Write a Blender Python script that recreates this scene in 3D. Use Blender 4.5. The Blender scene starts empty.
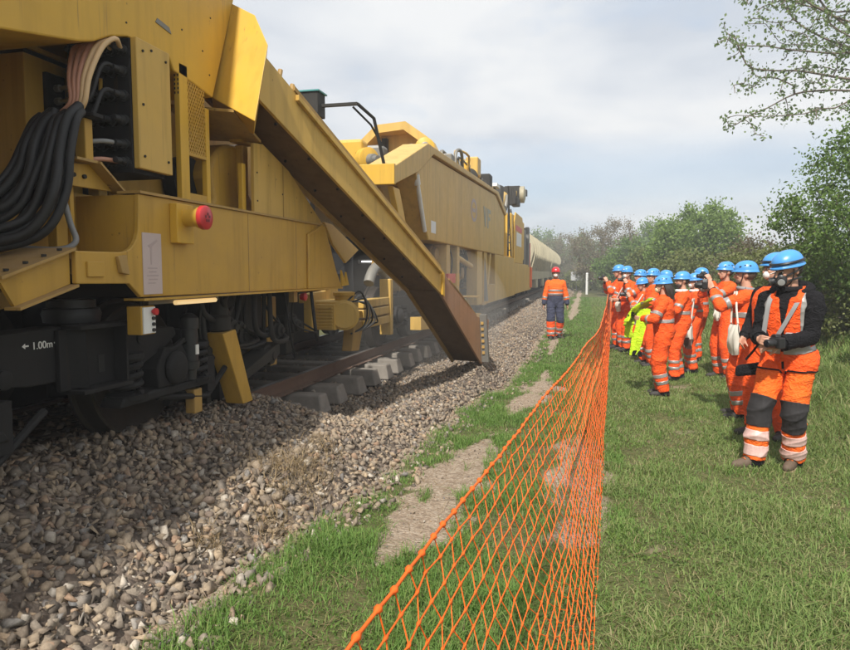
import bpy, bmesh, math, random
import numpy as np
from mathutils import Vector, Matrix, Euler
R = math.radians
PI = math.pi
rng = np.random.default_rng(7)
random.seed(7)
S = bpy.context.scene
COL = S.collection

# ------------------------------------------------------------------ camera
cd = bpy.data.cameras.new("camera")
cam = bpy.data.objects.new("camera", cd)
COL.objects.link(cam)
cam.location = (0, 0, 1.63)
cam.rotation_euler = (R(90 - 4.49), 0, R(13.55))
cd.sensor_width = 36.0
cd.lens = 28.04
cd.clip_start = 0.05
cd.clip_end = 2000
S.camera = cam

# ------------------------------------------------------------------ light
SUN_DIR = Vector((-0.050, -0.66, 0.75)).normalized()      # towards the sun
sd = bpy.data.lights.new("sun", 'SUN')
sun = bpy.data.objects.new("sun", sd)
COL.objects.link(sun)
sd.energy = 4.4
sd.angle = R(1.6)
sd.color = (1.0, 0.955, 0.88)
sun.rotation_euler = (-SUN_DIR).to_track_quat('-Z', 'Y').to_euler()
sun.location = (0, 0, 40)

W = bpy.data.worlds.new("World")
S.world = W
W.use_nodes = True
S.view_settings.view_transform = 'Standard'
S.view_settings.look = 'None'
S.view_settings.exposure = 0.45
S.view_settings.gamma = 1.0


class NT:
    """small helper for node trees"""
    def __init__(s, tree):
        s.t = tree
        tree.nodes.clear()

    def n(s, kind, **kw):
        nd = s.t.nodes.new(kind)
        for k, v in kw.items():
            if k.startswith('i_'):
                key = k[2:]
                key = int(key) if key.isdigit() else key.replace('_', ' ')
                nd.inputs[key].default_value = v
            else:
                setattr(nd, k, v)
        return nd

    def l(s, a, b):
        s.t.links.new(a, b)

    def math(s, op, a, b=None, c=None, clamp=False):
        nd = s.t.nodes.new('ShaderNodeMath')
        nd.operation = op
        nd.use_clamp = clamp
        for i, v in enumerate((a, b, c)):
            if v is None:
                continue
            if isinstance(v, (int, float)):
                nd.inputs[i].default_value = v
            else:
                s.l(v, nd.inputs[i])
        return nd.outputs[0]

    def mix(s, fac, a, b, blend='MIX'):
        nd = s.t.nodes.new('ShaderNodeMix')
        nd.data_type = 'RGBA'
        nd.blend_type = blend
        for v, i in ((fac, 0), (a, 6), (b, 7)):
            if isinstance(v, (int, float)):
                nd.inputs[i].default_value = v
            elif isinstance(v, (tuple, list)):
                nd.inputs[i].default_value = (*v[:3], 1)
            else:
                s.l(v, nd.inputs[i])
        return nd.outputs[2]

    def ramp(s, fac, stops, interp='LINEAR'):
        nd = s.t.nodes.new('ShaderNodeValToRGB')
        cr = nd.color_ramp
        cr.interpolation = interp
        while len(cr.elements) > 1:
            cr.elements.remove(cr.elements[-1])
        for i, (p, c) in enumerate(stops):
            e = cr.elements[0] if i == 0 else cr.elements.new(p)
            e.position = p
            c = (c, c, c) if isinstance(c, (int, float)) else c
            e.color = (*c[:3], 1)
        s.l(fac, nd.inputs[0])
        return nd.outputs[0]

    def noise(s, vec, scale, detail=4, rough=0.55, scl=None, dist=0.0):
        if scl is not None:
            mp = s.n('ShaderNodeMapping')
            mp.inputs['Scale'].default_value = scl
            s.l(vec, mp.inputs[0])
            vec = mp.outputs[0]
        nd = s.n('ShaderNodeTexNoise')
        nd.inputs['Scale'].default_value = scale
        nd.inputs['Detail'].default_value = detail
        nd.inputs['Roughness'].default_value = rough
        nd.inputs['Distortion'].default_value = dist
        s.l(vec, nd.inputs['Vector'])
        return nd.outputs['Fac']


def build_sky():
    g = NT(W.node_tree)
    out = g.n('ShaderNodeOutputWorld')
    bg = g.n('ShaderNodeBackground')
    bg.inputs[1].default_value = 0.1
    sky = g.n('ShaderNodeTexSky')
    sky.sky_type = 'NISHITA'
    sky.sun_disc = False
    sky.sun_elevation = math.asin(SUN_DIR.z)
    sky.sun_rotation = math.atan2(SUN_DIR.x, SUN_DIR.y)
    sky.air_density = 1.2
    sky.dust_density = 2.0
    tc = g.n('ShaderNodeTexCoord')
    sep = g.n('ShaderNodeSeparateXYZ')
    g.l(tc.outputs['Generated'], sep.inputs[0])
    z = g.math('MAXIMUM', sep.outputs[2], 0.0)
    den = g.math('ADD', z, 0.16)
    u = g.math('DIVIDE', sep.outputs[0], den)
    v = g.math('DIVIDE', sep.outputs[1], den)
    cmb = g.n('ShaderNodeCombineXYZ')
    g.l(u, cmb.inputs[0]); g.l(v, cmb.inputs[1])
    mp = g.n('ShaderNodeMapping')
    mp.inputs['Location'].default_value = (1.3, 0.45, 0.0)
    g.l(cmb.outputs[0], mp.inputs[0])
    p = mp.outputs[0]
    big = g.noise(p, 0.75, 6, 0.52, dist=0.3)
    fine = g.noise(p, 2.6, 6, 0.55, scl=(1, 0.8, 1), dist=0.4)
    cov = g.math('ADD', g.math('MULTIPLY', big, 0.75), g.math('MULTIPLY', fine, 0.25))
    mask = g.ramp(cov, [(0.36, 0.12), (0.44, 0.62), (0.52, 0.97), (1, 1)])
    mask = g.math('ADD', mask, g.math('MULTIPLY', g.ramp(z, [(0.10, 0.0), (0.26, 1.0)]), 0.45), clamp=True)
    mask = g.math('MULTIPLY', mask, g.ramp(z, [(0.0, 1.0), (0.07, 0.95), (0.11, 0.35), (0.15, 0.35), (0.20, 1.0)]))
    shade = g.noise(p, 1.5, 5, 0.5, dist=0.2)
    ccol = g.ramp(shade, [(0.32, (4.75, 5.15, 5.75)), (0.47, (5.9, 6.15, 6.5)), (0.60, (6.8, 6.9, 7.0))])
    blue = g.mix(1.0, sky.outputs[0], (1.0, 1.0, 1.0), 'MULTIPLY')
    blue = g.mix(0.55, blue, (4.3, 5.5, 7.2))        # thin high veil over the blue
    col = g.mix(mask, blue, ccol)
    g.l(col, bg.inputs[0])
    g.l(bg.outputs[0], out.inputs[0])


build_sky()

# ------------------------------------------------------------------ materials
MATS = {}


def new_mat(name):
    m = bpy.data.materials.new(name)
    m.use_nodes = True
    g = NT(m.node_tree)
    out = g.n('ShaderNodeOutputMaterial')
    b = g.n('ShaderNodeBsdfPrincipled')
    g.l(b.outputs[0], out.inputs[0])
    MATS[name] = m
    return m, g, b, out


def bump(g, b, h, strength=0.3, dist=0.01):
    bp = g.n('ShaderNodeBump')
    bp.inputs['Strength'].default_value = strength
    bp.inputs['Distance'].default_value = dist
    g.l(h, bp.inputs['Height'])
    g.l(bp.outputs[0], b.inputs['Normal'])


def paint(name, col, dirt=(0.30, 0.23, 0.14), amt=0.35, rough=0.5, streak=0.3, rust=0.0, scale=1.0, metal=0.0, spec=0.45):
    """weathered paint or metal: blotchy dust, vertical run marks, specks of rust"""
    m, g, b, out = new_mat(name)
    geo = g.n('ShaderNodeNewGeometry')
    P = geo.outputs['Position']
    n1 = g.noise(P, 1.3 * scale, 6, 0.6)
    n2 = g.noise(P, 7 * scale, 5, 0.6)
    st = g.noise(P, 9 * scale, 4, 0.6, scl=(1, 1, 0.08))
    sp = g.n('ShaderNodeSeparateXYZ')
    g.l(geo.outputs['Normal'], sp.inputs[0])
    up = g.math('MULTIPLY', g.math('MAXIMUM', sp.outputs[2], 0.0), 0.6)
    f = g.ramp(g.math('ADD', g.math('MULTIPLY', n1, 0.6), g.math('MULTIPLY', n2, 0.4)), [(0.3, 0.0), (0.7, 1.0)])
    f = g.math('MULTIPLY', f, amt)
    f = g.math('ADD', f, g.math('MULTIPLY', up, amt), clamp=True)
    c = g.mix(f, col, dirt)
    sf = g.math('MULTIPLY', g.ramp(st, [(0.48, 0.0), (0.75, 1.0)]), streak)
    c = g.mix(sf, c, tuple(x * 0.45 for x in col))
    # broad grime, thin brown runs, splashes
    gr = g.noise(P, 0.8 * scale, 5, 0.65, dist=0.5)
    c = g.mix(g.math('MULTIPLY', g.ramp(gr, [(0.45, 0.0), (0.72, 1.0)]), 0.28 * min(1.0, amt * 2.5)), c, tuple(x * 0.50 for x in col))
    rn2 = g.noise(P, 26 * scale, 4, 0.65, scl=(1, 1, 0.035))
    lim = g.noise(P, 1.7 * scale, 3, 0.5)
    rf2 = g.math('MULTIPLY', g.ramp(rn2, [(0.60, 0.0), (0.70, 1.0)]), g.ramp(lim, [(0.48, 0.0), (0.62, 0.55)]))
    c = g.mix(rf2, c, (0.13 * (0.4 + col[0]), 0.075 * (0.4 + col[0]), 0.035 * (0.4 + col[0])))
    vo = g.n('ShaderNodeTexVoronoi')
    vo.inputs['Scale'].default_value = 9 * scale
    g.l(P, vo.inputs['Vector'])
    dots = g.math('MULTIPLY', g.ramp(vo.outputs['Distance'], [(0.055, 1.0), (0.085, 0.0)]), g.ramp(g.noise(P, 1.1 * scale, 2, 0.5), [(0.5, 0.0), (0.55, 0.7)]))
    c = g.mix(dots, c, tuple(x * 0.25 for x in col))
    if rust > 0:
        rn = g.noise(P, 21 * scale, 6, 0.7)
        rf = g.ramp(rn, [(0.72 - rust * 0.12, 0.0), (0.76 - rust * 0.1, 1.0)])
        c = g.mix(g.math('MULTIPLY', rf, 0.8), c, (0.13, 0.06, 0.03))
    g.l(c, b.inputs['Base Color'])
    r = g.math('ADD', g.math('MULTIPLY', n2, 0.25), rough - 0.1)
    g.l(r, b.inputs['Roughness'])
    b.inputs['Metallic'].default_value = metal
    b.inputs['Specular IOR Level'].default_value = spec
    bump(g, b, g.noise(P, 2.2, 3, 0.5), 0.12, 0.02)
    return m


def plain(name, col, rough=0.6, metal=0.0, var=0.25, scale=12, bmp=0.15, obj=True, sheen=0.0, spec=None):
    m, g, b, out = new_mat(name)
    tc = g.n('ShaderNodeTexCoord')
    P = tc.outputs['Object'] if obj else g.n('ShaderNodeNewGeometry').outputs['Position']
    n = g.noise(P, scale, 5, 0.6)
    c = g.mix(n, tuple(x * (1 - var) for x in col), tuple(min(1, x * (1 + var)) for x in col))
    g.l(c, b.inputs['Base Color'])
    b.inputs['Roughness'].default_value = rough
    b.inputs['Metallic'].default_value = metal
    if spec is not None:
        b.inputs['Specular IOR Level'].default_value = spec
    if bmp:
        bump(g, b, g.noise(P, scale * 2.5, 4, 0.6), bmp, 0.004)
    return m


def glow(name, col, strength):
    m, g, b, out = new_mat(name)
    b.inputs['Base Color'].default_value = (0.8, 0.8, 0.75, 1)
    b.inputs['Emission Color'].default_value = (*col, 1)
    b.inputs['Emission Strength'].default_value = strength
    return m


def leafy(name, stops, trans=0.35, rough=0.6):
    """leaves and blades: each loose leaf draws its own tint"""
    m, g, b, out = new_mat(name)
    geo = g.n('ShaderNodeNewGeometry')
    oi = g.n('ShaderNodeObjectInfo')
    n = g.noise(geo.outputs['Position'], 0.9, 3, 0.5)
    t = g.math('ADD', g.math('MULTIPLY', geo.outputs['Random Per Island'], 0.65), g.math('MULTIPLY', n, 0.35))
    t = g.math('ADD', t, g.math('MULTIPLY', g.math('SUBTRACT', oi.outputs['Random'], 0.5), 0.12), clamp=True)
    c = g.ramp(t, stops)
    g.l(c, b.inputs['Base Color'])
    b.inputs['Roughness'].default_value = rough
    b.inputs['Specular IOR Level'].default_value = 0.25
    tr = g.n('ShaderNodeBsdfTranslucent')
    tc = g.mix(1.0, c, (1.0, 1.15, 0.6), 'MULTIPLY')
    g.l(tc, tr.inputs[0])
    mx = g.n('ShaderNodeMixShader')
    mx.inputs[0].default_value = trans
    g.l(b.outputs[0], mx.inputs[1]); g.l(tr.outputs[0], mx.inputs[2])
    g.l(mx.outputs[0], out.inputs[0])
    return m


def stone_mat(name, stops):
    m, g, b, out = new_mat(name)
    geo = g.n('ShaderNodeNewGeometry')
    oi = g.n('ShaderNodeObjectInfo')
    P = geo.outputs['Position']
    t = g.math('FRACT', g.math('ADD', geo.outputs['Random Per Island'], oi.outputs['Random']))
    c = g.ramp(t, stops)
    n = g.noise(P, 60, 5, 0.65)
    c = g.mix(1.0, c, g.ramp(n, [(0.3, 0.62), (0.7, 1.25)]), 'MULTIPLY')
    d = g.noise(P, 1.1, 4, 0.6)
    c = g.mix(g.math('MULTIPLY', g.ramp(d, [(0.35, 0), (0.7, 1)]), 0.35), c, (0.34, 0.27, 0.195))
    g.l(c, b.inputs['Base Color'])
    b.inputs['Roughness'].default_value = 0.85
    b.inputs['Specular IOR Level'].default_value = 0.3
    bump(g, b, g.noise(P, 110, 4, 0.7), 0.5, 0.004)
    return m


YEL = (0.56, 0.325, 0.045)
paint('yellow_paint', (0.55, 0.315, 0.035), amt=0.42, dirt=(0.34, 0.22, 0.085), rust=0.5, streak=0.5)
paint('yellow_clean', (0.66, 0.385, 0.03), amt=0.25, dirt=(0.42, 0.28, 0.11), rust=0.2, streak=0.4)
paint('yellow_dusty', (0.62, 0.385, 0.075), amt=0.5, dirt=(0.50, 0.345, 0.13), rust=0.3, streak=0.5)
paint('yellow_worn', (0.45, 0.27, 0.06), amt=0.6, dirt=(0.24, 0.16, 0.09), rust=0.7, streak=0.5)
paint('chute_rust', (0.40, 0.20, 0.09), amt=0.7, dirt=(0.30, 0.21, 0.15), rust=0.8, streak=0.5)
paint('chute_under_shade', (0.17, 0.10, 0.045), amt=0.6, dirt=(0.09, 0.06, 0.035), rust=0.9, streak=0.6, spec=0.2)  # rusty brown, darkened further to paint in the shade of the underside
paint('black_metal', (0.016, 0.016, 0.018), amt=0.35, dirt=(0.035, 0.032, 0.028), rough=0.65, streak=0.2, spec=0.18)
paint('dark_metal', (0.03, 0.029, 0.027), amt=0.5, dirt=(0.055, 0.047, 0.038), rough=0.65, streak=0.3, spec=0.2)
paint('grey_metal', (0.20, 0.20, 0.19), amt=0.4, dirt=(0.25, 0.22, 0.17), rough=0.5, metal=0.3)
paint('wheel_steel', (0.035, 0.031, 0.028), amt=0.6, dirt=(0.06, 0.045, 0.032), rough=0.55, metal=0.4)
paint('rail_steel', (0.12, 0.065, 0.045), amt=0.6, dirt=(0.16, 0.11, 0.08), rough=0.6, rust=0.6)
plain('rail_top', (0.35, 0.33, 0.31), rough=0.35, metal=0.8, var=0.2, obj=False)
plain('concrete', (0.225, 0.20, 0.17), rough=0.9, var=0.4, scale=9, bmp=0.5, obj=False)
plain('rubber_black', (0.018, 0.019, 0.021), rough=0.5, var=0.3, bmp=0.1)
plain('cable_black', (0.010, 0.010, 0.011), rough=0.62, var=0.3, bmp=0.1)
plain('hose_pink', (0.50, 0.25, 0.17), rough=0.5, var=0.2)
plain('hose_cream', (0.62, 0.42, 0.22), rough=0.5, var=0.15)
plain('placard_white', (0.52, 0.42, 0.40), rough=0.5, var=0.08, scale=5)
plain('placard_ink', (0.43, 0.34, 0.33), rough=0.6, var=0.2)
plain('red_lens', (0.50, 0.03, 0.035), rough=0.3, var=0.2)
plain('red_dark', (0.14, 0.012, 0.015), rough=0.5)
plain('white_paint', (0.72, 0.72, 0.70), rough=0.5, var=0.1)
plain('sign_red', (0.60, 0.06, 0.03), rough=0.5, var=0.1)
plain('turquoise', (0.06, 0.26, 0.25), rough=0.5)
paint('cream_paint', (0.50, 0.45, 0.31), amt=0.6, dirt=(0.22, 0.19, 0.13), rough=0.6, streak=0.6, rust=0.3, scale=0.5)
plain('steel_bright', (0.45, 0.45, 0.45), rough=0.35, metal=0.8, var=0.2)
glow('lamp_warm', (1.0, 0.66, 0.26), 0.5)
glow('lamp_white', (0.95, 0.97, 1.0), 1.6)
# clothing
def cloth(name, col, var=0.12, crease=0.7, rough=0.8, spec=0.3):
    m, g, b, out = new_mat(name)
    P = g.n('ShaderNodeTexCoord').outputs['Object']
    n = g.noise(P, 7, 5, 0.6)
    c = g.mix(n, tuple(x * (1 - var) for x in col), tuple(min(1, x * (1 + var)) for x in col))
    g.l(c, b.inputs['Base Color'])
    b.inputs['Roughness'].default_value = rough
    b.inputs['Specular IOR Level'].default_value = spec
    w = g.noise(P, 9, 3, 0.5, scl=(1, 1, 1.5), dist=1.6)
    f = g.noise(P, 26, 3, 0.5, scl=(1, 1, 1.3), dist=0.8)
    h = g.math('ADD', g.math('ABSOLUTE', g.math('SUBTRACT', w, 0.5)), g.math('MULTIPLY', g.math('ABSOLUTE', g.math('SUBTRACT', f, 0.5)), 0.35))
    bump(g, b, h, crease, 0.06)
    return m


cloth('hivis_orange', (0.92, 0.098, 0.010))
cloth('hivis_orange_light', (0.93, 0.145, 0.014))
cloth('hivis_lime', (0.55, 0.80, 0.02))
plain('reflective', (0.33, 0.315, 0.30), rough=0.35, var=0.12, scale=30, metal=0.25)
plain('reflective_pink', (0.66, 0.44, 0.40), rough=0.5, var=0.25, scale=60)
cloth('navy_cloth', (0.045, 0.05, 0.085), rough=0.9)
cloth('black_cloth', (0.010, 0.0095, 0.011), var=0.25, rough=0.9, spec=0.15)
plain('knee_pad', (0.018, 0.016, 0.017), rough=0.8, var=0.3, bmp=0.4)
plain('skin', (0.52, 0.28, 0.19), rough=0.55, var=0.12, scale=20)
plain('lips', (0.36, 0.13, 0.10), rough=0.5)
plain('eye_white', (0.6, 0.57, 0.53), rough=0.3, var=0.05)
plain('eye_dark', (0.02, 0.015, 0.012), rough=0.2)
plain('hair_dark', (0.028, 0.018, 0.013), rough=0.6, var=0.5, scale=40, bmp=0.6)
plain('hair_brown', (0.075, 0.045, 0.028), rough=0.6, var=0.5, scale=40, bmp=0.6)
plain('beard', (0.10, 0.06, 0.045), rough=0.8, var=0.5, scale=60, bmp=0.6)
plain('helmet_blue', (0.065, 0.285, 0.66), rough=0.33, var=0.06, bmp=0.03)
plain('helmet_red', (0.66, 0.022, 0.03), rough=0.32, var=0.06, bmp=0.03)
plain('mask_white', (0.74, 0.73, 0.70), rough=0.7, var=0.06)
plain('mask_beige', (0.62, 0.54, 0.36), rough=0.7, var=0.06)
plain('mask_black', (0.02, 0.021, 0.023), rough=0.45)
plain('filter_grey', (0.33, 0.34, 0.34), rough=0.5, var=0.2)
plain('strap_yellow', (0.72, 0.62, 0.03), rough=0.6)
plain('strap_grey', (0.24, 0.24, 0.24), rough=0.6, var=0.2)
plain('boot_brown', (0.11, 0.075, 0.05), rough=0.75, var=0.35, bmp=0.4)
plain('boot_dark', (0.03, 0.026, 0.024), rough=0.7, var=0.3)
plain('boot_sole', (0.33, 0.25, 0.15), rough=0.8)
plain('lace_orange', (0.55, 0.14, 0.03), rough=0.8)
plain('tote_cloth', (0.66, 0.63, 0.55), rough=0.9, var=0.12, scale=8, bmp=0.3)
plain('tote_dark', (0.10, 0.045, 0.035), rough=0.85, var=0.2)
plain('camera_black', (0.015, 0.015, 0.016), rough=0.4, var=0.2)
plain('glass_dark', (0.01, 0.012, 0.018), rough=0.1, var=0.0, bmp=0)
plain('net_orange', (0.78, 0.125, 0.008), rough=0.7, var=0.12, scale=3, bmp=0)
plain('bark', (0.12, 0.095, 0.072), rough=0.9, var=0.4, scale=14, bmp=0.6)
plain('twig', (0.16, 0.125, 0.10), rough=0.9, var=0.3, scale=14, bmp=0.3)
leafy('leaf_tree', [(0.0, (0.060, 0.105, 0.024)), (0.45, (0.115, 0.190, 0.040)), (0.8, (0.165, 0.245, 0.058)), (1, (0.22, 0.29, 0.085))])
leafy('leaf_spring', [(0.0, (0.10, 0.15, 0.055)), (0.5, (0.155, 0.215, 0.085)), (1, (0.22, 0.28, 0.12))], trans=0.4)
leafy('leaf_olive', [(0.0, (0.100, 0.120, 0.038)), (0.5, (0.155, 0.180, 0.058)), (0.85, (0.20, 0.21, 0.082)), (1, (0.26, 0.22, 0.12))])
leafy('leaf_bronze', [(0.0, (0.15, 0.115, 0.080)), (0.5, (0.20, 0.16, 0.11)), (1, (0.19, 0.205, 0.095))])
leafy('grass_blade', [(0.0, (0.080, 0.160, 0.032)), (0.40, (0.135, 0.245, 0.052)), (0.75, (0.195, 0.300, 0.075)), (0.90, (0.30, 0.31, 0.12)), (1, (0.45, 0.37, 0.21))], trans=0.35)
leafy('grass_dull', [(0.0, (0.105, 0.170, 0.045)), (0.42, (0.175, 0.258, 0.072)), (0.66, (0.240, 0.295, 0.098)), (0.82, (0.35, 0.31, 0.165)), (1, (0.49, 0.40, 0.26))], trans=0.35)
leafy('straw', [(0.0, (0.16, 0.11, 0.06)), (0.5, (0.28, 0.20, 0.11)), (1, (0.38, 0.29, 0.17))], trans=0.2)
stone_mat('ballast_stone', [(0.0, (0.075, 0.064, 0.056)), (0.2, (0.20, 0.158, 0.122)), (0.4, (0.33, 0.255, 0.175)),
                            (0.58, (0.21, 0.185, 0.160)), (0.74, (0.41, 0.31, 0.205)), (0.84, (0.30, 0.19, 0.125)), (0.91, (0.14, 0.14, 0.143)), (1, (0.56, 0.49, 0.40))])
leafy('leaf_fresh', [(0.0, (0.085, 0.140, 0.034)), (0.45, (0.155, 0.235, 0.056)), (0.8, (0.21, 0.295, 0.078)), (1, (0.27, 0.34, 0.11))], trans=0.4)
M = MATS


# ------------------------------------------------------------------ mesh helpers
def tag(o, label=None, cat=None, group=None, kind=None):
    if label: o['label'] = label
    if cat: o['category'] = cat
    if group: o['group'] = group
    if kind: o['kind'] = kind
    return o


def thing(name, label, cat, loc=(0, 0, 0), rz=0.0, group=None, kind=None):
    o = bpy.data.objects.new(name, None)
    o.empty_display_size = 0.2
    COL.objects.link(o)
    o.location = loc
    o.rotation_euler = (0, 0, rz)
    return tag(o, label, cat, group, kind)


def link(name, me, parent=None, mat=None):
    o = bpy.data.objects.new(name, me)
    COL.objects.link(o)
    if parent is not None:
        o.parent = parent
    if mat is not None:
        me.materials.append(M[mat] if isinstance(mat, str) else mat)
    return o


def origin(o):
    """world place of an unrotated chain of parents"""
    v = Vector((0, 0, 0))
    while o is not None:
        v = v + o.location
        o = o.parent
    return v


class MB:
    """collects shapes, then links them as one mesh object"""
    def __init__(s):
        s.v, s.f = [], []

    def add(s, vs, fs):
        k = len(s.v)
        s.v.extend([tuple(p) for p in vs])
        s.f.extend([tuple(i + k for i in f) for f in fs])
        return s

    def box(s, x0, x1, y0, y1, z0, z1):
        vs = [(x, y, z) for z in (z0, z1) for y in (y0, y1) for x in (x0, x1)]
        return s.add(vs, [(0, 2, 3, 1), (4, 5, 7, 6), (0, 1, 5, 4), (2, 6, 7, 3), (0, 4, 6, 2), (1, 3, 7, 5)])

    def hexa(s, p):
        """8 corners: 4 of the bottom ring, then 4 of the top ring"""
        return s.add(p, [(3, 2, 1, 0), (4, 5, 6, 7), (0, 1, 5, 4), (1, 2, 6, 5), (2, 3, 7, 6), (3, 0, 4, 7)])

    def prism(s, poly, axis, a, b):
        """polygon of (u, v) extruded along the axis from a to b; x: (y, z), y: (x, z), z: (x, y)"""
        n = len(poly)
        def P(u, v, w):
            return {'x': (w, u, v), 'y': (u, w, v), 'z': (u, v, w)}[axis]
        vs = [P(u, v, a) for u, v in poly] + [P(u, v, b) for u, v in poly]
        fs = [tuple(range(n)), tuple(range(2 * n - 1, n - 1, -1))]
        fs += [(i, n + i, n + (i + 1) % n, (i + 1) % n) for i in range(n)]
        return s.add(vs, fs)

    def cyl(s, p0, p1, r0, r1=None, n=16, cap=True):
        r1 = r0 if r1 is None else r1
        return s.tube([p0, p1], [r0, r1], n, cap)

    def tube(s, pts, rad, n=8, cap=True):
        pts = [Vector(p) for p in pts]
        if isinstance(rad, (int, float)):
            rad = [rad] * len(pts)
        vs, fs = [], []
        prev = None
        for i, p in enumerate(pts):
            t = (pts[min(i + 1, len(pts) - 1)] - pts[max(i - 1, 0)])
            t = t.normalized() if t.length > 1e-9 else Vector((0, 0, 1))
            if prev is None:
                a = t.orthogonal().normalized()
            else:
                a = (prev - t * prev.dot(t))
                a = a.normalized() if a.length > 1e-6 else t.orthogonal().normalized()
            prev = a
            bb = t.cross(a)
            for k in range(n):
                w = 2 * PI * k / n
                vs.append(p + (a * math.cos(w) + bb * math.sin(w)) * rad[i])
        for i in range(len(pts) - 1):
            for k in range(n):
                fs.append((i * n + k, i * n + (k + 1) % n, (i + 1) * n + (k + 1) % n, (i + 1) * n + k))
        if cap:
            fs.append(tuple(range(n - 1, -1, -1)))
            fs.append(tuple((len(pts) - 1) * n + k for k in range(n)))
        return s.add(vs, fs)

    def lathe(s, c, axis, prof, n=24):
        """profile of (distance along the axis, radius)"""
        ax = Vector(axis).normalized()
        pts = [Vector(c) + ax * d for d, r in prof]
        a = ax.orthogonal().normalized()
        bb = ax.cross(a)
        vs, fs = [], []
        for p, (d, r) in zip(pts, prof):
            for k in range(n):
                w = 2 * PI * k / n
                vs.append(p + (a * math.cos(w) + bb * math.sin(w)) * r)
        for i in range(len(prof) - 1):
            for k in range(n):
                fs.append((i * n + k, i * n + (k + 1) % n, (i + 1) * n + (k + 1) % n, (i + 1) * n + k))
        fs.append(tuple(range(n - 1, -1, -1)))
        fs.append(tuple((len(prof) - 1) * n + k for k in range(n)))
        return s.add(vs, fs)

    def ell(s, c, r, nu=14, nv=9, rot=None):
        vs, fs = [], []
        c = Vector(c)
        for j in range(1, nv):
            th = PI * j / nv
            for i in range(nu):
                ph = 2 * PI * i / nu
                p = Vector((r[0] * math.sin(th) * math.cos(ph), r[1] * math.sin(th) * math.sin(ph), r[2] * math.cos(th)))
                if rot is not None:
                    p = rot @ p
                vs.append(c + p)
        a, b_ = Vector((0, 0, r[2])), Vector((0, 0, -r[2]))
        if rot is not None:
            a, b_ = rot @ a, rot @ b_
        vs.append(c + a); vs.append(c + b_)
        t, bt = len(vs) - 2, len(vs) - 1
        for j in range(nv - 2):
            for i in range(nu):
                fs.append((j * nu + i, (j + 1) * nu + i, (j + 1) * nu + (i + 1) % nu, j * nu + (i + 1) % nu))
        for i in range(nu):
            fs.append((t, i, (i + 1) % nu))
            fs.append((bt, (nv - 2) * nu + (i + 1) % nu, (nv - 2) * nu + i))
        return s.add(vs, fs)

    def mesh(s, name, off=(0, 0, 0), smooth=None):
        me = bpy.data.meshes.new(name)
        o = Vector(off)
        me.from_pydata([Vector(p) - o for p in s.v], [], s.f)
        bm = bmesh.new()
        bm.from_mesh(me)
        bmesh.ops.recalc_face_normals(bm, faces=bm.faces)
        bm.to_mesh(me)
        bm.free()
        if smooth is not None:
            me.polygons.foreach_set('use_smooth', [True] * len(me.polygons))
            try:
                me.set_sharp_from_angle(angle=R(smooth))
            except Exception:
                pass
        return me

    def build(s, name, mat, parent=None, smooth=None, bevel=0, label=None, local=False):
        off = (0, 0, 0) if local or parent is None else origin(parent)
        o = link(name, s.mesh(name, off, smooth), parent, mat)
        if bevel:
            md = o.modifiers.new('Bevel', 'BEVEL')
            md.width = bevel
            md.segments = 2
            md.limit_method = 'ANGLE'
            md.angle_limit = R(40)
        if label:
            o['label'] = label
        return o


def np_mesh(name, V, F, smooth=False):
    """mesh from numpy arrays; F is (n, k) of one face size or a list of such arrays"""
    me = bpy.data.meshes.new(name)
    Fs = F if isinstance(F, list) else [F]
    V = np.asarray(V, dtype=np.float32)
    me.vertices.add(len(V))
    me.vertices.foreach_set('co', V.ravel())
    idx = np.concatenate([f.ravel() for f in Fs]).astype(np.int32)
    cnt = np.concatenate([np.full(len(f), f.shape[1]) for f in Fs]).astype(np.int32)
    start = np.concatenate([[0], np.cumsum(cnt)[:-1]]).astype(np.int32)
    me.loops.add(len(idx))
    me.loops.foreach_set('vertex_index', idx)
    me.polygons.add(len(cnt))
    me.polygons.foreach_set('loop_start', start)
    me.polygons.foreach_set('loop_total', cnt)
    if smooth:
        me.polygons.foreach_set('use_smooth', np.ones(len(cnt), dtype=bool))
    me.update(calc_edges=True)
    me.validate()
    return me


def bez(p0, p1, p2, p3, n=12):
    out = []
    for i in range(n + 1):
        t = i / n
        a = [(1 - t) ** 3, 3 * t * (1 - t) ** 2, 3 * t * t * (1 - t), t ** 3]
        out.append(tuple(sum(w * p[k] for w, p in zip(a, (p0, p1, p2, p3))) for k in range(3)))
    return out


def spline(pts, n=8):
    """smooth curve through the points (Catmull-Rom)"""
    P = [Vector(p) for p in pts]
    P = [P[0] * 2 - P[1]] + P + [P[-1] * 2 - P[-2]]
    out = []
    for i in range(1, len(P) - 2):
        for k in range(n):
            t = k / n
            a, b, c, d = P[i - 1], P[i], P[i + 1], P[i + 2]
            out.append(0.5 * ((2 * b) + (c - a) * t + (2 * a - 5 * b + 4 * c - d) * t * t + (3 * b - a - 3 * c + d) * t ** 3))
    out.append(P[-2])
    return out


def wave(x, y, seed=0):
    """cheap smooth 2-D noise in about -1..1, for numpy arrays"""
    r = np.random.default_rng(seed)
    s = 0
    for k in range(6):
        a = r.uniform(0, 2 * PI)
        f = 1.0 * 1.7 ** k
        s = s + np.sin((np.cos(a) * x + np.sin(a) * y) * f + r.uniform(0, 6.28) + 1.3 * np.sin((np.sin(a) * x - np.cos(a) * y) * f * 0.7 + k)) / 1.45 ** k
    return s / 2.6

# ------------------------------------------------------------------ ground
TRACK_X = -3.85
RAIL_Z = 0.50


def sstep(a, b, x):
    t = np.clip((np.asarray(x, float) - a) / (b - a), 0, 1)
    return t * t * (3 - 2 * t)


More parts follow.
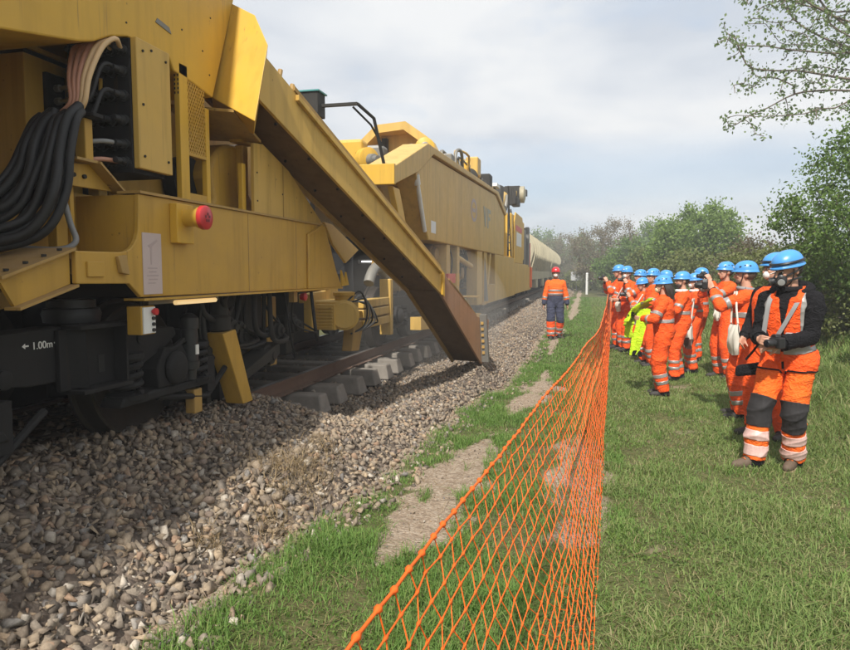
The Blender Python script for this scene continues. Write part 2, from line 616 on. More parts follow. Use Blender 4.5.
def toe(y):
    return np.interp(y, [0, 3.4, 4.8, 7.6, 8.8, 10, 12, 20, 40], [-1.95, -1.9, -1.55, -1.52, -1.24, -1.10, -1.12, -1.12, -1.1]) + 0.07 * wave(np.asarray(y) * 2.2, 0 * np.asarray(y), 3)


def ballast_z(x, y):
    x = np.asarray(x, float); y = np.asarray(y, float)
    t = toe(y)
    ramp = np.interp(x, [-6.6, -5.6, -5.1, -4.9, -2.95, -2.6], [0, 0.25, 0.3, 0.32, 0.31, 0.22])
    near = 1 - sstep(5.3, 6.4, y)
    sh = (t - x)
    right = np.interp(sh, [0, 0.15, 0.40, 0.9, 1.2], [0.0, 0.07, 0.19, 0.32, 0.40])
    dug = np.interp(x, [-6.6, -5.6, -5.1, -4.9, -3.0, -2.8, -2.55, -2.2], [0, 0.25, 0.3, 0.30, 0.24, 0.09, 0.09, 0.16])
    dug = np.minimum(dug, right + 0.02)
    nearz = np.where(x < -3.2, np.interp(x, [-6, -5, -3.2], [0.2, 0.42, 0.525]), np.interp(sh, [0, 0.15, 0.40, 0.9, 1.15, 1.3], [0.0, 0.09, 0.25, 0.40, 0.49, 0.525]))
    z = nearz * near + dug * (1 - near)
    far = sstep(11, 14, y)
    z = z + far * 0.10 * np.clip((t - x) / 0.8, 0, 1) * (x > -3.0)
    z = z + 0.20 * np.exp(-((x + 1.50) / 0.34) ** 2 - ((y - 9.75) / 0.75) ** 2) * np.clip((t - x) / 0.3, 0, 1)
    return z + 0.018 * wave(x * 5, y * 5, 11) * np.clip((t - x) / 0.3, 0, 1)


def ground_z(x, y):
    x = np.asarray(x, float); y = np.asarray(y, float)
    z = 0.022 * wave(x * 2.2, y * 1.6, 5)
    bank = np.clip(x - (2.35 + 0.15 * np.sin(y * 0.7)), 0, 30)
    z = z + 0.34 * bank * (1 - sstep(1.2, 4.5, bank) * 0.75) + np.clip(bank, 0, 1) * 0.07 * wave(x * 3, y * 3, 8)
    z = np.where(x < toe(y) - 0.05, z - 0.10 * np.clip((toe(y) - x) * 4, 0, 1), z)
    z = z + 0.10 * sstep(-8, -14, x) * 6
    return z


def soil(x, y):
    """how bare the earth is, 0 grass .. 1 bare: the trodden strip beside the ballast and a patch under the net"""
    x = np.asarray(x, float); y = np.asarray(y, float)
    c = np.interp(y, [0, 3.2, 3.9, 5.2, 7.0, 8.0, 9.3, 12, 16, 22, 60], [-1.1, -1.1, -1.02, -0.98, -0.85, -0.75, -0.55, -0.62, -0.70, -0.45, -0.4])
    w = np.interp(y, [0, 3.3, 3.7, 4.5, 5.6, 6.3, 7.2, 8.0, 9.3, 10.5, 12, 15, 18, 60], [0.0, 0.0, 0.14, 0.27, 0.25, 0.05, 0.0, 0.14, 0.26, 0.05, 0.0, 0.08, 0.15, 0.18])
    w = w * np.where(y > 10, np.clip(0.8 + 0.9 * wave(y * 0.55, x * 0.3, 91), 0.15, 1.5), 1)
    n = wave(x * 7, y * 6, 21)
    a = 1 - sstep(0.55, 1.6, np.abs(x - c) / np.maximum(w, 0.02) + 0.75 * n + 0.55 * wave(x * 17, y * 15, 22))
    a = np.where(w < 0.03, 0, a)
    b = (1 - sstep(0.6, 1.5, np.hypot((x + 0.02) / 0.24, (y - 5.3) / 1.3) + 0.55 * n)) * 0.85
    e = (1 - sstep(-0.05, 0.22, x - toe(y) - 0.05 + 0.08 * n)) * (x > -3)
    sp = 0.52 * sstep(0.25, 0.95, wave(x * 3.1, y * 2.6, 33) + 0.4 * wave(x * 9, y * 8, 34)) * (x > 0)
    return np.clip(np.maximum(np.maximum(a, b), np.maximum(e, sp)), 0, 1)


def graded(a, b, fine0, fine1, step, grow):
    v = list(np.arange(fine0, fine1 + 1e-6, step))
    s = step
    while v[-1] < b:
        s *= grow; v.append(v[-1] + s)
    s = step
    lo = [fine0]
    while lo[-1] > a:
        s *= grow; lo.append(lo[-1] - s)
    return np.array(sorted(set(lo[1:] + v)))


def sheet(name, xs, ys, zf, mat, attr=None):
    X, Y = np.meshgrid(xs, ys)
    Z = zf(X, Y)
    V = np.stack([X, Y, Z], -1).reshape(-1, 3)
    nx, ny = len(xs), len(ys)
    i = np.arange((nx - 1) * (ny - 1))
    r, c = i // (nx - 1), i % (nx - 1)
    a = r * nx + c
    F = np.stack([a, a + 1, a + nx + 1, a + nx], -1)
    me = np_mesh(name, V, F, smooth=True)
    for k, fn in (attr or {}).items():
        at_ = me.attributes.new(k, 'FLOAT', 'POINT')
        at_.data.foreach_set('value', fn(X, Y).ravel().astype(np.float32))
    o = link(name, me, None, mat)
    o['kind'] = 'structure'
    return o


def ground_mat():
    m, g, b, out = new_mat('ground')
    geo = g.n('ShaderNodeNewGeometry')
    P = geo.outputs['Position']
    at_ = g.n('ShaderNodeAttribute')
    at_.attribute_name = 'soil'
    n1 = g.noise(P, 1.2, 6, 0.6)
    n2 = g.noise(P, 14, 6, 0.65)
    n3 = g.noise(P, 90, 4, 0.7)
    turf = g.ramp(n2, [(0.3, (0.055, 0.075, 0.022)), (0.5, (0.10, 0.11, 0.04)), (0.7, (0.16, 0.14, 0.065))])
    turf = g.mix(g.ramp(n1, [(0.4, 0.0), (0.7, 0.6)]), turf, (0.12, 0.10, 0.05))
    earth = g.ramp(n2, [(0.3, (0.22, 0.16, 0.11)), (0.5, (0.34, 0.26, 0.185)), (0.7, (0.45, 0.36, 0.27))])
    peb = g.n('ShaderNodeTexVoronoi')
    peb.inputs['Scale'].default_value = 55
    g.l(P, peb.inputs['Vector'])
    pc = g.ramp(g.math('FRACT', g.math('MULTIPLY', peb.outputs['Color'], 3.7)), [(0, (0.16, 0.12, 0.09)), (0.5, (0.3, 0.23, 0.17)), (1, (0.46, 0.4, 0.33))])
    earth = g.mix(0.45, earth, pc)
    sf = g.math('ADD', at_.outputs['Fac'], g.math('MULTIPLY', g.math('SUBTRACT', n3, 0.5), 0.5))
    sf = g.ramp(sf, [(0.3, 0), (0.62, 1)])
    c = g.mix(sf, turf, earth)
    g.l(c, b.inputs['Base Color'])
    b.inputs['Roughness'].default_value = 0.95
    b.inputs['Specular IOR Level'].default_value = 0.15
    h = g.math('ADD', g.math('MULTIPLY', n2, 1.0), g.math('MULTIPLY', n3, 0.5))
    h = g.math('SUBTRACT', h, g.math('MULTIPLY', peb.outputs['Distance'], 0.6))
    bump(g, b, h, 0.7, 0.03)


ground_mat()
gx = graded(-150, 150, -2.0, 3.2, 0.06, 1.16)
gy = graded(-60, 330, 1.4, 10, 0.07, 1.07)
sheet('ground', gx, gy, ground_z, 'ground', {'soil': soil})


def ballast_mat():
    m, g, b, out = new_mat('ballast')
    geo = g.n('ShaderNodeNewGeometry')
    P = geo.outputs['Position']
    v = g.n('ShaderNodeTexVoronoi')
    v.inputs['Scale'].default_value = 17
    g.l(P, v.inputs['Vector'])
    sp = g.n('ShaderNodeSeparateColor')
    g.l(v.outputs['Color'], sp.inputs[0])
    c = g.ramp(sp.outputs[0], [(0, (0.05, 0.042, 0.036)), (0.4, (0.13, 0.10, 0.08)), (0.75, (0.20, 0.155, 0.12)), (1, (0.32, 0.27, 0.21))])  # sheet kept dark: shade of the gaps between stones is in the colour
    n = g.noise(P, 40, 5, 0.7)
    c = g.mix(1.0, c, g.ramp(n, [(0.3, 0.6), (0.7, 1.2)]), 'MULTIPLY')
    n1 = g.noise(P, 0.7, 4, 0.6)
    c = g.mix(g.ramp(n1, [(0.4, 0.0), (0.7, 0.5)]), c, (0.17, 0.135, 0.105))
    g.l(c, b.inputs['Base Color'])
    b.inputs['Roughness'].default_value = 0.95
    b.inputs['Specular IOR Level'].default_value = 0.2
    bump(g, b, g.math('SUBTRACT', g.math('MULTIPLY', n, 0.3), v.outputs['Distance']), 1.0, 0.05)


ballast_mat()
by = graded(-8, 130, 1.2, 12, 0.06, 1.06)
bu = np.concatenate([np.linspace(-0.25, 1.9, 54), np.linspace(2.0, 4.9, 26)])


def ballast_bed():
    U, Y = np.meshgrid(bu, by)
    X = toe(Y) - U
    Z = np.where(U < 0, -0.06 + 0 * U, ballast_z(X, Y) + 0.006)
    V = np.stack([X, Y, Z], -1).reshape(-1, 3)
    nx, ny = len(bu), len(by)
    i = np.arange((nx - 1) * (ny - 1))
    a = (i // (nx - 1)) * nx + i % (nx - 1)
    me = np_mesh('ballast_bed', V, np.stack([a + 1, a, a + nx, a + nx + 1], -1), smooth=True)
    o = link('ballast_bed', me, None, 'ballast')
    o['kind'] = 'structure'
    return o


BED = ballast_bed()


def hull(seed, n=11):
    r = np.random.default_rng(seed)
    p = r.normal(size=(n, 3))
    p /= np.linalg.norm(p, axis=1)[:, None]
    p *= r.uniform(0.85, 1.3, (n, 1)) * np.array([1.0, r.uniform(0.6, 0.95), r.uniform(0.45, 0.8)])
    bm = bmesh.new()
    for q in p:
        bm.verts.new(q)
    bmesh.ops.convex_hull(bm, input=bm.verts)
    bmesh.ops.delete(bm, geom=[v for v in bm.verts if not v.link_faces], context='VERTS')
    bmesh.ops.triangulate(bm, faces=bm.faces)
    bm.verts.index_update()
    V = np.array([v.co[:] for v in bm.verts])
    F = np.array([[v.index for v in f.verts] for f in bm.faces])
    bm.free()
    return V, F


HULLS = [hull(100 + k, 7 + k % 4) for k in range(18)]


def rand_rot(n, r):
    q = r.normal(size=(n, 4))
    q /= np.linalg.norm(q, axis=1)[:, None]
    w, x, y, z = q.T
    return np.stack([np.stack([1 - 2 * (y * y + z * z), 2 * (x * y - z * w), 2 * (x * z + y * w)], -1),
                     np.stack([2 * (x * y + z * w), 1 - 2 * (x * x + z * z), 2 * (y * z - x * w)], -1),
                     np.stack([2 * (x * z - y * w), 2 * (y * z + x * w), 1 - 2 * (x * x + y * y)], -1)], -2)


def stones():
    r = np.random.default_rng(5)
    xs, ys, ss = [], [], []
    for y0, y1, n, smin, smax in ((1.6, 4.2, 6600, 0.013, 0.049), (4.2, 8, 7000, 0.016, 0.044), (8, 14, 7000, 0.018, 0.038),
                                  (14, 26, 5200, 0.022, 0.042), (26, 60, 3500, 0.035, 0.055)):
        y = r.uniform(y0, y1, n)
        u = r.uniform(-0.04, 1.55, n)
        u = np.where(r.random(n) < 0.05, r.uniform(-0.35, 0, n), u)
        x = toe(y) - u
        s = smin + (smax - smin) * r.random(n) ** 1.9
        xs.append(x); ys.append(y); ss.append(s)
    # a few loose ones on the trodden strip, and some between the rails
    n = 1500
    y = r.uniform(3.4, 15, n); x = np.interp(y, [3, 5.5, 8, 9.3, 13], [-1.05, -0.97, -0.75, -0.55, -0.65]) + r.normal(0, 0.17, n)
    xs.append(x); ys.append(y); ss.append(0.004 + 0.013 * r.random(n) ** 2.5)
    n = 1500
    y = r.uniform(2, 14, n); x = r.uniform(-4.7, -2.9, n)
    xs.append(x); ys.append(y); ss.append(r.uniform(0.02, 0.04, n))
    x, y, s = np.concatenate(xs), np.concatenate(ys), np.concatenate(ss)
    z = np.where(x < toe(y), ballast_z(x, y), ground_z(x, y)) + s * r.uniform(0.0, 0.55, len(s))
    # sink those that would sit in a sleeper
    d = np.hypot(x, y)
    key = s / d
    # the ones in the picture: left edge of the frame is at 46 degrees left of the track
    vis = (np.degrees(np.arctan2(-x, y)) < 44) & (x > -2.75) & (z > -0.02) & ((1.63 - z) / np.hypot(x, y) < 0.6)
    order = np.argsort(-(key * vis))
    big = order[:300]
    rest = np.setdiff1d(np.arange(len(x)), big)
    Rm = rand_rot(len(x), r)
    # keep flat faces lying: tilt at random but mostly small
    meshes = []
    for k, (V, F) in enumerate(HULLS):
        me = np_mesh('stone', V, F)
        me.materials.append(M['ballast_stone'])
        meshes.append(me)
    for i in big:
        o = bpy.data.objects.new('stone', meshes[int(r.integers(len(meshes)))])
        COL.objects.link(o)
        o.parent = BED
        o.matrix_basis = Matrix.LocRotScale(Vector((x[i], y[i], z[i])), Matrix(Rm[i].tolist()).to_quaternion(), Vector((s[i],) * 3))
    Vs, Fs, off = [], [], 0
    kind = r.integers(0, len(HULLS), len(x))
    for k, (V, F) in enumerate(HULLS):
        ids = rest[kind[rest] == k]
        P = np.einsum('nij,vj->nvi', Rm[ids], V) * s[ids][:, None, None] + np.stack([x[ids], y[ids], z[ids]], -1)[:, None, :]
        Vs.append(P.reshape(-1, 3))
        Fs.append((F[None] + (np.arange(len(ids)) * len(V))[:, None, None] + off).reshape(-1, 3))
        off += len(ids) * len(V)
    me = np_mesh('ballast_stones', np.concatenate(Vs), np.concatenate(Fs))
    o = link('ballast_stones', me, BED, 'ballast_stone')
    o['kind'] = 'stuff'


stones()


# ------------------------------------------------------------------ track
def track():
    root = thing('railway_track', None, None, (TRACK_X, 0, 0), kind='structure')
    prof = [(-0.07, 0), (0.07, 0), (0.07, 0.012), (0.014, 0.03), (0.010, 0.115), (0.036, 0.125), (0.036, 0.150), (-0.036, 0.150), (-0.036, 0.125), (-0.010, 0.115), (-0.014, 0.03), (-0.07, 0.012)]
    for sx in (-0.75, 0.75):
        m = MB()
        m.prism([(TRACK_X + sx + u, RAIL_Z - 0.151 + v) for u, v in prof], 'y', -8, 110)
        ra = m.build('rail', 'rail_steel', root)
        MB().box(TRACK_X + sx - 0.026, TRACK_X + sx + 0.026, -8, 110, RAIL_Z, RAIL_Z + 0.002).build('running_surface', 'rail_top', ra)
    # concrete sleeper: wide foot, sloped flanks, as cast
    m = MB()
    L, zt, zb = 1.18, 0.342, 0.135
    m.add([(-L, -0.145, zb), (L, -0.145, zb), (L, 0.145, zb), (-L, 0.145, zb), (-L + 0.05, -0.105, zt), (L - 0.05, -0.105, zt), (L - 0.05, 0.105, zt), (-L + 0.05, 0.105, zt)],
          [(3, 2, 1, 0), (4, 5, 6, 7), (0, 1, 5, 4), (1, 2, 6, 5), (2, 3, 7, 6), (3, 0, 4, 7)])
    me = m.mesh('sleeper')
    me.materials.append(M['concrete'])
    c = MB()
    for sx in (-0.75, 0.75):
        for dx in (-0.1, 0.1):
            c.tube(spline([(sx + dx * 0.6, -0.05, zt + 0.03), (sx + dx * 1.25, -0.02, zt + 0.045), (sx + dx * 1.3, 0.02, zt + 0.03), (sx + dx * 0.7, 0.05, zt + 0.035)], 3), 0.008, 5)
    cm = c.mesh('rail_clip')
    cm.materials.append(M['rail_steel'])
    r = random.Random(3)
    y = 5.95
    k = 0
    while y < 46:
        o = bpy.data.objects.new('sleeper', me)
        COL.objects.link(o)
        o.parent = root
        o.location = (r.uniform(-0.03, 0.03), y, r.uniform(-0.008, 0.004))
        o.rotation_euler = (r.uniform(-0.02, 0.02), 0, r.uniform(-0.02, 0.02))
        md = o.modifiers.new('Bevel', 'BEVEL'); md.width = 0.018; md.segments = 2
        q = bpy.data.objects.new('rail_clip', cm)
        COL.objects.link(q)
        q.parent = o
        y += 0.61
        k += 1
    return root


track()


def leaf_mesh(name, C, size, r, droop=0.3):
    n = len(C)
    a = r.normal(size=(n, 3)); a[:, 2] -= droop
    a /= np.linalg.norm(a, axis=1)[:, None]
    b = np.cross(a, r.normal(size=(n, 3)))
    b /= np.linalg.norm(b, axis=1)[:, None] + 1e-9
    s = (size * r.uniform(0.6, 1.3, n))[:, None]
    V = np.stack([C, C + a * s * 0.5 + b * s * 0.32, C + a * s, C + a * s * 0.5 - b * s * 0.32], 1).reshape(-1, 3)
    F = np.arange(n * 4).reshape(-1, 4)
    return np_mesh(name, V, F)


# ------------------------------------------------------------------ grass
def blades(name, x, y, h, w, lean, mat, r, zf=ground_z, z0=None):
    n = len(x)
    z = zf(x, y) - 0.01 if z0 is None else z0
    a = r.uniform(0, 2 * PI, n)
    d = np.stack([np.cos(a), np.sin(a), np.zeros(n)], -1)
    s = np.stack([-np.sin(a + r.uniform(-0.6, 0.6, n)), np.cos(a), np.zeros(n)], -1)
    B = np.stack([x, y, z], -1)
    up = np.array([0, 0, 1.0])
    ln = (lean * r.uniform(0.3, 1.6, n))[:, None]
    p1 = B + up * (h * 0.55)[:, None] + d * h[:, None] * ln * 0.35
    p2 = B + up * (h * (1 - 0.25 * ln[:, 0]))[:, None] + d * h[:, None] * ln
    hw = (w * 0.5)[:, None]
    V = np.stack([B - s * hw, B + s * hw, p1 + s * hw * 0.85, p1 - s * hw * 0.85, p2], 1).reshape(-1, 3)
    k = (np.arange(n) * 5)[:, None]
    Q = k + np.array([[0, 1, 2, 3]])
    T = k + np.array([[3, 2, 4]])
    me = np_mesh(name, V, [Q, T])
    o = link(name, me, None, mat)
    o['kind'] = 'stuff'
    return o


def frame_ok(x, y, zmax=0.2):
    """inside the picture, with a margin"""
    c, s = math.cos(R(13.55)), math.sin(R(13.55))
    u = c * x + s * y
    f = -s * x + c * y
    return (np.abs(u / np.maximum(f, 0.1)) < 0.70) & (f > 0.8) & (1.63 / np.maximum(f, 0.1) < 0.75)


def grass():
    r = np.random.default_rng(12)
    # lush tufts between ballast and net
    n = 230000
    x = r.uniform(-2.0, 0.35, n); y = 1.3 + 10.5 * r.random(n) ** 1.35
    sl = soil(x, y)
    tuft = wave(x * 4, y * 4, 44)
    keep = (r.random(n) < np.clip(1.05 - sl * 1.06, 0.0, 1) * np.clip(0.70 + 0.6 * tuft, 0.32, 1)) & frame_ok(x, y)
    x, y, tuft = x[keep], y[keep], tuft[keep]
    h = (0.035 + 0.075 * r.random(len(x)) ** 1.3) * np.clip(0.8 + 0.6 * tuft, 0.35, 1.6) * (1 - 0.35 * sstep(-0.3, 0.2, x))
    blades('grass', x, y, h, r.uniform(0.003, 0.0065, len(x)), r.uniform(0.3, 1.2, len(x)), 'grass_blade', r)
    # trodden, duller grass on the other side of the net
    n = 400000
    x = r.uniform(-0.1, 3.4, n); y = 1.3 + 12.5 * r.random(n) ** 1.3
    sl = soil(x, y)
    tuft = wave(x * 3, y * 3, 45)
    keep = (r.random(n) < np.clip(1 - sl * 1.0, 0, 1) * np.clip(0.75 + 0.5 * tuft, 0.42, 1)) & frame_ok(x, y)
    x, y, tuft = x[keep], y[keep], tuft[keep]
    h = (0.020 + 0.075 * r.random(len(x)) ** 2.2) * np.clip(0.85 + 0.6 * tuft, 0.4, 1.7) * (1 + 1.6 * sstep(1.9, 2.6, x))
    blades('grass', x, y, h, r.uniform(0.003, 0.006, len(x)) * (1 + 0.05 * y), r.uniform(0.4, 1.6, len(x)), 'grass_dull', r)
    # scattered greener tufts in it
    n = 60000
    x = r.uniform(0.0, 3.0, n); y = 1.5 + 10 * r.random(n) ** 1.2
    tuft = wave(x * 5, y * 5, 46)
    keep = (tuft > 0.35) & frame_ok(x, y) & (r.random(n) < 0.8)
    x, y = x[keep], y[keep]
    blades('grass', x, y, 0.03 + 0.07 * r.random(len(x)), r.uniform(0.003, 0.007, len(x)), r.uniform(0.3, 1.2, len(x)), 'grass_blade', r)
    # farther off: fewer, wider
    n = 150000
    x = r.uniform(-1.6, 6.5, n); y = 9.5 + 36 * r.random(n) ** 1.5
    sl = soil(x, y)
    keep = (r.random(n) < np.clip(1 - sl * 1.2, 0, 1) * np.clip((y - 9.5) / 4 + 0.1, 0, 1)) & (x > toe(y) + 0.05) & frame_ok(x, y)
    x, y = x[keep], y[keep]
    h = (0.03 + 0.06 * r.random(len(x))) * (1 + 1.5 * sstep(2.0, 3.0, x))
    w = r.uniform(0.008, 0.018, len(x))
    ln = r.uniform(0.3, 1.3, len(x))
    a = (x < 0.3) | (r.random(len(x)) < 0.25)
    blades('grass', x[a], y[a], h[a], w[a], ln[a], 'grass_blade', r)
    blades('grass', x[~a], y[~a], h[~a], w[~a], ln[~a], 'grass_dull', r)
    # rank herbs on the bank behind the people
    n = 60000
    x = r.uniform(2.2, 6.5, n); y = 3.5 + 22 * r.random(n) ** 1.3
    bn = wave(x * 2.2, y * 2.2, 61)
    keep = (r.random(n) < np.clip(0.45 + 0.6 * bn, 0.1, 1)) & frame_ok(x, y) & (x > 2.25 + 0.2 * bn)
    x, y, bn = x[keep], y[keep], bn[keep]
    h = (0.09 + 0.24 * r.random(len(x)) ** 1.6) * np.clip(0.8 + 0.6 * bn, 0.4, 1.6)
    blades('undergrowth', x, y, h, r.uniform(0.007, 0.017, len(x)), r.uniform(0.5, 1.5, len(x)), 'grass_dull', r)
    # dead straw heap on the shoulder of the ballast
    n = 520
    a = r.normal(size=(n, 2)) * np.array([0.13, 0.20])
    x = -1.98 + a[:, 0]; y = 4.22 + a[:, 1]
    blades('dead_grass', x, y, r.uniform(0.05, 0.13, n), r.uniform(0.002, 0.005, n), r.uniform(0.8, 2.2, n), 'straw', r,
           z0=ballast_z(x, y) + 0.03 + 0.05 * np.exp(-(a[:, 0] / 0.1) ** 2 - (a[:, 1] / 0.15) ** 2))
    for cx, cy, sx, sy, n in ((-2.02, 3.25, 0.06, 0.08, 120), (-1.86, 3.62, 0.07, 0.10, 150), (-1.95, 4.75, 0.08, 0.12, 170)):
        a = r.normal(size=(n, 2)) * np.array([sx, sy])
        x = cx + a[:, 0]; y = cy + a[:, 1]
        blades('dead_grass', x, y, r.uniform(0.04, 0.11, n), r.uniform(0.002, 0.005, n), r.uniform(0.8, 2.2, n), 'straw', r, z0=ballast_z(x, y) + 0.02)
    # clover and broad weeds in the turf
    n = 5200
    cl = r.uniform(0, 1, (90, 2)) * np.array([4.6, 9.0]) + np.array([-1.7, 1.6])
    k = r.integers(0, len(cl), n)
    x = cl[k, 0] + r.normal(0, 0.10, n); y = cl[k, 1] + r.normal(0, 0.12, n)
    ok = (x > toe(y) + 0.1) & frame_ok(x, y) & (soil(x, y) < 0.6)
    x, y = x[ok], y[ok]
    Cw = np.stack([x, y, ground_z(x, y) + r.uniform(0.01, 0.05, len(x))], -1)
    tag(link('weed', leaf_mesh('weed', Cw, np.full(len(Cw), 0.022), r, droop=0.0), None, 'leaf_tree'), kind='stuff')
    n = 5200
    x = r.uniform(-1.9, 2.8, n); y = 1.5 + 9 * r.random(n) ** 1.2
    keep = frame_ok(x, y)
    x, y = x[keep], y[keep]
    blades('dead_grass', x, y, r.uniform(0.03, 0.09, len(x)), r.uniform(0.002, 0.004, len(x)), r.uniform(2.0, 4.5, len(x)), 'straw', r)


grass()


# ------------------------------------------------------------------ trees and shrubs
def colonise(base, att, step, kill, reach, trunk_top=None, iters=90, r=None):
    """space colonisation: a branching skeleton that grows into a cloud of points"""
    pos = [np.array(base, float)]
    par = [-1]
    if trunk_top is not None:
        for p in trunk_top:
            p = np.array(p, float)
            while np.linalg.norm(p - pos[-1]) > step:
                d = p - pos[-1]
                pos.append(pos[-1] + d / np.linalg.norm(d) * step + r.normal(0, step * 0.06, 3))
                par.append(len(pos) - 2)
    att = np.array(att)
    P = np.array(pos)
    for _ in range(iters):
        if len(att) == 0 or len(P) > 4000:
            break
        D = np.linalg.norm(att[:, None, :] - P[None, :, :], axis=2)
        near = D.argmin(1)
        dist = D[np.arange(len(att)), near]
        ok = dist < reach
        if not ok.any():
            break
        new, newp = [], []
        for k in np.unique(near[ok]):
            v = att[ok & (near == k)] - P[k]
            v = (v / np.linalg.norm(v, axis=1)[:, None]).sum(0) + r.normal(0, 0.25, 3)
            v /= np.linalg.norm(v) + 1e-9
            new.append(P[k] + v * step)
            newp.append(k)
        new = np.array(new)
        par += newp
        P = np.concatenate([P, new])
        Dn = np.linalg.norm(att[:, None, :] - new[None, :, :], axis=2).min(1)
        att = att[Dn > kill]
    return P, np.array(par)


def limb_mesh(name, P, par, r_tip, expo=2.3, sides=5, rmax=None):
    n = len(P)
    kids = np.bincount(par[par >= 0], minlength=n)
    rad = np.zeros(n)
    rad[kids == 0] = r_tip ** expo
    for i in range(n - 1, 0, -1):
        if rad[i] == 0:
            rad[i] = r_tip ** expo
        rad[par[i]] += rad[i]
    rad = rad ** (1 / expo)
    if rmax:
        rad = np.minimum(rad, rmax)
    e = np.arange(1, n)
    a, b = P[par[e]], P[e]
    ra, rb = np.minimum(rad[par[e]], rad[e] * 1.35), rad[e]
    d = b - a
    d = d / (np.linalg.norm(d, axis=1)[:, None] + 1e-9)
    h = np.where(np.abs(d[:, 2:3]) < 0.9, np.array([[0, 0, 1.0]]), np.array([[1.0, 0, 0]]))
    u = np.cross(d, h); u /= np.linalg.norm(u, axis=1)[:, None]
    v = np.cross(d, u)
    ang = np.arange(sides) * 2 * PI / sides
    ring = u[:, None] * np.cos(ang)[None, :, None] + v[:, None] * np.sin(ang)[None, :, None]
    A = a[:, None] + ring * ra[:, None, None]
    B = b[:, None] + ring * rb[:, None, None]
    V = np.concatenate([A, B], 1).reshape(-1, 3)
    k = (np.arange(len(e)) * 2 * sides)[:, None, None]
    q = np.array([[i, (i + 1) % sides, sides + (i + 1) % sides, sides + i] for i in range(sides)])[None]
    return np_mesh(name, V, (k + q).reshape(-1, 4), smooth=True), rad, kids


def blob(r, n, c, rad, shell=0.35):
    v = r.normal(size=(n, 3))
    v /= np.linalg.norm(v, axis=1)[:, None]
    q = (shell + (1 - shell) * r.random(n)) ** (1 / 2.2)
    return np.array(c) + v * q[:, None] * np.array(rad)


def tree(name, label, cat, loc, lobes, leaf_mat, leaf, n_leaf, seed, trunk=((0, 0, 1.0),), step=0.25, natt=700, kill=0.35, reach=2.2,
         r_tip=0.006, spread=0.22, bark='bark', group=None, rmax=0.2, parts=('trunk', 'crown'), skirt=0.0):
    """lobes: (centre, radii) in metres from the foot; the skeleton grows into them and carries the leaves"""
    r = np.random.default_rng(seed)
    root = thing(name, label, cat, loc, 0, group)
    vol = np.array([l[1][0] * l[1][1] * l[1][2] for l in lobes])
    att = np.concatenate([blob(r, max(20, int(natt * v / vol.sum())), c, rd) for (c, rd), v in zip(lobes, vol)])
    att = att[att[:, 2] > 0.12]
    P, par = colonise((0, 0, -0.1), att, step, kill, reach, trunk, r=r)
    me, rad, kids = limb_mesh('trunk', P, par, r_tip, rmax=rmax)
    t = link(parts[0], me, root, bark)
    tips = np.where(rad < r_tip * 3.2)[0]
    tips = tips[P[tips, 2] > 0.15]
    k = r.choice(tips, n_leaf)
    C = P[k] + r.normal(0, spread, (n_leaf, 3)) * r.random((n_leaf, 1)) ** 0.5
    if skirt:
        C[:, 2] -= np.abs(r.normal(0, skirt, n_leaf))
    C = C[C[:, 2] > 0.02]
    link(parts[1], leaf_mesh('crown', C, np.full(len(C), leaf), r), root, leaf_mat)
    return root


def copy_tree(o, parent=None, **props):
    c = o.copy()
    COL.objects.link(c)
    if parent is not None:
        c.parent = parent
    for k, v in props.items():
        c[k] = v
    for ch in list(o.children):
        copy_tree(ch, c)
    return c


def place(o, x, y, rz, sc):
    o.location = (x, y, float(ground_z(x, y)))
    o.rotation_euler = (0, 0, rz)
    o.scale = (sc, sc, sc)


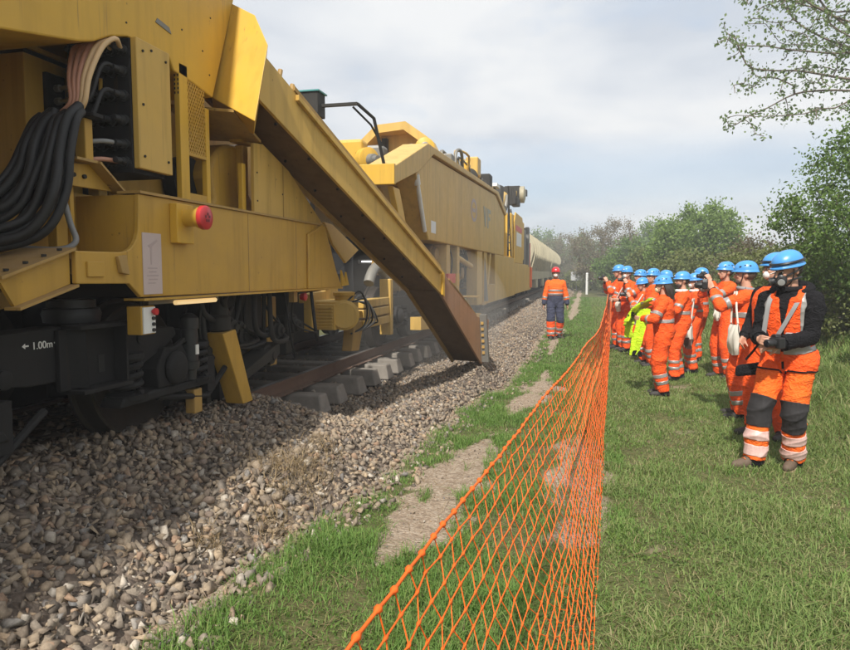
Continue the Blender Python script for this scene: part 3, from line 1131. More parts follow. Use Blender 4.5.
def vegetation():
    gz = lambda x, y: float(ground_z(x, y))
    # sparse young leaves on long boughs reaching in over the bank, top right
    x, y = 7.9, 16.5
    tree('ash_tree', 'sparse tree whose thin leafing boughs reach in at the top right', 'tree', (x, y, gz(x, y)),
         [((-1.9, 0.2, 8.0), (2.4, 2.0, 1.8)), ((-3.4, -0.2, 6.4), (1.9, 1.4, 1.3)), ((-3.8, 0.1, 4.9), (1.7, 1.0, 0.8)), ((-0.4, 0, 6.8), (2.3, 2.0, 2.4)), ((-1.0, 0, 10.0), (2.6, 2.2, 1.5)), ((-2.4, 0.3, 7.0), (1.8, 1.6, 1.5)), ((-1.6, -0.3, 5.6), (1.8, 1.5, 1.0))],
         'leaf_spring', 0.085, 17000, 31, trunk=((0.05, 0, 2.0), (-0.1, 0.05, 4.2)), step=0.2, natt=2000, kill=0.25, reach=2.8, r_tip=0.0085, spread=0.10, bark='twig', rmax=0.2)
    x, y = 4.75, 11.8
    tree('oak_tree', 'dense dark green tree filling the right edge behind the man with the camera', 'tree', (x, y, gz(x, y)),
         [((-0.1, 0, 2.5), (1.35, 1.3, 1.0)), ((-1.1, -0.3, 1.75), (0.9, 0.9, 0.75)), ((0.8, 0, 2.4), (1.3, 1.3, 1.2)), ((0.1, 0.2, 1.3), (1.7, 1.3, 0.8)), ((0.3, -0.2, 3.3), (1.0, 1.0, 0.6))],
         'leaf_tree', 0.060, 52000, 32, trunk=((0, 0.05, 0.8),), step=0.17, natt=900, kill=0.26, r_tip=0.005, spread=0.17, rmax=0.12)
    x, y = 5.4, 35.0
    tree('willow_tree', 'round bright green tree rising alone above the hedge in the middle of the people', 'tree', (x, y, gz(x, y)),
         [((0, 0, 2.9), (2.1, 1.9, 1.5)), ((0.5, 0, 3.7), (1.3, 1.3, 0.8)), ((-1.3, 0, 2.2), (1.3, 1.3, 1.0)), ((1.2, 0, 2.2), (1.3, 1.3, 1.1)), ((0, 0, 1.2), (2.3, 1.5, 0.9))],
         'leaf_fresh', 0.15, 26000, 33, trunk=((0, 0, 1.0),), step=0.3, natt=700, kill=0.45, reach=3, r_tip=0.010, spread=0.27, rmax=0.2)
    x, y = 1.5, 56.0
    a = tree('birch_tree', 'tall brownish tree just coming into leaf beyond the far end of the people', 'tree', (x, y, gz(x, y)),
             [((-0.9, 0, 3.7), (1.8, 1.6, 2.0)), ((1.0, 0, 4.2), (1.6, 1.4, 2.1)), ((0, 0, 2.0), (2.6, 1.8, 1.3))],
             'leaf_bronze', 0.13, 14000, 34, trunk=((0, 0, 1.2),), step=0.35, natt=800, kill=0.42, reach=3, r_tip=0.014, spread=0.28, rmax=0.16, bark='twig')
    x, y = 2.9, 50.0
    b = tree('hawthorn_tree', 'low bright green tree in front of the tall brownish one', 'tree', (x, y, gz(x, y)),
             [((0, 0, 1.9), (2.3, 1.7, 1.5)), ((1.4, 0, 1.6), (1.7, 1.3, 1.2)), ((-1.1, 0, 1.3), (1.4, 1.2, 1.1)), ((0.4, 0, 3.2), (1.4, 1.1, 0.8))],
             'leaf_tree', 0.16, 17000, 35, trunk=((0, 0, 0.6),), step=0.3, natt=500, kill=0.45, reach=3, r_tip=0.010, spread=0.3, rmax=0.16)
    # hedge bushes along the bank, each one its own
    def bush(label, x, y, w, h, mat, seed, n=7000, leaf=0.08, d=None):
        d = d or w
        return tree('hedge_bush', label, 'bush', (x, y, gz(x, y)),
                    [((0, 0, h * 0.45), (w * 0.55, d * 0.5, h * 0.5)), ((-w * 0.3, 0, h * 0.55), (w * 0.3, d * 0.4, h * 0.45)), ((w * 0.3, 0.1, h * 0.4), (w * 0.35, d * 0.4, h * 0.4)), ((0.05, 0, h * 0.2), (w * 0.6, d * 0.55, h * 0.22))],
                    mat, leaf, n, seed, trunk=((0, 0, h * 0.15),), step=h * 0.08, natt=420, kill=h * 0.13, reach=h * 1.2, r_tip=0.004, spread=h * 0.085, rmax=0.04, bark='twig',
                    group='bushes along the bank behind the people', parts=('stem', 'crown'), skirt=0.05)
    b1 = bush('olive green bush at the right edge below the dense dark tree', 4.6, 9.4, 2.2, 1.35, 'leaf_olive', 41, 20000, 0.05)
    b2 = bush('brownish olive bush directly behind the man with the camera', 4.2, 12.6, 2.3, 1.5, 'leaf_olive', 42, 18000, 0.06)
    b3 = bush('dull olive bush behind the man raising a camera', 4.6, 16.5, 2.8, 1.75, 'leaf_olive', 43, 16000, 0.075)
    b4 = bush('bronze tinted bush with bare twigs, left of the dark tree', 5.6, 21, 3.4, 2.3, 'leaf_bronze', 44, 14000, 0.085)
    b5 = bush('green hedge bush below the round bright green tree', 4.6, 26, 3.6, 1.9, 'leaf_olive', 45, 14000, 0.11)
    b6 = bush('greyish green hedge bush between the round tree and the brownish tree', 4.3, 36, 4.2, 2.5, 'leaf_olive', 46, 14000, 0.14)
    more = [(b6, 8.4, 36, 0.4, 0.95, 'tall olive hedge bush close to the right of the round bright green tree'),
            (b5, 4.7, 44, 2.2, 1.3, 'wide olive hedge bush just right of the low bright green tree'),
            (b5, 0.4, 64, 1.1, 1.35, 'dull hedge bush at the foot of the tall brownish tree'),
            (b4, 7.4, 16.5, 2.0, 1.05, 'bronze tinted bush filling the right edge behind the dense dark tree')]
    for src, x, y, rz, sc, lab in more:
        o = copy_tree(src, label=lab)
        place(o, x, y, rz, sc)
    # trees farther along the line
    for src, x, y, rz, sc, lab in ((a, -3.2, 84, 0.7, 1.1, 'thin bronze tree far down the line above the cream wagon end'),
                                   (b, 7.5, 74, 2.0, 1.7, 'hazy green tree seen between the brownish tree and the round one'),
                                   (b, -0.6, 100, 1.0, 1.8, 'far hazy green tree left of the brownish tree'),
                                   (b, -6.2, 112, 3.0, 2.2, 'farthest hazy green tree above the end of the train')):
        o = copy_tree(src, label=lab)
        place(o, x, y, rz, sc)
    # bare trees on the far side of the train
    x, y = -11.5, 15.5
    c = tree('bare_tree', 'bare grey tree whose twigs show above the train behind the dark lamp arm', 'tree', (x, y, gz(x, y)),
             [((0, 0, 4.6), (2.6, 2.2, 1.8)), ((0, 0, 3.0), (2.2, 2.0, 1.5))], 'leaf_bronze', 0.07, 900, 36, trunk=((0, 0, 1.8),), step=0.3, natt=900, kill=0.36, reach=3, r_tip=0.009, spread=0.1, rmax=0.15, bark='twig')
    d = tree('field_bush', 'green bush seen under the train at the left edge through the gap by the bogie', 'bush', (-8.6, 6.2, 0.2),
             [((0, 0, 0.9), (1.8, 1.6, 0.9)), ((0.8, 0, 1.2), (1.2, 1.1, 0.8))], 'leaf_spring', 0.11, 5000, 37, trunk=((0, 0, 0.3),), step=0.15, natt=300, kill=0.25, r_tip=0.005, spread=0.15, rmax=0.06, bark='twig', parts=('stem', 'crown'))
    # the wood that closes the view far off
    r = np.random.default_rng(77)
    Cs = []
    for k in range(46):
        cx = r.uniform(-95, 110); cy = r.uniform(150, 215); h = r.uniform(5, 10)
        Cs.append(blob(r, 420, (cx, cy, h * 0.5), (h * 0.75, h * 0.6, h * 0.52), 0.2))
    Cs = np.concatenate(Cs)
    Cs = Cs[Cs[:, 2] > 0]
    o = link('distant_wood', leaf_mesh('distant_wood', Cs, np.full(len(Cs), 1.3), r), None, 'leaf_tree')
    tag(o, kind='stuff')


vegetation()


# ------------------------------------------------------------------ the train
SX = -2.5          # plane of the wagon sides
FX = -5.2          # far side


def helix(c, r, z0, z1, turns, n=14):
    pts = []
    k = int(turns * n)
    for i in range(k + 1):
        t = i / k
        a = 2 * PI * turns * t
        pts.append((c[0] + r * math.cos(a), c[1] + r * math.sin(a), z0 + (z1 - z0) * t))
    return pts


def wheelset(root, y, name='wheel'):
    for sx, s in ((TRACK_X + 0.73, 1), (TRACK_X - 0.73, -1)):
        prof = [(-0.075, 0.12), (-0.075, 0.49), (-0.05, 0.492), (-0.042, 0.465), (0.07, 0.458), (0.075, 0.44), (0.05, 0.40), (0.02, 0.36), (0.0, 0.20), (0.05, 0.15), (0.09, 0.13), (0.09, 0.05)]
        m = MB()
        m.lathe((sx, y, RAIL_Z + 0.462), (s, 0, 0), prof, 40)
        m.build(name, 'wheel_steel', root, smooth=30)
    MB().cyl((TRACK_X - 0.72, y, RAIL_Z + 0.46), (TRACK_X + 0.72, y, RAIL_Z + 0.46), 0.085).build('axle', 'dark_metal', root, smooth=30)


def axle_gear(root, y, detail=True):
    """outboard spring nest, axle box, damper and brake rods of one axle on the near side"""
    X = -2.80
    m = MB()
    m.prism([(y - 0.17, 0.86), (y + 0.17, 0.86), (y + 0.19, 1.0), (y + 0.10, 1.13), (y - 0.10, 1.13), (y - 0.19, 1.0)], 'x', X - 0.12, X + 0.06)
    m.lathe((X + 0.06, y, 0.98), (1, 0, 0), [(0, 0.12), (0.03, 0.115), (0.05, 0.08), (0.055, 0.03)], 20)
    m.prism([(y - 0.56, 0.80), (y + 0.5, 0.80), (y + 0.46, 0.86), (y - 0.52, 0.86)], 'x', X - 0.10, X + 0.06)
    m.build('axle_box', 'black_metal', root, smooth=35, bevel=0.012)
    for dy in (-0.40, 0.34):
        c = MB()
        c.tube(helix((X - 0.02, y + dy, 0), 0.088, 0.87, 1.08, 3.6), 0.021, 7)
        c.tube(helix((X - 0.02, y + dy, 0), 0.052, 0.87, 1.08, 5.0), 0.013, 6)
        c.lathe((X - 0.02, y + dy, 0.835), (0, 0, 1), [(0, 0.12), (0.03, 0.125), (0.036, 0.06)], 18)
        c.lathe((X - 0.02, y + dy, 1.075), (0, 0, 1), [(0, 0.10), (0.02, 0.115), (0.05, 0.11)], 18)
        c.build('coil_spring', 'black_metal', root, smooth=40)
    if detail:
        d = MB()
        yy = y + 0.20
        d.lathe((X + 0.05, yy, 0.87), (0, 0, 1), [(0, 0.04), (0.07, 0.045), (0.075, 0.062), (0.13, 0.066), (0.132, 0.058), (0.36, 0.058), (0.362, 0.066), (0.44, 0.066), (0.46, 0.045), (0.475, 0.02)], 22)
        sh = d.build('shock_absorber', 'rubber_black', root, smooth=35)
        lb = MB()
        lb.box(X + 0.105, X + 0.113, yy - 0.018, yy + 0.018, 1.05, 1.12)
        lb.build('label', 'white_paint', sh)
        b = MB()
        b.tube([(X + 0.02, y - 0.15, 0.80), (X + 0.02, y + 0.45, 0.70), (X + 0.02, y + 0.75, 0.90)], 0.022, 8)
        b.tube([(X - 0.05, y + 0.05, 0.72), (X - 0.05, y + 0.6, 0.78)], 0.03, 8)
        b.box(X - 0.02, X + 0.05, y + 0.42, y + 0.52, 0.74, 1.0)
        b.tube([(X + 0.04, y - 0.1, 1.06), (X + 0.05, y + 0.12, 1.16), (X + 0.0, y + 0.3, 1.10)], 0.02, 8)
        b.build('brake_rod', 'black_metal', root, smooth=40)


def letters(text, size, loc, rot, mat, parent, name='lettering', depth=0.0015, sx=1.0):
    cu = bpy.data.curves.new(name, 'FONT')
    cu.body = text
    cu.size = size
    cu.extrude = depth
    cu.align_x = 'CENTER'
    tmp = bpy.data.objects.new('lettering', cu)
    COL.objects.link(tmp)
    dg = bpy.context.evaluated_depsgraph_get()
    me = bpy.data.meshes.new_from_object(tmp.evaluated_get(dg))
    bpy.data.objects.remove(tmp)
    bpy.data.curves.remove(cu)
    me.materials.clear()
    o = link(name, me, parent, mat)
    o.location = Vector(loc) - (origin(parent) if parent else Vector())
    o.rotation_euler = rot
    o.scale = (sx, 1, 1)
    return o


SIDE = (R(90), 0, R(90))       # lettering that reads on a side facing +X


def near_wagon():
    root = thing('track_machine', 'big weathered yellow track machine wagon with hoses and a slanting chute, nearest on the left', 'rail wagon', (TRACK_X, 4.5, RAIL_Z))
    # --- main side beam with the cut-away step and its lip
    prof = [(2.85, 1.575), (3.25, 1.570), (3.35, 1.490), (6.62, 1.480), (6.46, 1.66), (6.17, 2.09), (3.355, 2.085)]
    for k in range(7):
        a = PI / 2 * k / 6
        prof.append((3.345 - 0.16 * (1 - math.cos(a)) , 1.90 - 0.155 * math.sin(a)))
    prof += [(2.85, 1.742)]
    beam = MB().prism(prof, 'x', SX - 0.03, SX).build('side_beam', 'yellow_paint', root, bevel=0.006)
    MB().box(SX - 0.12, SX + 0.018, 3.352, 6.60, 1.468, 1.482).build('bottom_lip', 'yellow_paint', beam)
    MB().box(SX - 0.14, SX + 0.016, 3.350, 6.17, 2.087, 2.102).build('top_lip', 'yellow_worn', beam)
    for y in (4.62, 5.48):
        MB().box(SX - 0.002, SX + 0.003, y, y + 0.008, 1.49, 2.08).build('weld_seam', 'yellow_worn', beam)
    m = MB()
    m.tube([(SX + 0.012, 5.72, 1.49), (SX + 0.012, 5.72, 1.98), (SX + 0.014, 6.05, 2.085)], 0.016, 6)
    m.build('conduit', 'yellow_paint', beam)
    MB().prism([(2.85, 1.58), (6.6, 1.49), (6.17, 2.08), (2.85, 2.08)], 'x', FX, FX + 0.05).build('side_beam', 'yellow_paint', root)
    # step floor, recess walls and deck
    m = MB()
    m.box(-3.30, SX - 0.031, 2.853, 3.345, 1.70, 1.738)
    m.build('step_floor', 'yellow_paint', root, bevel=0.004)
    m = MB()
    m.box(-2.96, -2.93, 2.86, 3.9, 1.742, 2.10)
    m.box(-2.929, SX - 0.031, 3.36, 3.39, 1.742, 2.08)
    m.build('recess_wall', 'yellow_paint', root)
    m = MB()
    m.box(-2.82, -2.76, 3.02, 3.10, 1.742, 2.28)
    m.box(-2.765, -2.74, 3.10, 3.13, 1.742, 2.12)
    m.build('recess_post', 'yellow_paint', root, bevel=0.004)
    MB().box(FX + 0.051, SX - 0.142, 3.40, 6.3, 2.03, 2.085).build('deck', 'yellow_worn', root)
    MB().box(FX + 0.1, -2.97, 2.86, 3.399, 1.64, 1.70).build('end_sill', 'yellow_worn', root)
    # little plate and tag on the low beam
    MB().box(SX, SX + 0.012, 2.92, 3.04, 1.61, 1.69).build('cover_plate', 'yellow_paint', root, bevel=0.003)
    m = MB()
    m.hexa([(SX, 3.16, 1.63), (SX + 0.03, 3.16, 1.63), (SX + 0.03, 3.22, 1.62), (SX, 3.22, 1.62), (SX, 3.14, 1.72), (SX + 0.02, 3.14, 1.72), (SX + 0.02, 3.21, 1.73), (SX, 3.21, 1.73)])
    m.build('latch', 'yellow_worn', root, bevel=0.004)
    # --- bracket arms at the very end
    m = MB()
    m.prism([(2.84, 1.735), (2.84, 1.575), (2.50, 1.475), (2.42, 1.60)], 'x', SX - 0.05, SX - 0.03)
    m.build('bracket_web', 'yellow_paint', root)
    m = MB()
    m.hexa([(SX - 0.34, 2.40, 1.602), (SX + 0.01, 2.40, 1.602), (SX + 0.01, 2.845, 1.744), (SX - 0.34, 2.845, 1.744),
            (SX - 0.34, 2.40, 1.616), (SX + 0.01, 2.40, 1.616), (SX + 0.01, 2.845, 1.758), (SX - 0.34, 2.845, 1.758)])
    m.hexa([(SX - 0.07, 2.48, 1.46), (SX + 0.02, 2.48, 1.46), (SX + 0.02, 2.845, 1.56), (SX - 0.07, 2.845, 1.56),
            (SX - 0.07, 2.48, 1.474), (SX + 0.02, 2.48, 1.474), (SX + 0.02, 2.845, 1.573), (SX - 0.07, 2.845, 1.573)])
    fl = m.build('bracket_flange', 'yellow_worn', root)
    for y in (2.47, 2.58, 2.69, 2.79):
        z = 1.616 + (y - 2.40) * 0.319
        MB().cyl((SX - 0.04, y, z), (SX - 0.04, y, z + 0.012), 0.012, n=8).build('bolt', 'dark_metal', fl)
    for x in (SX - 0.50, -4.6):
        MB().prism([(2.62, 1.50), (2.70, 1.42), (3.30, 1.53), (3.26, 1.60)], 'x', x, x + 0.06).build('drawbar_bracket', 'yellow_worn', root)
    # --- gusset with post that carries the hoses
    m = MB()
    m.prism([(3.00, 2.10), (3.00, 2.215), (3.21, 2.235), (3.40, 2.105)], 'x', -2.72, -2.70)
    m.build('gusset', 'yellow_paint', root, bevel=0.003)
    m = MB()
    m.hexa([(-2.72, 3.20, 2.235), (-2.62, 3.20, 2.235), (-2.62, 3.41, 2.09), (-2.72, 3.41, 2.09), (-2.72, 3.205, 2.247), (-2.62, 3.205, 2.247), (-2.62, 3.42, 2.097), (-2.72, 3.42, 2.097)])
    m.box(-2.76, -2.64, 3.05, 3.24, 2.236, 2.25)
    m.build('gusset_flange', 'yellow_worn', root)
    for yy in (3.08, 3.16):
        MB().cyl((-2.70, yy, 2.16), (-2.685, yy, 2.16), 0.012, n=8).build('bolt', 'dark_metal', root)
    MB().box(-2.735, -2.665, 3.145, 3.205, 2.25, 2.475).build('hose_post', 'yellow_paint', root, bevel=0.006)
    MB().box(-2.97, -2.60, 3.135, 3.215, 2.476, 2.50).build('hose_clamp', 'black_metal', root, bevel=0.004)
    # --- cable box: tan cover plate, black terminal wall with connectors
    cb = MB().box(-2.59, -2.55, 3.445, 3.765, 2.245, 2.995).build('cable_box_cover', 'yellow_dusty', root, bevel=0.005)
    for y, z in ((3.49, 2.32), (3.49, 2.62), (3.50, 2.93), (3.58, 2.955), (3.72, 2.93), (3.72, 2.32)):
        MB().cyl((-2.55, y, z), (-2.543, y, z), 0.008, n=8).build('bolt', 'dark_metal', cb)
    m = MB()
    m.box(-3.02, -2.592, 3.44, 3.74, 2.22, 2.99)
    m.build('terminal_box', 'black_metal', root, bevel=0.005)
    r = random.Random(5)
    cols = (-2.635, -2.71, -2.785, -2.86, -2.935)
    rows = (2.92, 2.80, 2.66, 2.52, 2.38, 2.28)
    for j, z in enumerate(rows):
        for i, x in enumerate(cols):
            m = MB()
            m.lathe((x, 3.44, z), (0, -1, 0), [(0, 0.032), (0.02, 0.032), (0.022, 0.024), (0.055, 0.024), (0.057, 0.019), (0.10, 0.017)], 12)
            m.build('cable_gland', 'rubber_black', root, smooth=35)
    # copper coloured hoses from the top row, arching down to the clamp
    ends = [(-2.64, 2.525), (-2.66, 2.53), (-2.685, 2.53), (-2.71, 2.52), (-2.735, 2.525), (-2.76, 2.52)]
    for i in range(5):
        pts = spline([(cols[i], 3.42, 2.92), (-2.575 - 0.052 * i, 3.30, 2.935 - 0.006 * i), (-2.59 - 0.046 * i, 3.21, 2.86), (-2.605 - 0.032 * i, 3.125, 2.69), (-2.615 - 0.022 * i, 3.095, 2.55), (-2.66 - 0.03 * i, 3.10, 2.49)], 6)
        MB().tube(pts, 0.0145, 8).build('copper_hose', 'hose_cream' if i < 2 else 'hose_pink', root, smooth=60)
    for i, (z0, sag) in enumerate(((2.80, 0.05), (2.66, 0.02))):
        pts = spline([(-2.64, 3.42, z0), (-2.64, 3.27, z0 - 0.01), (-2.66, 3.19, z0 - 0.15 - sag), (-2.72, 3.14, 2.52), (-2.78, 3.10, 2.49)], 6)
        MB().tube(pts, 0.013, 8).build('dark_cable', 'cable_black', root, smooth=60)
    for x, z in ((-2.64, 2.38), (-2.66, 2.28)):
        pts = spline([(x, 3.42, z), (x - 0.02, 3.28, z - 0.005), (x - 0.10, 3.20, z - 0.03), (x - 0.22, 3.24, z - 0.05)], 6)
        MB().tube(pts, 0.013, 8).build('dark_cable', 'strap_grey' if z > 2.3 else 'hose_pink', root, smooth=60)
    # heavy black hoses hanging off the clamp and sweeping out of the picture
    right = [(-2.60, 3.06, 2.49), (-2.595, 2.99, 2.42), (-2.575, 2.93, 2.24), (-2.575, 2.885, 2.05), (-2.62, 2.82, 1.875), (-2.72, 2.74, 1.785), (-2.90, 2.58, 1.755), (-3.2, 2.3, 1.80)]
    left = [(-2.93, 3.06, 2.46), (-2.925, 2.99, 2.40), (-2.915, 2.93, 2.30), (-2.93, 2.87, 2.20), (-2.97, 2.78, 2.10), (-3.02, 2.70, 2.04), (-3.12, 2.55, 2.0), (-3.4, 2.2, 2.0)]
    rh = random.Random(41)
    for i in range(15):
        t = i / 14 if i < 12 else (0.2, 0.5, 0.75)[i - 12]
        dy = -0.045 if i % 2 else 0.0
        dy += 0.05 if i >= 12 else 0
        pts = []
        for k, (a, b_) in enumerate(zip(right, left)):
            q = Vector(a).lerp(Vector(b_), t)
            q += Vector((rh.uniform(-1, 1) * 0.012, dy * min(1, k / 2) + rh.uniform(-1, 1) * 0.012, rh.uniform(-1, 1) * 0.012 + (0.02 if i % 2 else 0) * (k == 0)))
            pts.append(q)
        MB().tube(spline(pts, 7), (0.022, 0.026, 0.019)[i % 3], 9).build('black_hose', 'cable_black', root, smooth=60)
    # grey hose loop on the recess
    pts = spline([(-2.735, 3.05, 2.02), (-2.71, 3.06, 1.90), (-2.68, 3.06, 1.80), (-2.74, 3.0, 1.755), (-2.95, 2.92, 1.765)], 6)
    MB().tube(pts, 0.016, 8).build('grey_hose', 'strap_grey', root, smooth=60)
    # --- cabinet at the left edge
    cab = MB().box(-4.6, -3.10, 3.20, 3.62, 1.75, 2.875).build('cabinet', 'yellow_paint', root, bevel=0.006)
    m = MB()
    m.box(-4.62, -3.08, 3.175, 3.64, 2.90, 2.925)
    m.build('cabinet_lid', 'yellow_paint', cab, bevel=0.004)
    MB().box(-4.6, -3.1, 3.20, 3.6, 2.876, 2.899).build('seal', 'rubber_black', cab)
    MB().box(-3.099, -3.07, 3.33, 3.47, 1.95, 2.80).build('cabinet_door', 'black_metal', cab, bevel=0.003)
    m = MB()
    m.box(-3.08, -3.0, 3.64, 3.72, 1.75, 2.92)
    m.build('corner_post', 'yellow_paint', root, bevel=0.005)
    for z in (2.72, 2.645, 2.56, 2.50):
        m = MB()
        m.lathe((-3.07, 3.40, z), (1, 0, 0), [(0, 0.022), (0.03, 0.022), (0.032, 0.013), (0.11, 0.013), (0.112, 0.018), (0.14, 0.018)], 10)
        m.tube([(-2.93, 3.40, z), (-2.88, 3.42, z - 0.01)], 0.007, 6)
        m.build('pipe_fitting', 'steel_bright', root, smooth=35)
    MB().tube(spline([(-3.0, 3.45, 2.88), (-2.86, 3.47, 2.895), (-2.80, 3.46, 2.87), (-2.79, 3.44, 2.78), (-2.79, 3.43, 2.70)], 6), 0.011, 7).build('bent_pipe', 'yellow_clean', root, smooth=60)
    # bulkhead that closes the space behind guard and engine housing
    MB().prism([(3.80, 2.09), (3.80, 3.2), (4.7, 3.2), (5.2, 3.0), (5.8, 2.8), (6.35, 2.09)], 'x', -3.06, -3.02).build('bulkhead', 'yellow_paint', root)
    # plain dark box behind the cables, for depth
    MB().box(-3.69, -3.07, 3.75, 4.5, 2.09, 2.99).build('dark_backing', 'dark_metal', root)
    # --- big hopper overhead
    pr = [(2.2, 2.70), (2.56, 2.735), (2.82, 2.79), (3.05, 2.84), (3.16, 2.875), (3.30, 2.95), (3.44, 2.995), (3.84, 2.995), (3.88, 2.93), (4.10, 2.91), (4.34, 2.872), (4.66, 3.66), (4.75, 4.1), (4.4, 4.7), (2.2, 4.7)]
    hop = MB().prism(pr, 'x', -5.1, -2.60).build('hopper', 'yellow_clean', root, bevel=0.01)
    for y, z in ((3.43, 3.07), (3.98, 3.22), (4.22, 3.16), (3.86, 3.4), (4.33, 3.42), (4.30, 3.02)):
        MB().cyl((-2.60, y, z), (-2.596, y, z), 0.006, n=8).build('rivet', 'dark_metal', hop)
    m = MB()
    m.hexa([(-2.6, 3.70, 3.17), (-2.595, 3.70, 3.17), (-2.595, 3.86, 3.15), (-2.6, 3.86, 3.15), (-2.6, 3.72, 3.20), (-2.596, 3.72, 3.20), (-2.596, 3.84, 3.185), (-2.6, 3.84, 3.185)])
    m.build('scrape_mark', 'grey_metal', hop)
    # --- hood: bright slanted cover where the chute starts
    A = [(-2.66, 4.658, 3.672), (-2.378, 4.567, 3.508), (-2.228, 4.465, 3.251), (-2.25, 4.29, 2.68), (-2.657, 4.416, 2.90)]
    Bk = [(x - 0.22, y + 0.40, z + 0.0) for x, y, z in A]
    m = MB()
    m.add(A + Bk, [(0, 1, 2, 3, 4), (9, 8, 7, 6, 5), (0, 5, 6, 1), (1, 6, 7, 2), (2, 7, 8, 3), (3, 8, 9, 4), (4, 9, 5, 0)])
    m.build('hood', 'yellow_clean', root, bevel=0.006)
    m = MB()
    m.hexa([(-3.0, 4.36, 2.84), (-2.45, 4.36, 2.77), (-2.52, 4.9, 2.66), (-3.0, 4.9, 2.70), (-3.0, 4.36, 2.86), (-2.45, 4.36, 2.79), (-2.52, 4.9, 2.68), (-3.0, 4.9, 2.72)])
    m.build('hood_floor', 'yellow_worn', root)
    # --- mesh guard between posts
    m = MB()
    m.box(-2.64, -2.60, 3.935, 4.03, 2.115, 3.0)
    gp = m.build('guard_post', 'yellow_clean', root, bevel=0.004)
    m = MB()
    r = random.Random(2)
    for k in range(7):
        for dx in (-0.012, 0.012):
            m.box(-2.62 + dx - 0.004, -2.62 + dx + 0.004, 3.9325, 3.935, 2.80 + k * 0.028, 2.815 + k * 0.028)
    m.build('slot', 'black_metal', gp)
    g = MB()
    y0, y1, z0, z1 = 4.03, 4.24, 2.44, 2.985
    k = -30
    p = 0.046
    while k * p < (z1 - z0) + 0.4:
        for sgn in (1, -1):
            a = []
            for yy in (y0, y1):
                a.append((yy, z0 + k * p + (yy - y0) * 1.7 * sgn + (0 if sgn > 0 else 0.36)))
            (ya, za), (yb, zb) = a
            lo, hi = z0, z1
            if max(za, zb) < lo or min(za, zb) > hi:
                continue
            def clip(za, zb):
                t0, t1 = 0.0, 1.0
                d = zb - za
                for bound, keep_hi in ((lo, False), (hi, True)):
                    t = (bound - za) / d
                    if (d > 0) != keep_hi:
                        t0 = max(t0, t)
                    else:
                        t1 = min(t1, t)
                return t0, t1
            t0, t1 = clip(za, zb)
            if t1 - t0 < 0.02:
                continue
            P = lambda t: (-2.612, ya + (yb - ya) * t, za + (zb - za) * t)
            g.tube([P(t0), P(t1)], 0.0062, 4)
        k += 1
    g.box(-2.62, -2.602, y0, y1, z1, z1 + 0.02); g.box(-2.62, -2.602, y0, y1, z0 - 0.02, z0)
    g.build('guard_mesh', 'yellow_paint', root)
    MB().box(-2.64, -2.60, 4.24, 4.285, 2.115, 2.78).build('guard_post', 'yellow_clean', root, bevel=0.004)
    MB().box(-2.635, -2.605, 4.03, 4.24, 2.115, 2.17).build('guard_rail', 'yellow_paint', root)
    MB().cyl((-2.63, 4.262, 2.785), (-2.63, 4.10, 2.79), 0.012, n=8).build('guard_pin', 'steel_bright', root)
    # --- rounded engine housing
    m = MB()
    ring = []
    for t in range(9):
        a = PI * 0.5 * t / 8
        ring.append((4.52 + 0.42 * (1 - math.cos(a)), 2.30 + 0.36 * math.sin(a)))
    poly = [(4.55, 2.10)] + [(4.60, 2.20)] + ring[1:] + [(5.08, 2.70), (5.10, 2.34), (5.30, 2.16), (5.30, 2.10)]
    m.prism(poly, 'x', -3.6, -2.76)
    m.build('engine_housing', 'yellow_paint', root, bevel=0.03, smooth=40)
    m = MB()
    m.lathe((-2.90, 4.50, 2.30), (1, 0, 0), [(-0.10, 0.20), (0.0, 0.20), (0.0, 0.16)], 24)
    m.build('fan_ring', 'black_metal', root, smooth=35)
    m = MB()
    m.box(-2.77, -2.70, 4.93, 5.02, 2.26, 2.66)
    m.box(-2.77, -2.66, 4.84, 5.06, 2.665, 2.70)
    m.build('housing_strap', 'yellow_paint', root, bevel=0.01)
    MB().box(-2.64, -2.60, 4.735, 4.79, 2.105, 2.48).build('panel_post', 'yellow_clean', root, bevel=0.004)
    # --- flush triangular side panel below the chute
    m = MB()
    m.prism([(4.79, 2.104), (4.80, 2.64), (4.95, 2.66), (5.42, 2.52), (6.20, 2.104)], 'x', SX - 0.06, SX - 0.03)
    tp = m.build('side_panel', 'yellow_dusty', root, bevel=0.004)
    MB().box(SX - 0.03, SX - 0.026, 5.30, 5.308, 2.105, 2.54).build('weld_seam', 'yellow_worn', tp)
    for y, z in ((4.84, 2.2), (4.84, 2.42), (5.29, 2.3), (5.9, 2.2)):
        MB().cyl((SX - 0.03, y, z), (SX - 0.025, y, z), 0.007, n=8).build('rivet', 'dark_metal', tp)
    # end plates behind the beam
    m = MB()
    m.prism([(6.40, 2.15), (6.62, 2.14), (7.45, 1.90), (7.02, 1.74), (6.64, 1.93)], 'x', -2.63, -2.60)
    m.build('end_gusset', 'yellow_dusty', root, bevel=0.004)
    m = MB()
    m.prism([(6.17, 2.06), (6.63, 1.93), (6.85, 1.52), (6.64, 1.482)], 'x', -2.66, -2.632)
    m.build('end_gusset', 'yellow_worn', root)
    m = MB()
    m.prism([(6.63, 1.49), (6.62, 1.66), (6.74, 1.52), (6.76, 1.64), (6.84, 1.50)], 'x', SX - 0.02, SX)
    m.build('torn_plate', 'yellow_clean', root)
    # --- tail lamp on its box
    tb = MB().box(SX, SX + 0.055, 3.64, 3.82, 1.815, 2.06).build('lamp_box', 'yellow_clean', root, bevel=0.006)
    tl = MB().lathe((SX + 0.055, 3.74, 1.975), (1, 0, 0), [(0, 0.055), (0.08, 0.055), (0.085, 0.065), (0.11, 0.066)], 28).build('tail_lamp', 'yellow_clean', root, smooth=35)
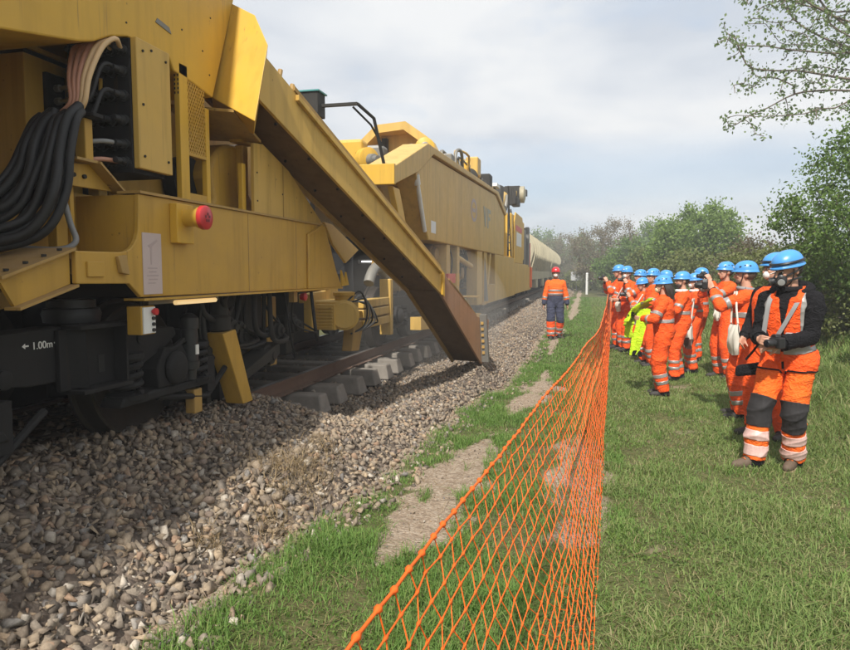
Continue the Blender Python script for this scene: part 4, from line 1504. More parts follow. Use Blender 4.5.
    MB().lathe((SX + 0.166, 3.74, 1.975), (1, 0, 0), [(0, 0.075), (0.028, 0.075), (0.034, 0.066), (0.036, 0.02)], 32).build('red_lens', 'red_lens', tl, smooth=35)
    m = MB()
    for a in (0.3, 1.5, 2.9, 4.2, 5.3):
        m.box(SX + 0.2025, SX + 0.204, 3.74 + 0.022 * math.cos(a) - 0.007, 3.74 + 0.022 * math.cos(a) + 0.009, 1.975 + 0.022 * math.sin(a) - 0.008, 1.975 + 0.022 * math.sin(a) + 0.008)
    m.build('lens_mark', 'red_dark', tl)
    # --- placard with faint print
    pl = MB().box(SX, SX + 0.004, 3.37, 3.545, 1.505, 1.865).build('placard', 'placard_white', root)
    m = MB()
    X0, X1 = SX + 0.0045, SX + 0.005
    m.prism([(3.415, 1.79), (3.44, 1.80), (3.50, 1.83), (3.51, 1.82), (3.455, 1.785), (3.45, 1.68), (3.44, 1.68), (3.437, 1.775)], 'x', X0, X1)
    for k, (a, b) in enumerate(((3.41, 3.50), (3.42, 3.49), (3.40, 3.51), (3.42, 3.50), (3.41, 3.48))):
        m.box(X0, X1, a, b, 1.655 - 0.022 * k, 1.662 - 0.022 * k)
    m.build('print', 'placard_ink', pl)
    # --- lit tube below the beam
    fx = MB().box(-2.66, -2.60, 3.55, 4.35, 1.435, 1.462).build('light_fitting', 'grey_metal', root)
    MB().cyl((-2.585, 3.80, 1.438), (-2.585, 4.28, 1.438), 0.016, n=10).build('light_tube', 'lamp_warm', fx)
    # --- push-button box
    bb = MB().box(-2.62, -2.52, 3.37, 3.50, 1.265, 1.435).build('control_box', 'yellow_paint', root, bevel=0.006)
    MB().box(-2.52, -2.512, 3.38, 3.49, 1.272, 1.428).build('control_panel', 'white_paint', bb)
    MB().lathe((-2.512, 3.465, 1.40), (1, 0, 0), [(0, 0.012), (0.012, 0.012), (0.014, 0.022), (0.03, 0.02)], 14).build('emergency_button', 'red_lens', bb, smooth=35)
    m = MB()
    for z in (1.36, 1.325, 1.29):
        m.cyl((-2.512, 3.465, z), (-2.50, 3.465, z), 0.011, n=10)
    m.build('button', 'rubber_black', bb)
    MB().cyl((-2.57, 3.44, 1.435), (-2.57, 3.44, 1.49), 0.012, n=8).build('box_hanger', 'dark_metal', bb)
    # small red marker and its bracket
    mk = MB().box(-2.66, -2.60, 5.72, 6.5, 1.452, 1.468).build('marker_bracket', 'yellow_paint', root)
    MB().lathe((-2.60, 5.86, 1.405), (1, 0, 0), [(-0.03, 0.03), (0, 0.04), (0.02, 0.04), (0.03, 0.025)], 16).build('marker_lamp', 'red_lens', mk, smooth=35)
    MB().box(-2.66, -2.61, 5.66, 5.74, 1.36, 1.468).build('marker_post', 'yellow_worn', mk)
    # --- bogie
    m = MB()
    m.prism([(0.6, 1.10), (0.9, 1.26), (2.62, 1.325), (3.06, 1.335), (3.46, 1.30), (4.08, 1.255), (4.10, 1.20), (3.98, 1.13), (3.74, 1.04), (3.62, 0.985), (3.40, 0.965), (3.06, 1.035), (2.80, 1.04), (2.55, 1.09), (1.4, 1.07)], 'x', -2.97, -2.79)
    bf = m.build('bogie_frame', 'black_metal', root, bevel=0.008)
    m = MB()
    m.box(-2.79, -2.66, 3.05, 3.47, 1.318, 1.342)
    m.box(-2.79, -2.66, 3.06, 3.47, 0.958, 0.982)
    m.box(-2.79, -2.76, 3.0, 3.44, 0.982, 1.318)
    m.box(-2.76, -2.67, 3.425, 3.443, 0.982, 1.318)
    m.hexa([(-2.79, 3.07, 0.99), (-2.765, 3.07, 0.99), (-2.69, 3.14, 0.982), (-2.79, 3.14, 0.982), (-2.79, 3.045, 1.318), (-2.77, 3.045, 1.318), (-2.69, 3.12, 1.318), (-2.79, 3.12, 1.318)])
    m.build('bolster', 'black_metal', root, bevel=0.004)
    MB().box(-2.761, -2.757, 3.29, 3.34, 1.05, 1.15).build('bolster_slot', 'cable_black', bf)
    letters('1.00m', 0.056, (-2.786, 2.915, 1.232), SIDE, 'white_paint', bf)
    m = MB()
    for yc, s in ((2.805, -1), (3.018, 1)):
        m.prism([(yc - s * 0.022, 1.250), (yc - s * 0.022, 1.258), (yc, 1.258), (yc, 1.268), (yc + s * 0.02, 1.254), (yc, 1.240), (yc, 1.250)], 'x', -2.7885, -2.787)
    m.build('arrow', 'white_paint', bf)
    MB().lathe((-2.79, 3.72, 1.21), (1, 0, 0), [(0, 0.045), (0.012, 0.045), (0.014, 0.03)], 18).build('pin', 'black_metal', bf, smooth=35)
    MB().lathe((-2.79, 2.66, 1.10), (1, 0, 0), [(0, 0.05), (0.02, 0.05), (0.03, 0.03)], 18).build('pin', 'black_metal', bf, smooth=35)
    m = MB()
    m.lathe((-2.92, 3.28, 1.345), (0, 0, 1), [(0, 0.15), (0.05, 0.16), (0.08, 0.15), (0.085, 0.13), (0.13, 0.13)], 24)
    m.build('air_spring', 'rubber_black', root, smooth=35)
    for y in (4.0, 2.15):
        wheelset(root, y)
        axle_gear(root, y)
    # added black box along the far side: blocks light and view under the wagon
    MB().box(-4.96, -4.84, 1.0, 9.2, 0.40, 1.34).build('far_side_blocker', 'black_metal', root)
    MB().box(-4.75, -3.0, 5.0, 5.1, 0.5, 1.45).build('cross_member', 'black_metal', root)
    # yellow guard posts and plough plate behind the wheel
    m = MB()
    m.hexa([(-2.86, 4.86, 0.56), (-2.70, 4.86, 0.56), (-2.70, 5.02, 0.56), (-2.86, 5.02, 0.56), (-2.88, 4.60, 1.16), (-2.72, 4.60, 1.16), (-2.72, 4.80, 1.18), (-2.88, 4.80, 1.18)])
    m.build('guard_leg', 'yellow_paint', root, bevel=0.008)
    m = MB()
    m.hexa([(-3.3, 4.62, 0.6), (-2.88, 4.62, 0.6), (-2.88, 4.68, 0.6), (-3.3, 4.68, 0.6), (-3.3, 4.50, 1.2), (-2.88, 4.50, 1.2), (-2.88, 4.56, 1.2), (-3.3, 4.56, 1.2)])
    m.build('plough_plate', 'dark_metal', root)
    MB().box(-2.84, -2.76, 4.26, 4.36, 0.60, 0.78).build('rail_guard', 'yellow_worn', root, bevel=0.008)
    m = MB()
    m.lathe((-2.82, 4.72, 1.16), (0, 0, 1), [(0, 0.06), (0.02, 0.09), (0.12, 0.09), (0.14, 0.07), (0.30, 0.06)], 18)
    m.build('guard_cylinder', 'dark_metal', root, smooth=35)
    m = MB()
    m.hexa([(-3.0, 5.10, 0.72), (-2.8, 5.10, 0.72), (-2.8, 5.75, 0.86), (-3.0, 5.75, 0.86), (-3.0, 5.10, 0.80), (-2.8, 5.10, 0.80), (-2.8, 5.75, 0.98), (-3.0, 5.75, 0.98)])
    m.build('plough_arm', 'dark_metal', root, bevel=0.006)
    # --- dark machinery and added light-blocking masses under the deck
    r = random.Random(9)
    m = MB()
    m.box(-4.9, -3.3, 3.0, 8.8, 1.46, 1.62)
    m.build('deck_light_block', 'black_metal', root)  # upper part of the dark mass added to block light under the deck
    MB().box(-3.3, -2.9, 4.70, 5.15, 1.05, 1.45).build('air_tank', 'black_metal', root, bevel=0.05)
    MB().box(-3.4, -2.95, 5.3, 5.7, 0.95, 1.45).build('valve_block', 'dark_metal', root, bevel=0.02)
    MB().box(-4.8, -3.5, 4.8, 8.4, 0.75, 1.45).build('core_light_block', 'black_metal', root, bevel=0.02)  # lower part of the added dark mass, keeps light out from below
    MB().box(-3.2, -2.98, 5.85, 6.05, 0.72, 1.4).build('lift_post', 'yellow_worn', root, bevel=0.01)
    MB().box(-3.25, -3.0, 6.3, 6.5, 0.78, 1.46).build('lift_post', 'dark_metal', root, bevel=0.01)
    for k in range(16):
        y = r.uniform(4.4, 6.6); z = r.uniform(0.95, 1.42); x = r.uniform(-3.0, -2.78)
        pts = spline([(x, y, 1.46), (x + r.uniform(-0.05, 0.08), y + r.uniform(-0.1, 0.1), z), (x + r.uniform(-0.1, 0.1), y + r.uniform(0.1, 0.5), z - r.uniform(0.0, 0.25)), (x - 0.25, y + r.uniform(0.2, 0.8), z + 0.1)], 5)
        MB().tube(pts, r.uniform(0.010, 0.024), 7).build('underfloor_hose', 'cable_black' if k % 3 else 'dark_metal', root, smooth=60)
    for k in range(9):
        y = r.uniform(4.5, 6.6)
        x = r.uniform(-3.0, -2.85); z = r.uniform(0.85, 1.3)
        s = r.uniform(0.05, 0.11)
        m = MB()
        m.lathe((x, y, z), (1, 0, 0), [(-0.1, s), (0, s), (0.01, s * 0.8), (0.04, s * 0.75), (0.05, s * 0.4), (0.07, s * 0.35)], 14)
        m.build('hydraulic_valve', 'dark_metal', root, smooth=35)
    # --- yellow lifting and clamping unit
    cl = MB().box(-3.0, -2.62, 6.95, 7.5, 1.06, 1.32).build('lifting_unit', 'yellow_dusty', root, bevel=0.02)
    m = MB()
    m.lathe((-2.62, 7.0, 1.16), (0.35, -1, 0), [(0, 0.17), (0.04, 0.17), (0.05, 0.14), (0.09, 0.14)], 24)
    m.build('roller_cover', 'yellow_dusty', cl, smooth=35)
    m = MB()
    for k in range(7):
        m.box(-2.90, -2.70, 6.835, 6.85, 1.02 + 0.036 * k, 1.04 + 0.036 * k)
    m.box(-2.92, -2.68, 6.85, 6.95, 1.0, 1.28)
    m.build('cooling_fin', 'yellow_dusty', cl, bevel=0.003)
    m = MB()
    m.lathe((-2.66, 7.12, 1.32), (0, 0, 1), [(0, 0.11), (0.05, 0.11), (0.055, 0.13), (0.09, 0.13), (0.1, 0.09)], 20)
    m.build('swivel', 'yellow_paint', cl, smooth=35)
    m = MB()
    m.prism([(6.75, 1.30), (6.75, 1.40), (7.4, 1.42), (7.5, 1.62), (7.75, 1.62), (7.85, 1.30), (7.8, 0.95), (7.6, 0.95), (7.55, 1.28)], 'x', -3.06, -3.0)
    m.box(-3.0, -2.9, 6.75, 6.85, 0.98, 1.40)
    m.build('unit_frame', 'yellow_dusty', cl, bevel=0.01)
    for z in (0.95, 1.08, 1.20):
        MB().box(-2.72, -2.60, 7.62, 8.75, z, z + 0.105).build('clamp_beam', 'yellow_dusty', cl, bevel=0.012)
    MB().box(-2.74, -2.58, 8.70, 8.82, 0.78, 1.55).build('clamp_post', 'yellow_dusty', cl, bevel=0.012)
    m = MB()
    m.hexa([(-2.75, 7.25, 0.72), (-2.62, 7.25, 0.72), (-2.62, 7.5, 0.70), (-2.75, 7.5, 0.70), (-2.75, 7.35, 1.06), (-2.62, 7.35, 1.06), (-2.62, 7.7, 1.06), (-2.75, 7.7, 1.06)])
    m.build('rail_hook', 'yellow_worn', cl, bevel=0.01)
    for k in range(5):
        y = 7.2 + 0.1 * k
        pts = spline([(-2.60, y - 0.2, 1.30), (-2.50, y, 1.42 - 0.05 * k), (-2.50, y + 0.25, 1.20 - 0.04 * k), (-2.56, y + 0.30, 1.0), (-2.65, y + 0.1, 0.92)], 6)
        MB().tube(pts, 0.011, 6).build('unit_hose', 'strap_grey' if k % 2 else 'rubber_black', cl, smooth=60)
    # --- the slanting chute
    def C(y, off, z):
        """off: metres inboard of the outer wall of the chute"""
        return (-3.28 + 0.2 * y - off, y + 0.2 * off, z)
    def ztop(y): return 3.37 - 0.487 * (y - 4.4)
    def zlow(y): return 2.995 - 0.462 * (y - 4.4)
    ya, yb = 4.52, 7.92
    Wd = 0.46
    ch = MB()
    ch.hexa([C(ya, 0, zlow(ya)), C(ya, 0.03, zlow(ya)), C(yb, 0.03, zlow(yb)), C(yb, 0, zlow(yb)), C(ya, 0, ztop(ya)), C(ya, 0.03, ztop(ya)), C(yb, 0.03, ztop(yb)), C(yb, 0, ztop(yb))])
    chute = ch.build('chute_wall', 'yellow_dusty', root, bevel=0.004)
    ch = MB()
    ch.hexa([C(ya, Wd - 0.03, zlow(ya)), C(ya, Wd, zlow(ya)), C(yb, Wd, zlow(yb)), C(yb, Wd - 0.03, zlow(yb)), C(ya, Wd - 0.03, ztop(ya)), C(ya, Wd, ztop(ya)), C(yb, Wd, ztop(yb)), C(yb, Wd - 0.03, ztop(yb))])
    ch.build('chute_wall', 'yellow_worn', root)
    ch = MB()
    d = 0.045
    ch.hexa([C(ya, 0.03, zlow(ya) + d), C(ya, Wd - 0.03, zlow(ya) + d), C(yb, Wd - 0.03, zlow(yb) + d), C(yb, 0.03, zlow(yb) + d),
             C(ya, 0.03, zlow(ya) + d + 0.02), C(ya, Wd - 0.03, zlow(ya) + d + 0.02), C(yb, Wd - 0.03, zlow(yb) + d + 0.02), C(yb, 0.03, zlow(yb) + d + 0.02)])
    fl = ch.build('chute_floor', 'chute_under_shade', root)
    ch = MB()
    ch.hexa([C(ya, 0.03, ztop(ya) - 0.03), C(ya, Wd - 0.03, ztop(ya) - 0.03), C(yb, Wd - 0.03, ztop(yb) - 0.03), C(yb, 0.03, ztop(yb) - 0.03),
             C(ya, 0.03, ztop(ya) - 0.015), C(ya, Wd - 0.03, ztop(ya) - 0.015), C(yb, Wd - 0.03, ztop(yb) - 0.015), C(yb, 0.03, ztop(yb) - 0.015)])
    ch.build('chute_cover', 'yellow_worn', root)
    for k in range(7):
        y = 4.9 + k * 0.44
        for off in (0.10, 0.34):
            z = zlow(y) + d
            m = MB()
            p = Vector(C(y, off, z))
            m.cyl(p, p + Vector((0, -0.006, -0.012)), 0.012, n=8)
            m.build('bolt', 'black_metal', fl)
    # guard rail along the upper edge
    rail = MB()
    y0, y1 = 5.02, 7.86
    rail.hexa([C(y0, -0.035, ztop(y0) - 0.065), C(y0, -0.002, ztop(y0) - 0.065), C(y1, -0.002, ztop(y1) - 0.065), C(y1, -0.035, ztop(y1) - 0.065),
               C(y0, -0.035, ztop(y0) - 0.02), C(y0, -0.002, ztop(y0) - 0.02), C(y1, -0.002, ztop(y1) - 0.02), C(y1, -0.035, ztop(y1) - 0.02)])
    rail.build('chute_rail', 'yellow_dusty', root, bevel=0.004)
    rail = MB()
    y0 = 5.0
    rail.hexa([C(y0, -0.012, ztop(y0)), C(y0, 0.05, ztop(y0)), C(y1, 0.05, ztop(y1)), C(y1, -0.012, ztop(y1)), C(y0, -0.012, ztop(y0) + 0.035), C(y0, 0.05, ztop(y0) + 0.035), C(y1, 0.05, ztop(y1) + 0.035), C(y1, -0.012, ztop(y1) + 0.035)])
    rail.build('chute_edge', 'yellow_worn', root)
    rail = MB()
    for yy in (4.85, 5.0):
        p = Vector(C(yy, 0.02, ztop(yy)))
        rail.cyl(p, p + Vector((0, 0.02, 0.05)), 0.02, n=8)
    rail.build('lifting_eye', 'yellow_worn', root)
    MB().hexa([C(7.90, -0.02, zlow(7.9) - 0.01), C(7.90, 0.0, zlow(7.9) - 0.01), C(7.96, 0.0, zlow(7.96) - 0.01), C(7.96, -0.02, zlow(7.96) - 0.01),
               C(7.90, -0.02, ztop(7.9) - 0.01), C(7.90, 0.0, ztop(7.9) - 0.01), C(7.96, 0.0, ztop(7.96) - 0.01), C(7.96, -0.02, ztop(7.96) - 0.01)]).build('chute_flange', 'yellow_clean', root)
    # rusty foot with its perforated end plate
    out = [(7.90, zlow(7.90) - 0.01), (7.90, ztop(7.90) - 0.01), (8.55, 1.36), (9.15, 1.02), (9.62, 0.95), (9.55, 0.52), (9.33, 0.33)]
    f = MB()
    n = len(out)
    f.add([C(y, 0.0, z) for y, z in out] + [C(y, 0.03, z) for y, z in out], [tuple(range(n)), tuple(range(2 * n - 1, n - 1, -1))] + [(i, (i + 1) % n, n + (i + 1) % n, n + i) for i in range(n)])
    foot = f.build('chute_foot', 'chute_rust', root, bevel=0.004)
    f = MB()
    f.add([C(y, Wd - 0.03, z) for y, z in out] + [C(y, Wd, z) for y, z in out], [tuple(range(n)), tuple(range(2 * n - 1, n - 1, -1))] + [(i, (i + 1) % n, n + (i + 1) % n, n + i) for i in range(n)])
    f.build('chute_foot', 'yellow_worn', root)
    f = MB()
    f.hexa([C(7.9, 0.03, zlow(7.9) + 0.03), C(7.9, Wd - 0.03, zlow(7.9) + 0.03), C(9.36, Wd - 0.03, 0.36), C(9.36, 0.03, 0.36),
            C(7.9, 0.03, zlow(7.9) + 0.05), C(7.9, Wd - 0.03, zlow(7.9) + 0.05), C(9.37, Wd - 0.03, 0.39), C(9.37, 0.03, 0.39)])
    f.build('foot_floor', 'chute_under_shade', root)
    f = MB()
    f.hexa([C(9.33, -0.10, 0.36), C(9.33, 0.0, 0.36), C(9.38, 0.0, 0.36), C(9.38, -0.10, 0.36), C(9.22, -0.10, 1.05), C(9.22, 0.0, 1.05), C(9.27, 0.0, 1.05), C(9.27, -0.10, 1.05)])
    ep = f.build('end_plate', 'grey_metal', foot, bevel=0.004)
    f = MB()
    for k in range(6):
        z = 0.50 + 0.085 * k
        y = 9.33 - (z - 0.36) * 0.16
        p = Vector(C(y, -0.045, z))
        f.box(p.x - 0.03, p.x + 0.01, p.y - 0.012, p.y + 0.01, z - 0.02, z + 0.02)
    f.build('slot_row', 'yellow_worn' if True else '', foot)
    f = MB()
    f.hexa([C(8.15, 0.0, 1.52), C(8.15, 0.05, 1.52), C(9.1, 0.05, 1.02), C(9.1, 0.0, 1.02), C(8.15, 0.0, 1.56), C(8.15, 0.05, 1.56), C(9.1, 0.05, 1.06), C(9.1, 0.0, 1.06)])
    f.build('foot_edge', 'yellow_worn', foot)
    return root


near_wagon()


def bunker_wagon():
    """the next wagon, out of the picture beside the photographer; its tall side throws the shade on the ballast"""
    root = thing('bunker_wagon', 'tall yellow bunker wagon standing out of view behind the hoses', 'rail wagon', (TRACK_X, -2.0, RAIL_Z))
    MB().box(FX, SX, -7.0, 2.1, 1.55, 4.35).build('bunker', 'yellow_paint', root, bevel=0.03)
    MB().box(FX + 0.1, SX - 0.05, -7.0, 2.15, 1.0, 1.54).build('frame', 'yellow_worn', root)
    for y in (-5.6, -3.8):
        wheelset(root, y)
    for y in (-6, -4.5, -3.0, -1.5, 0, 1.5):
        MB().box(SX, SX + 0.06, y - 0.05, y + 0.05, 1.6, 4.3).build('rib', 'yellow_paint', root)
    return root


bunker_wagon()


def mid_wagon():
    root = thing('conveyor_wagon', 'dusty yellow wagon with a high smooth side and a peaked cap, behind the slanting chute', 'rail wagon', (TRACK_X, 15, RAIL_Z))
    # tall side body
    body = MB().prism([(9.80, 3.12), (10.85, 3.55), (18.9, 3.82), (20.9, 3.45), (21.0, 2.17), (10.62, 2.17)], 'x', SX - 0.34, SX).build('side_body', 'yellow_dusty', root, bevel=0.02)
    MB().prism([(9.80, 3.12), (10.85, 3.55), (18.9, 3.82), (20.9, 3.45), (21.0, 2.17), (10.62, 2.17)], 'x', FX, FX + 0.3).build('side_body', 'yellow_dusty', root)
    # peaked cap on both sides
    for x0, x1 in ((SX - 0.38, SX + 0.05), (FX - 0.05, FX + 0.33)):
        up = [(8.50, 3.04), (10.40, 3.68), (19.2, 3.95), (21.4, 3.52)]
        lo = [(8.50, 2.80), (9.75, 3.14), (10.80, 3.575), (18.9, 3.845), (21.0, 3.43)]
        m = MB()
        m.prism(up + lo[::-1], 'x', x0, x1)
        m.build('roof_cap', 'yellow_dusty', root, bevel=0.012)
    cbm = MB().box(FX - 0.05, SX + 0.052, 8.44, 8.52, 2.79, 3.06).build('cross_beam', 'yellow_clean', root, bevel=0.008)
    # recess at the front edge: dark wall, slanting strut, leg
    MB().prism([(9.0, 2.95), (9.85, 3.12), (10.66, 2.17), (9.9, 1.6), (9.0, 1.6)], 'x', -2.95, -2.90).build('recess_wall', 'yellow_worn', root)
    m = MB()
    m.prism([(8.62, 2.79), (8.95, 2.79), (9.75, 1.75), (9.45, 1.75)], 'x', -2.60, -2.52)
    m.build('front_leg', 'yellow_clean', root, bevel=0.01)
    m = MB()
    m.cyl((-2.52, 9.94, 3.02), (-2.52, 10.44, 2.30), 0.035, n=10)
    m.cyl((-2.52, 9.88, 3.12), (-2.52, 9.96, 2.98), 0.05, n=10)
    m.build('gas_strut', 'white_paint', root, smooth=35)
    for x in (-3.3, -3.1, -2.9, -2.75):
        MB().cyl((x, 8.75, 2.8), (x + 0.1, 9.3, 2.0), 0.03, n=8).build('riser_pipe', 'grey_metal' if x < -3 else 'yellow_paint', root, smooth=35)
    # label and emblem on the side
    MB().box(SX, SX + 0.004, 10.80, 11.15, 2.30, 2.50).build('side_label', 'white_paint', body)
    m = MB()
    vs, fs = [], []
    n = 28
    for k in range(n):
        a = 2 * PI * k / n
        for rr in (1.0, 0.72):
            vs.append((SX + 0.004, 15.15 + 0.42 * rr * math.cos(a), 3.06 + 0.26 * rr * math.sin(a)))
    for k in range(n):
        j = (k + 1) % n
        fs.append((2 * k, 2 * j, 2 * j + 1, 2 * k + 1))
    m.add(vs, fs)
    m.box(SX + 0.002, SX + 0.0045, 14.95, 15.35, 3.02, 3.10)
    m.build('round_emblem', 'placard_ink', body)
    paint('emblem_blue', (0.30, 0.30, 0.24), amt=0.4, dirt=(0.42, 0.32, 0.17))
    m = MB()
    m.prism([(16.6, 3.30), (16.85, 3.30), (16.95, 3.02), (17.05, 3.30), (17.2, 3.30), (17.0, 2.80), (16.85, 2.80)], 'x', SX + 0.001, SX + 0.005)
    m.prism([(17.3, 3.30), (17.9, 3.30), (17.9, 3.20), (17.5, 3.20), (17.5, 3.10), (17.8, 3.10), (17.8, 3.01), (17.5, 3.01), (17.5, 2.80), (17.3, 2.80)], 'x', SX + 0.001, SX + 0.005)
    m.build('letter_emblem', 'emblem_blue', body)
    # lower bays: pillars, dark machinery between
    for y0, y1, z0 in ((12.25, 12.55, 1.2), (13.3, 13.55, 1.0), (15.9, 16.7, 0.85), (17.0, 17.5, 0.80)):
        MB().box(SX - 0.30, SX - 0.03, y0, y1, z0, 2.168).build('pillar', 'yellow_dusty', root, bevel=0.01)
    MB().box(SX - 0.32, SX - 0.01, 19.0, 24.5, 0.82, 2.168).build('lower_side', 'yellow_dusty', root, bevel=0.012)
    MB().box(SX - 0.32, SX - 0.012, 17.45, 18.998, 0.82, 1.32).build('lower_side', 'yellow_paint', root, bevel=0.012)
    MB().hexa([(SX - 0.12, 17.55, 1.32), (SX - 0.02, 17.55, 1.32), (SX - 0.02, 17.85, 1.32), (SX - 0.12, 17.85, 1.32), (SX - 0.12, 18.0, 2.16), (SX - 0.02, 18.0, 2.16), (SX - 0.02, 18.3, 2.16), (SX - 0.12, 18.3, 2.16)]).build('slant_post', 'yellow_dusty', root)
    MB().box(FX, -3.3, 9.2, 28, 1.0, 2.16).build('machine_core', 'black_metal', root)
    MB().box(FX, SX - 0.35, 10.7, 21, 2.17, 3.3).build('belt_bunker', 'yellow_worn', root)
    r = random.Random(15)
    for k in range(12):
        y = r.uniform(10.6, 17.2); z = r.uniform(1.3, 2.1); x = r.uniform(-3.2, -2.7)
        s = r.uniform(0.07, 0.18)
        m = MB()
        m.lathe((x, y, z), (1, r.uniform(-0.3, 0.3), 0), [(-0.3, s), (0, s), (0.02, s * 0.8), (0.08, s * 0.7), (0.09, s * 0.3)], 14)
        m.build('hydraulic_motor', 'yellow_worn' if k % 3 == 0 else 'dark_metal', root, smooth=35)
    for k in range(14):
        y = r.uniform(10.6, 17.5); x = r.uniform(-2.9, -2.6)
        pts = spline([(x, y, 2.16), (x + 0.05, y + 0.1, 1.9), (x, y + r.uniform(-0.3, 0.3), 1.5), (x - 0.2, y + 0.2, 1.2)], 5)
        MB().tube(pts, r.uniform(0.012, 0.03), 6).build('hose', 'cable_black', root, smooth=60)
    MB().cyl((-2.66, 13.6, 2.0), (-2.52, 14.9, 1.78), 0.06, n=12).build('hydraulic_cylinder', 'yellow_dusty', root, smooth=35)
    MB().cyl((-2.60, 17.1, 2.1), (-2.50, 17.1, 0.9), 0.07, n=12).build('hydraulic_cylinder', 'grey_metal', root, smooth=35)
    rb = MB().box(-2.46, -2.40, 11.78, 12.45, 1.44, 1.62).build('fire_box', 'sign_red', root, bevel=0.01)
    MB().box(-2.44, -2.38, 12.46, 12.75, 1.38, 1.62).build('fire_box_bracket', 'yellow_clean', root)
    m = MB()
    m.tube([(-2.32, 10.3, 1.26), (-2.32, 14.8, 1.10)], 0.022, 7)
    m.tube([(-2.32, 10.3, 1.26), (-2.5, 10.3, 1.26)], 0.022, 7)
    m.tube([(-2.32, 14.8, 1.10), (-2.5, 14.8, 1.10)], 0.022, 7)
    m.tube([(-2.32, 12.5, 1.18), (-2.5, 12.5, 0.6)], 0.018, 7)
    m.build('handrail', 'yellow_clean', root, smooth=50)
    m = MB()
    m.hexa([(-2.62, 9.9, 0.75), (-2.45, 9.9, 0.75), (-2.2, 14.4, 0.55), (-2.4, 14.4, 0.55), (-2.62, 9.9, 0.95), (-2.45, 9.9, 0.95), (-2.2, 14.4, 0.75), (-2.4, 14.4, 0.75)])
    m.build('side_plough', 'yellow_dusty', root)
    for y in (9.7, 11.5, 19.6, 21.4):
        wheelset(root, y)
        axle_gear(root, y, detail=False)
    for y in (9.0, 18.95):
        MB().prism([(y, 1.05), (y + 0.4, 1.25), (y + 2.8, 1.25), (y + 3.1, 1.05), (y + 2, 0.98), (y + 1, 0.98)], 'x', -2.95, -2.80).build('bogie_frame', 'dark_metal', root)
    pts = [(-2.70, 8.5 + 0.46 * math.sin(a), 1.25 + 0.46 * math.cos(a)) for a in np.linspace(-1.0, 1.4, 12)]
    MB().tube(pts, 0.07, 10).build('curved_duct', 'grey_metal', root, smooth=60)
    # white work lamp deep between the wagons
    wl = MB().box(-3.30, -3.0, 9.42, 9.5, 1.77, 1.83).build('work_lamp', 'grey_metal', root)
    MB().box(-3.24, -3.06, 9.405, 9.418, 1.79, 1.81).build('lamp_glass', 'lamp_white', wl)
    # gabled conveyor head standing across the wagon
    G0 = [(-4.75, 3.3), (-4.75, 3.66), (-3.90, 4.42), (-3.32, 4.46), (-2.90, 4.16), (-2.72, 3.8), (-2.72, 3.3)]
    Gi = [(-4.60, 3.3), (-4.60, 3.60), (-3.86, 4.27), (-3.36, 4.31), (-3.00, 4.05), (-2.86, 3.78), (-2.86, 3.3)]
    m = MB()
    n = len(G0)
    for i in range(n - 1):
        m.prism([G0[i], G0[i + 1], Gi[i + 1], Gi[i]], 'y', 12.2, 12.9)
    gb = m.build('gable_frame', 'yellow_dusty', root)
    MB().prism(Gi, 'y', 12.6, 16.5).build('gable_panel', 'yellow_dusty', root)
    MB().box(-3.86, -3.76, 12.45, 12.58, 3.3, 4.22).build('gable_post', 'dark_metal', gb)
    # things on the roof: motors, winch drum, dark lamp box on its bent arm
    def motor(x, y, z, s, ang, mat='yellow_clean'):
        d = Vector((math.cos(ang), math.sin(ang), 0))
        m = MB()
        m.lathe(Vector((x, y, z)), d, [(-1.3 * s, 0.3 * s), (-1.25 * s, 0.8 * s), (-0.2 * s, 0.8 * s), (-0.15 * s, s), (0.4 * s, s), (0.45 * s, 0.9 * s), (0.5 * s, 0.55 * s), (0.52 * s, 0.5 * s)], 22)
        mo = m.build('roof_motor', mat, root, smooth=35)
        m = MB()
        m.lathe(Vector((x, y, z)) + d * 0.52 * s, d, [(0, 0.5 * s), (0.4 * s, 0.45 * s), (0.45 * s, 0.3 * s), (0.8 * s, 0.28 * s)], 16)
        m.build('motor_shaft', 'grey_metal', mo, smooth=35)
        return mo
    motor(-2.75, 11.4, 3.80, 0.17, R(-75), 'yellow_clean')
    motor(-3.22, 9.6, 3.30, 0.20, R(-30), 'yellow_clean')
    MB().box(-3.7, -3.25, 9.5, 9.8, 3.1, 3.62).build('gearbox', 'yellow_clean', root, bevel=0.05)
    MB().box(-3.35, -3.05, 9.9, 10.2, 3.15, 3.6).build('gearbox', 'grey_metal', root, bevel=0.05)
    MB().cyl((-3.2, 10.4, 3.4), (-2.8, 10.8, 3.65), 0.12, n=12).build('drive_shaft', 'grey_metal', root, smooth=35)
    MB().box(FX + 0.35, -2.95, 9.4, 12, 3.0, 3.1).build('roof_floor', 'yellow_worn', root)
    k = 0
    for y, s, mt in ((14.2, 0.17, 'grey_metal'), (15.0, 0.20, 'yellow_dusty'), (15.9, 0.22, 'dark_metal'), (16.8, 0.16, 'yellow_clean'), (17.8, 0.2, 'dark_metal')):
        motor(-2.75 - 0.05 * (k % 2), y, 3.88 + 0.12 * (k % 2) + 0.012 * (y - 14), s, R(-80 + 50 * (k % 2)), mt)
        k += 1
    rr = random.Random(77)
    for k in range(22):
        y = rr.uniform(12.9, 19.4)
        x = rr.uniform(-3.1, -2.55)
        zb = 3.70 + 0.03 * (y - 11)
        pts = spline([(x, y, zb), (x + rr.uniform(-.1, .1), y + 0.1, zb + rr.uniform(0.15, 0.42)), (x + rr.uniform(-.1, .1), y + rr.uniform(0.3, 0.8), zb + rr.uniform(0.15, 0.38)), (x, y + rr.uniform(0.7, 1.1), zb)], 4)
        MB().tube(pts, rr.uniform(0.02, 0.05), 7).build('roof_hose', ('cable_black', 'grey_metal', 'yellow_dusty')[k % 3], root, smooth=60)
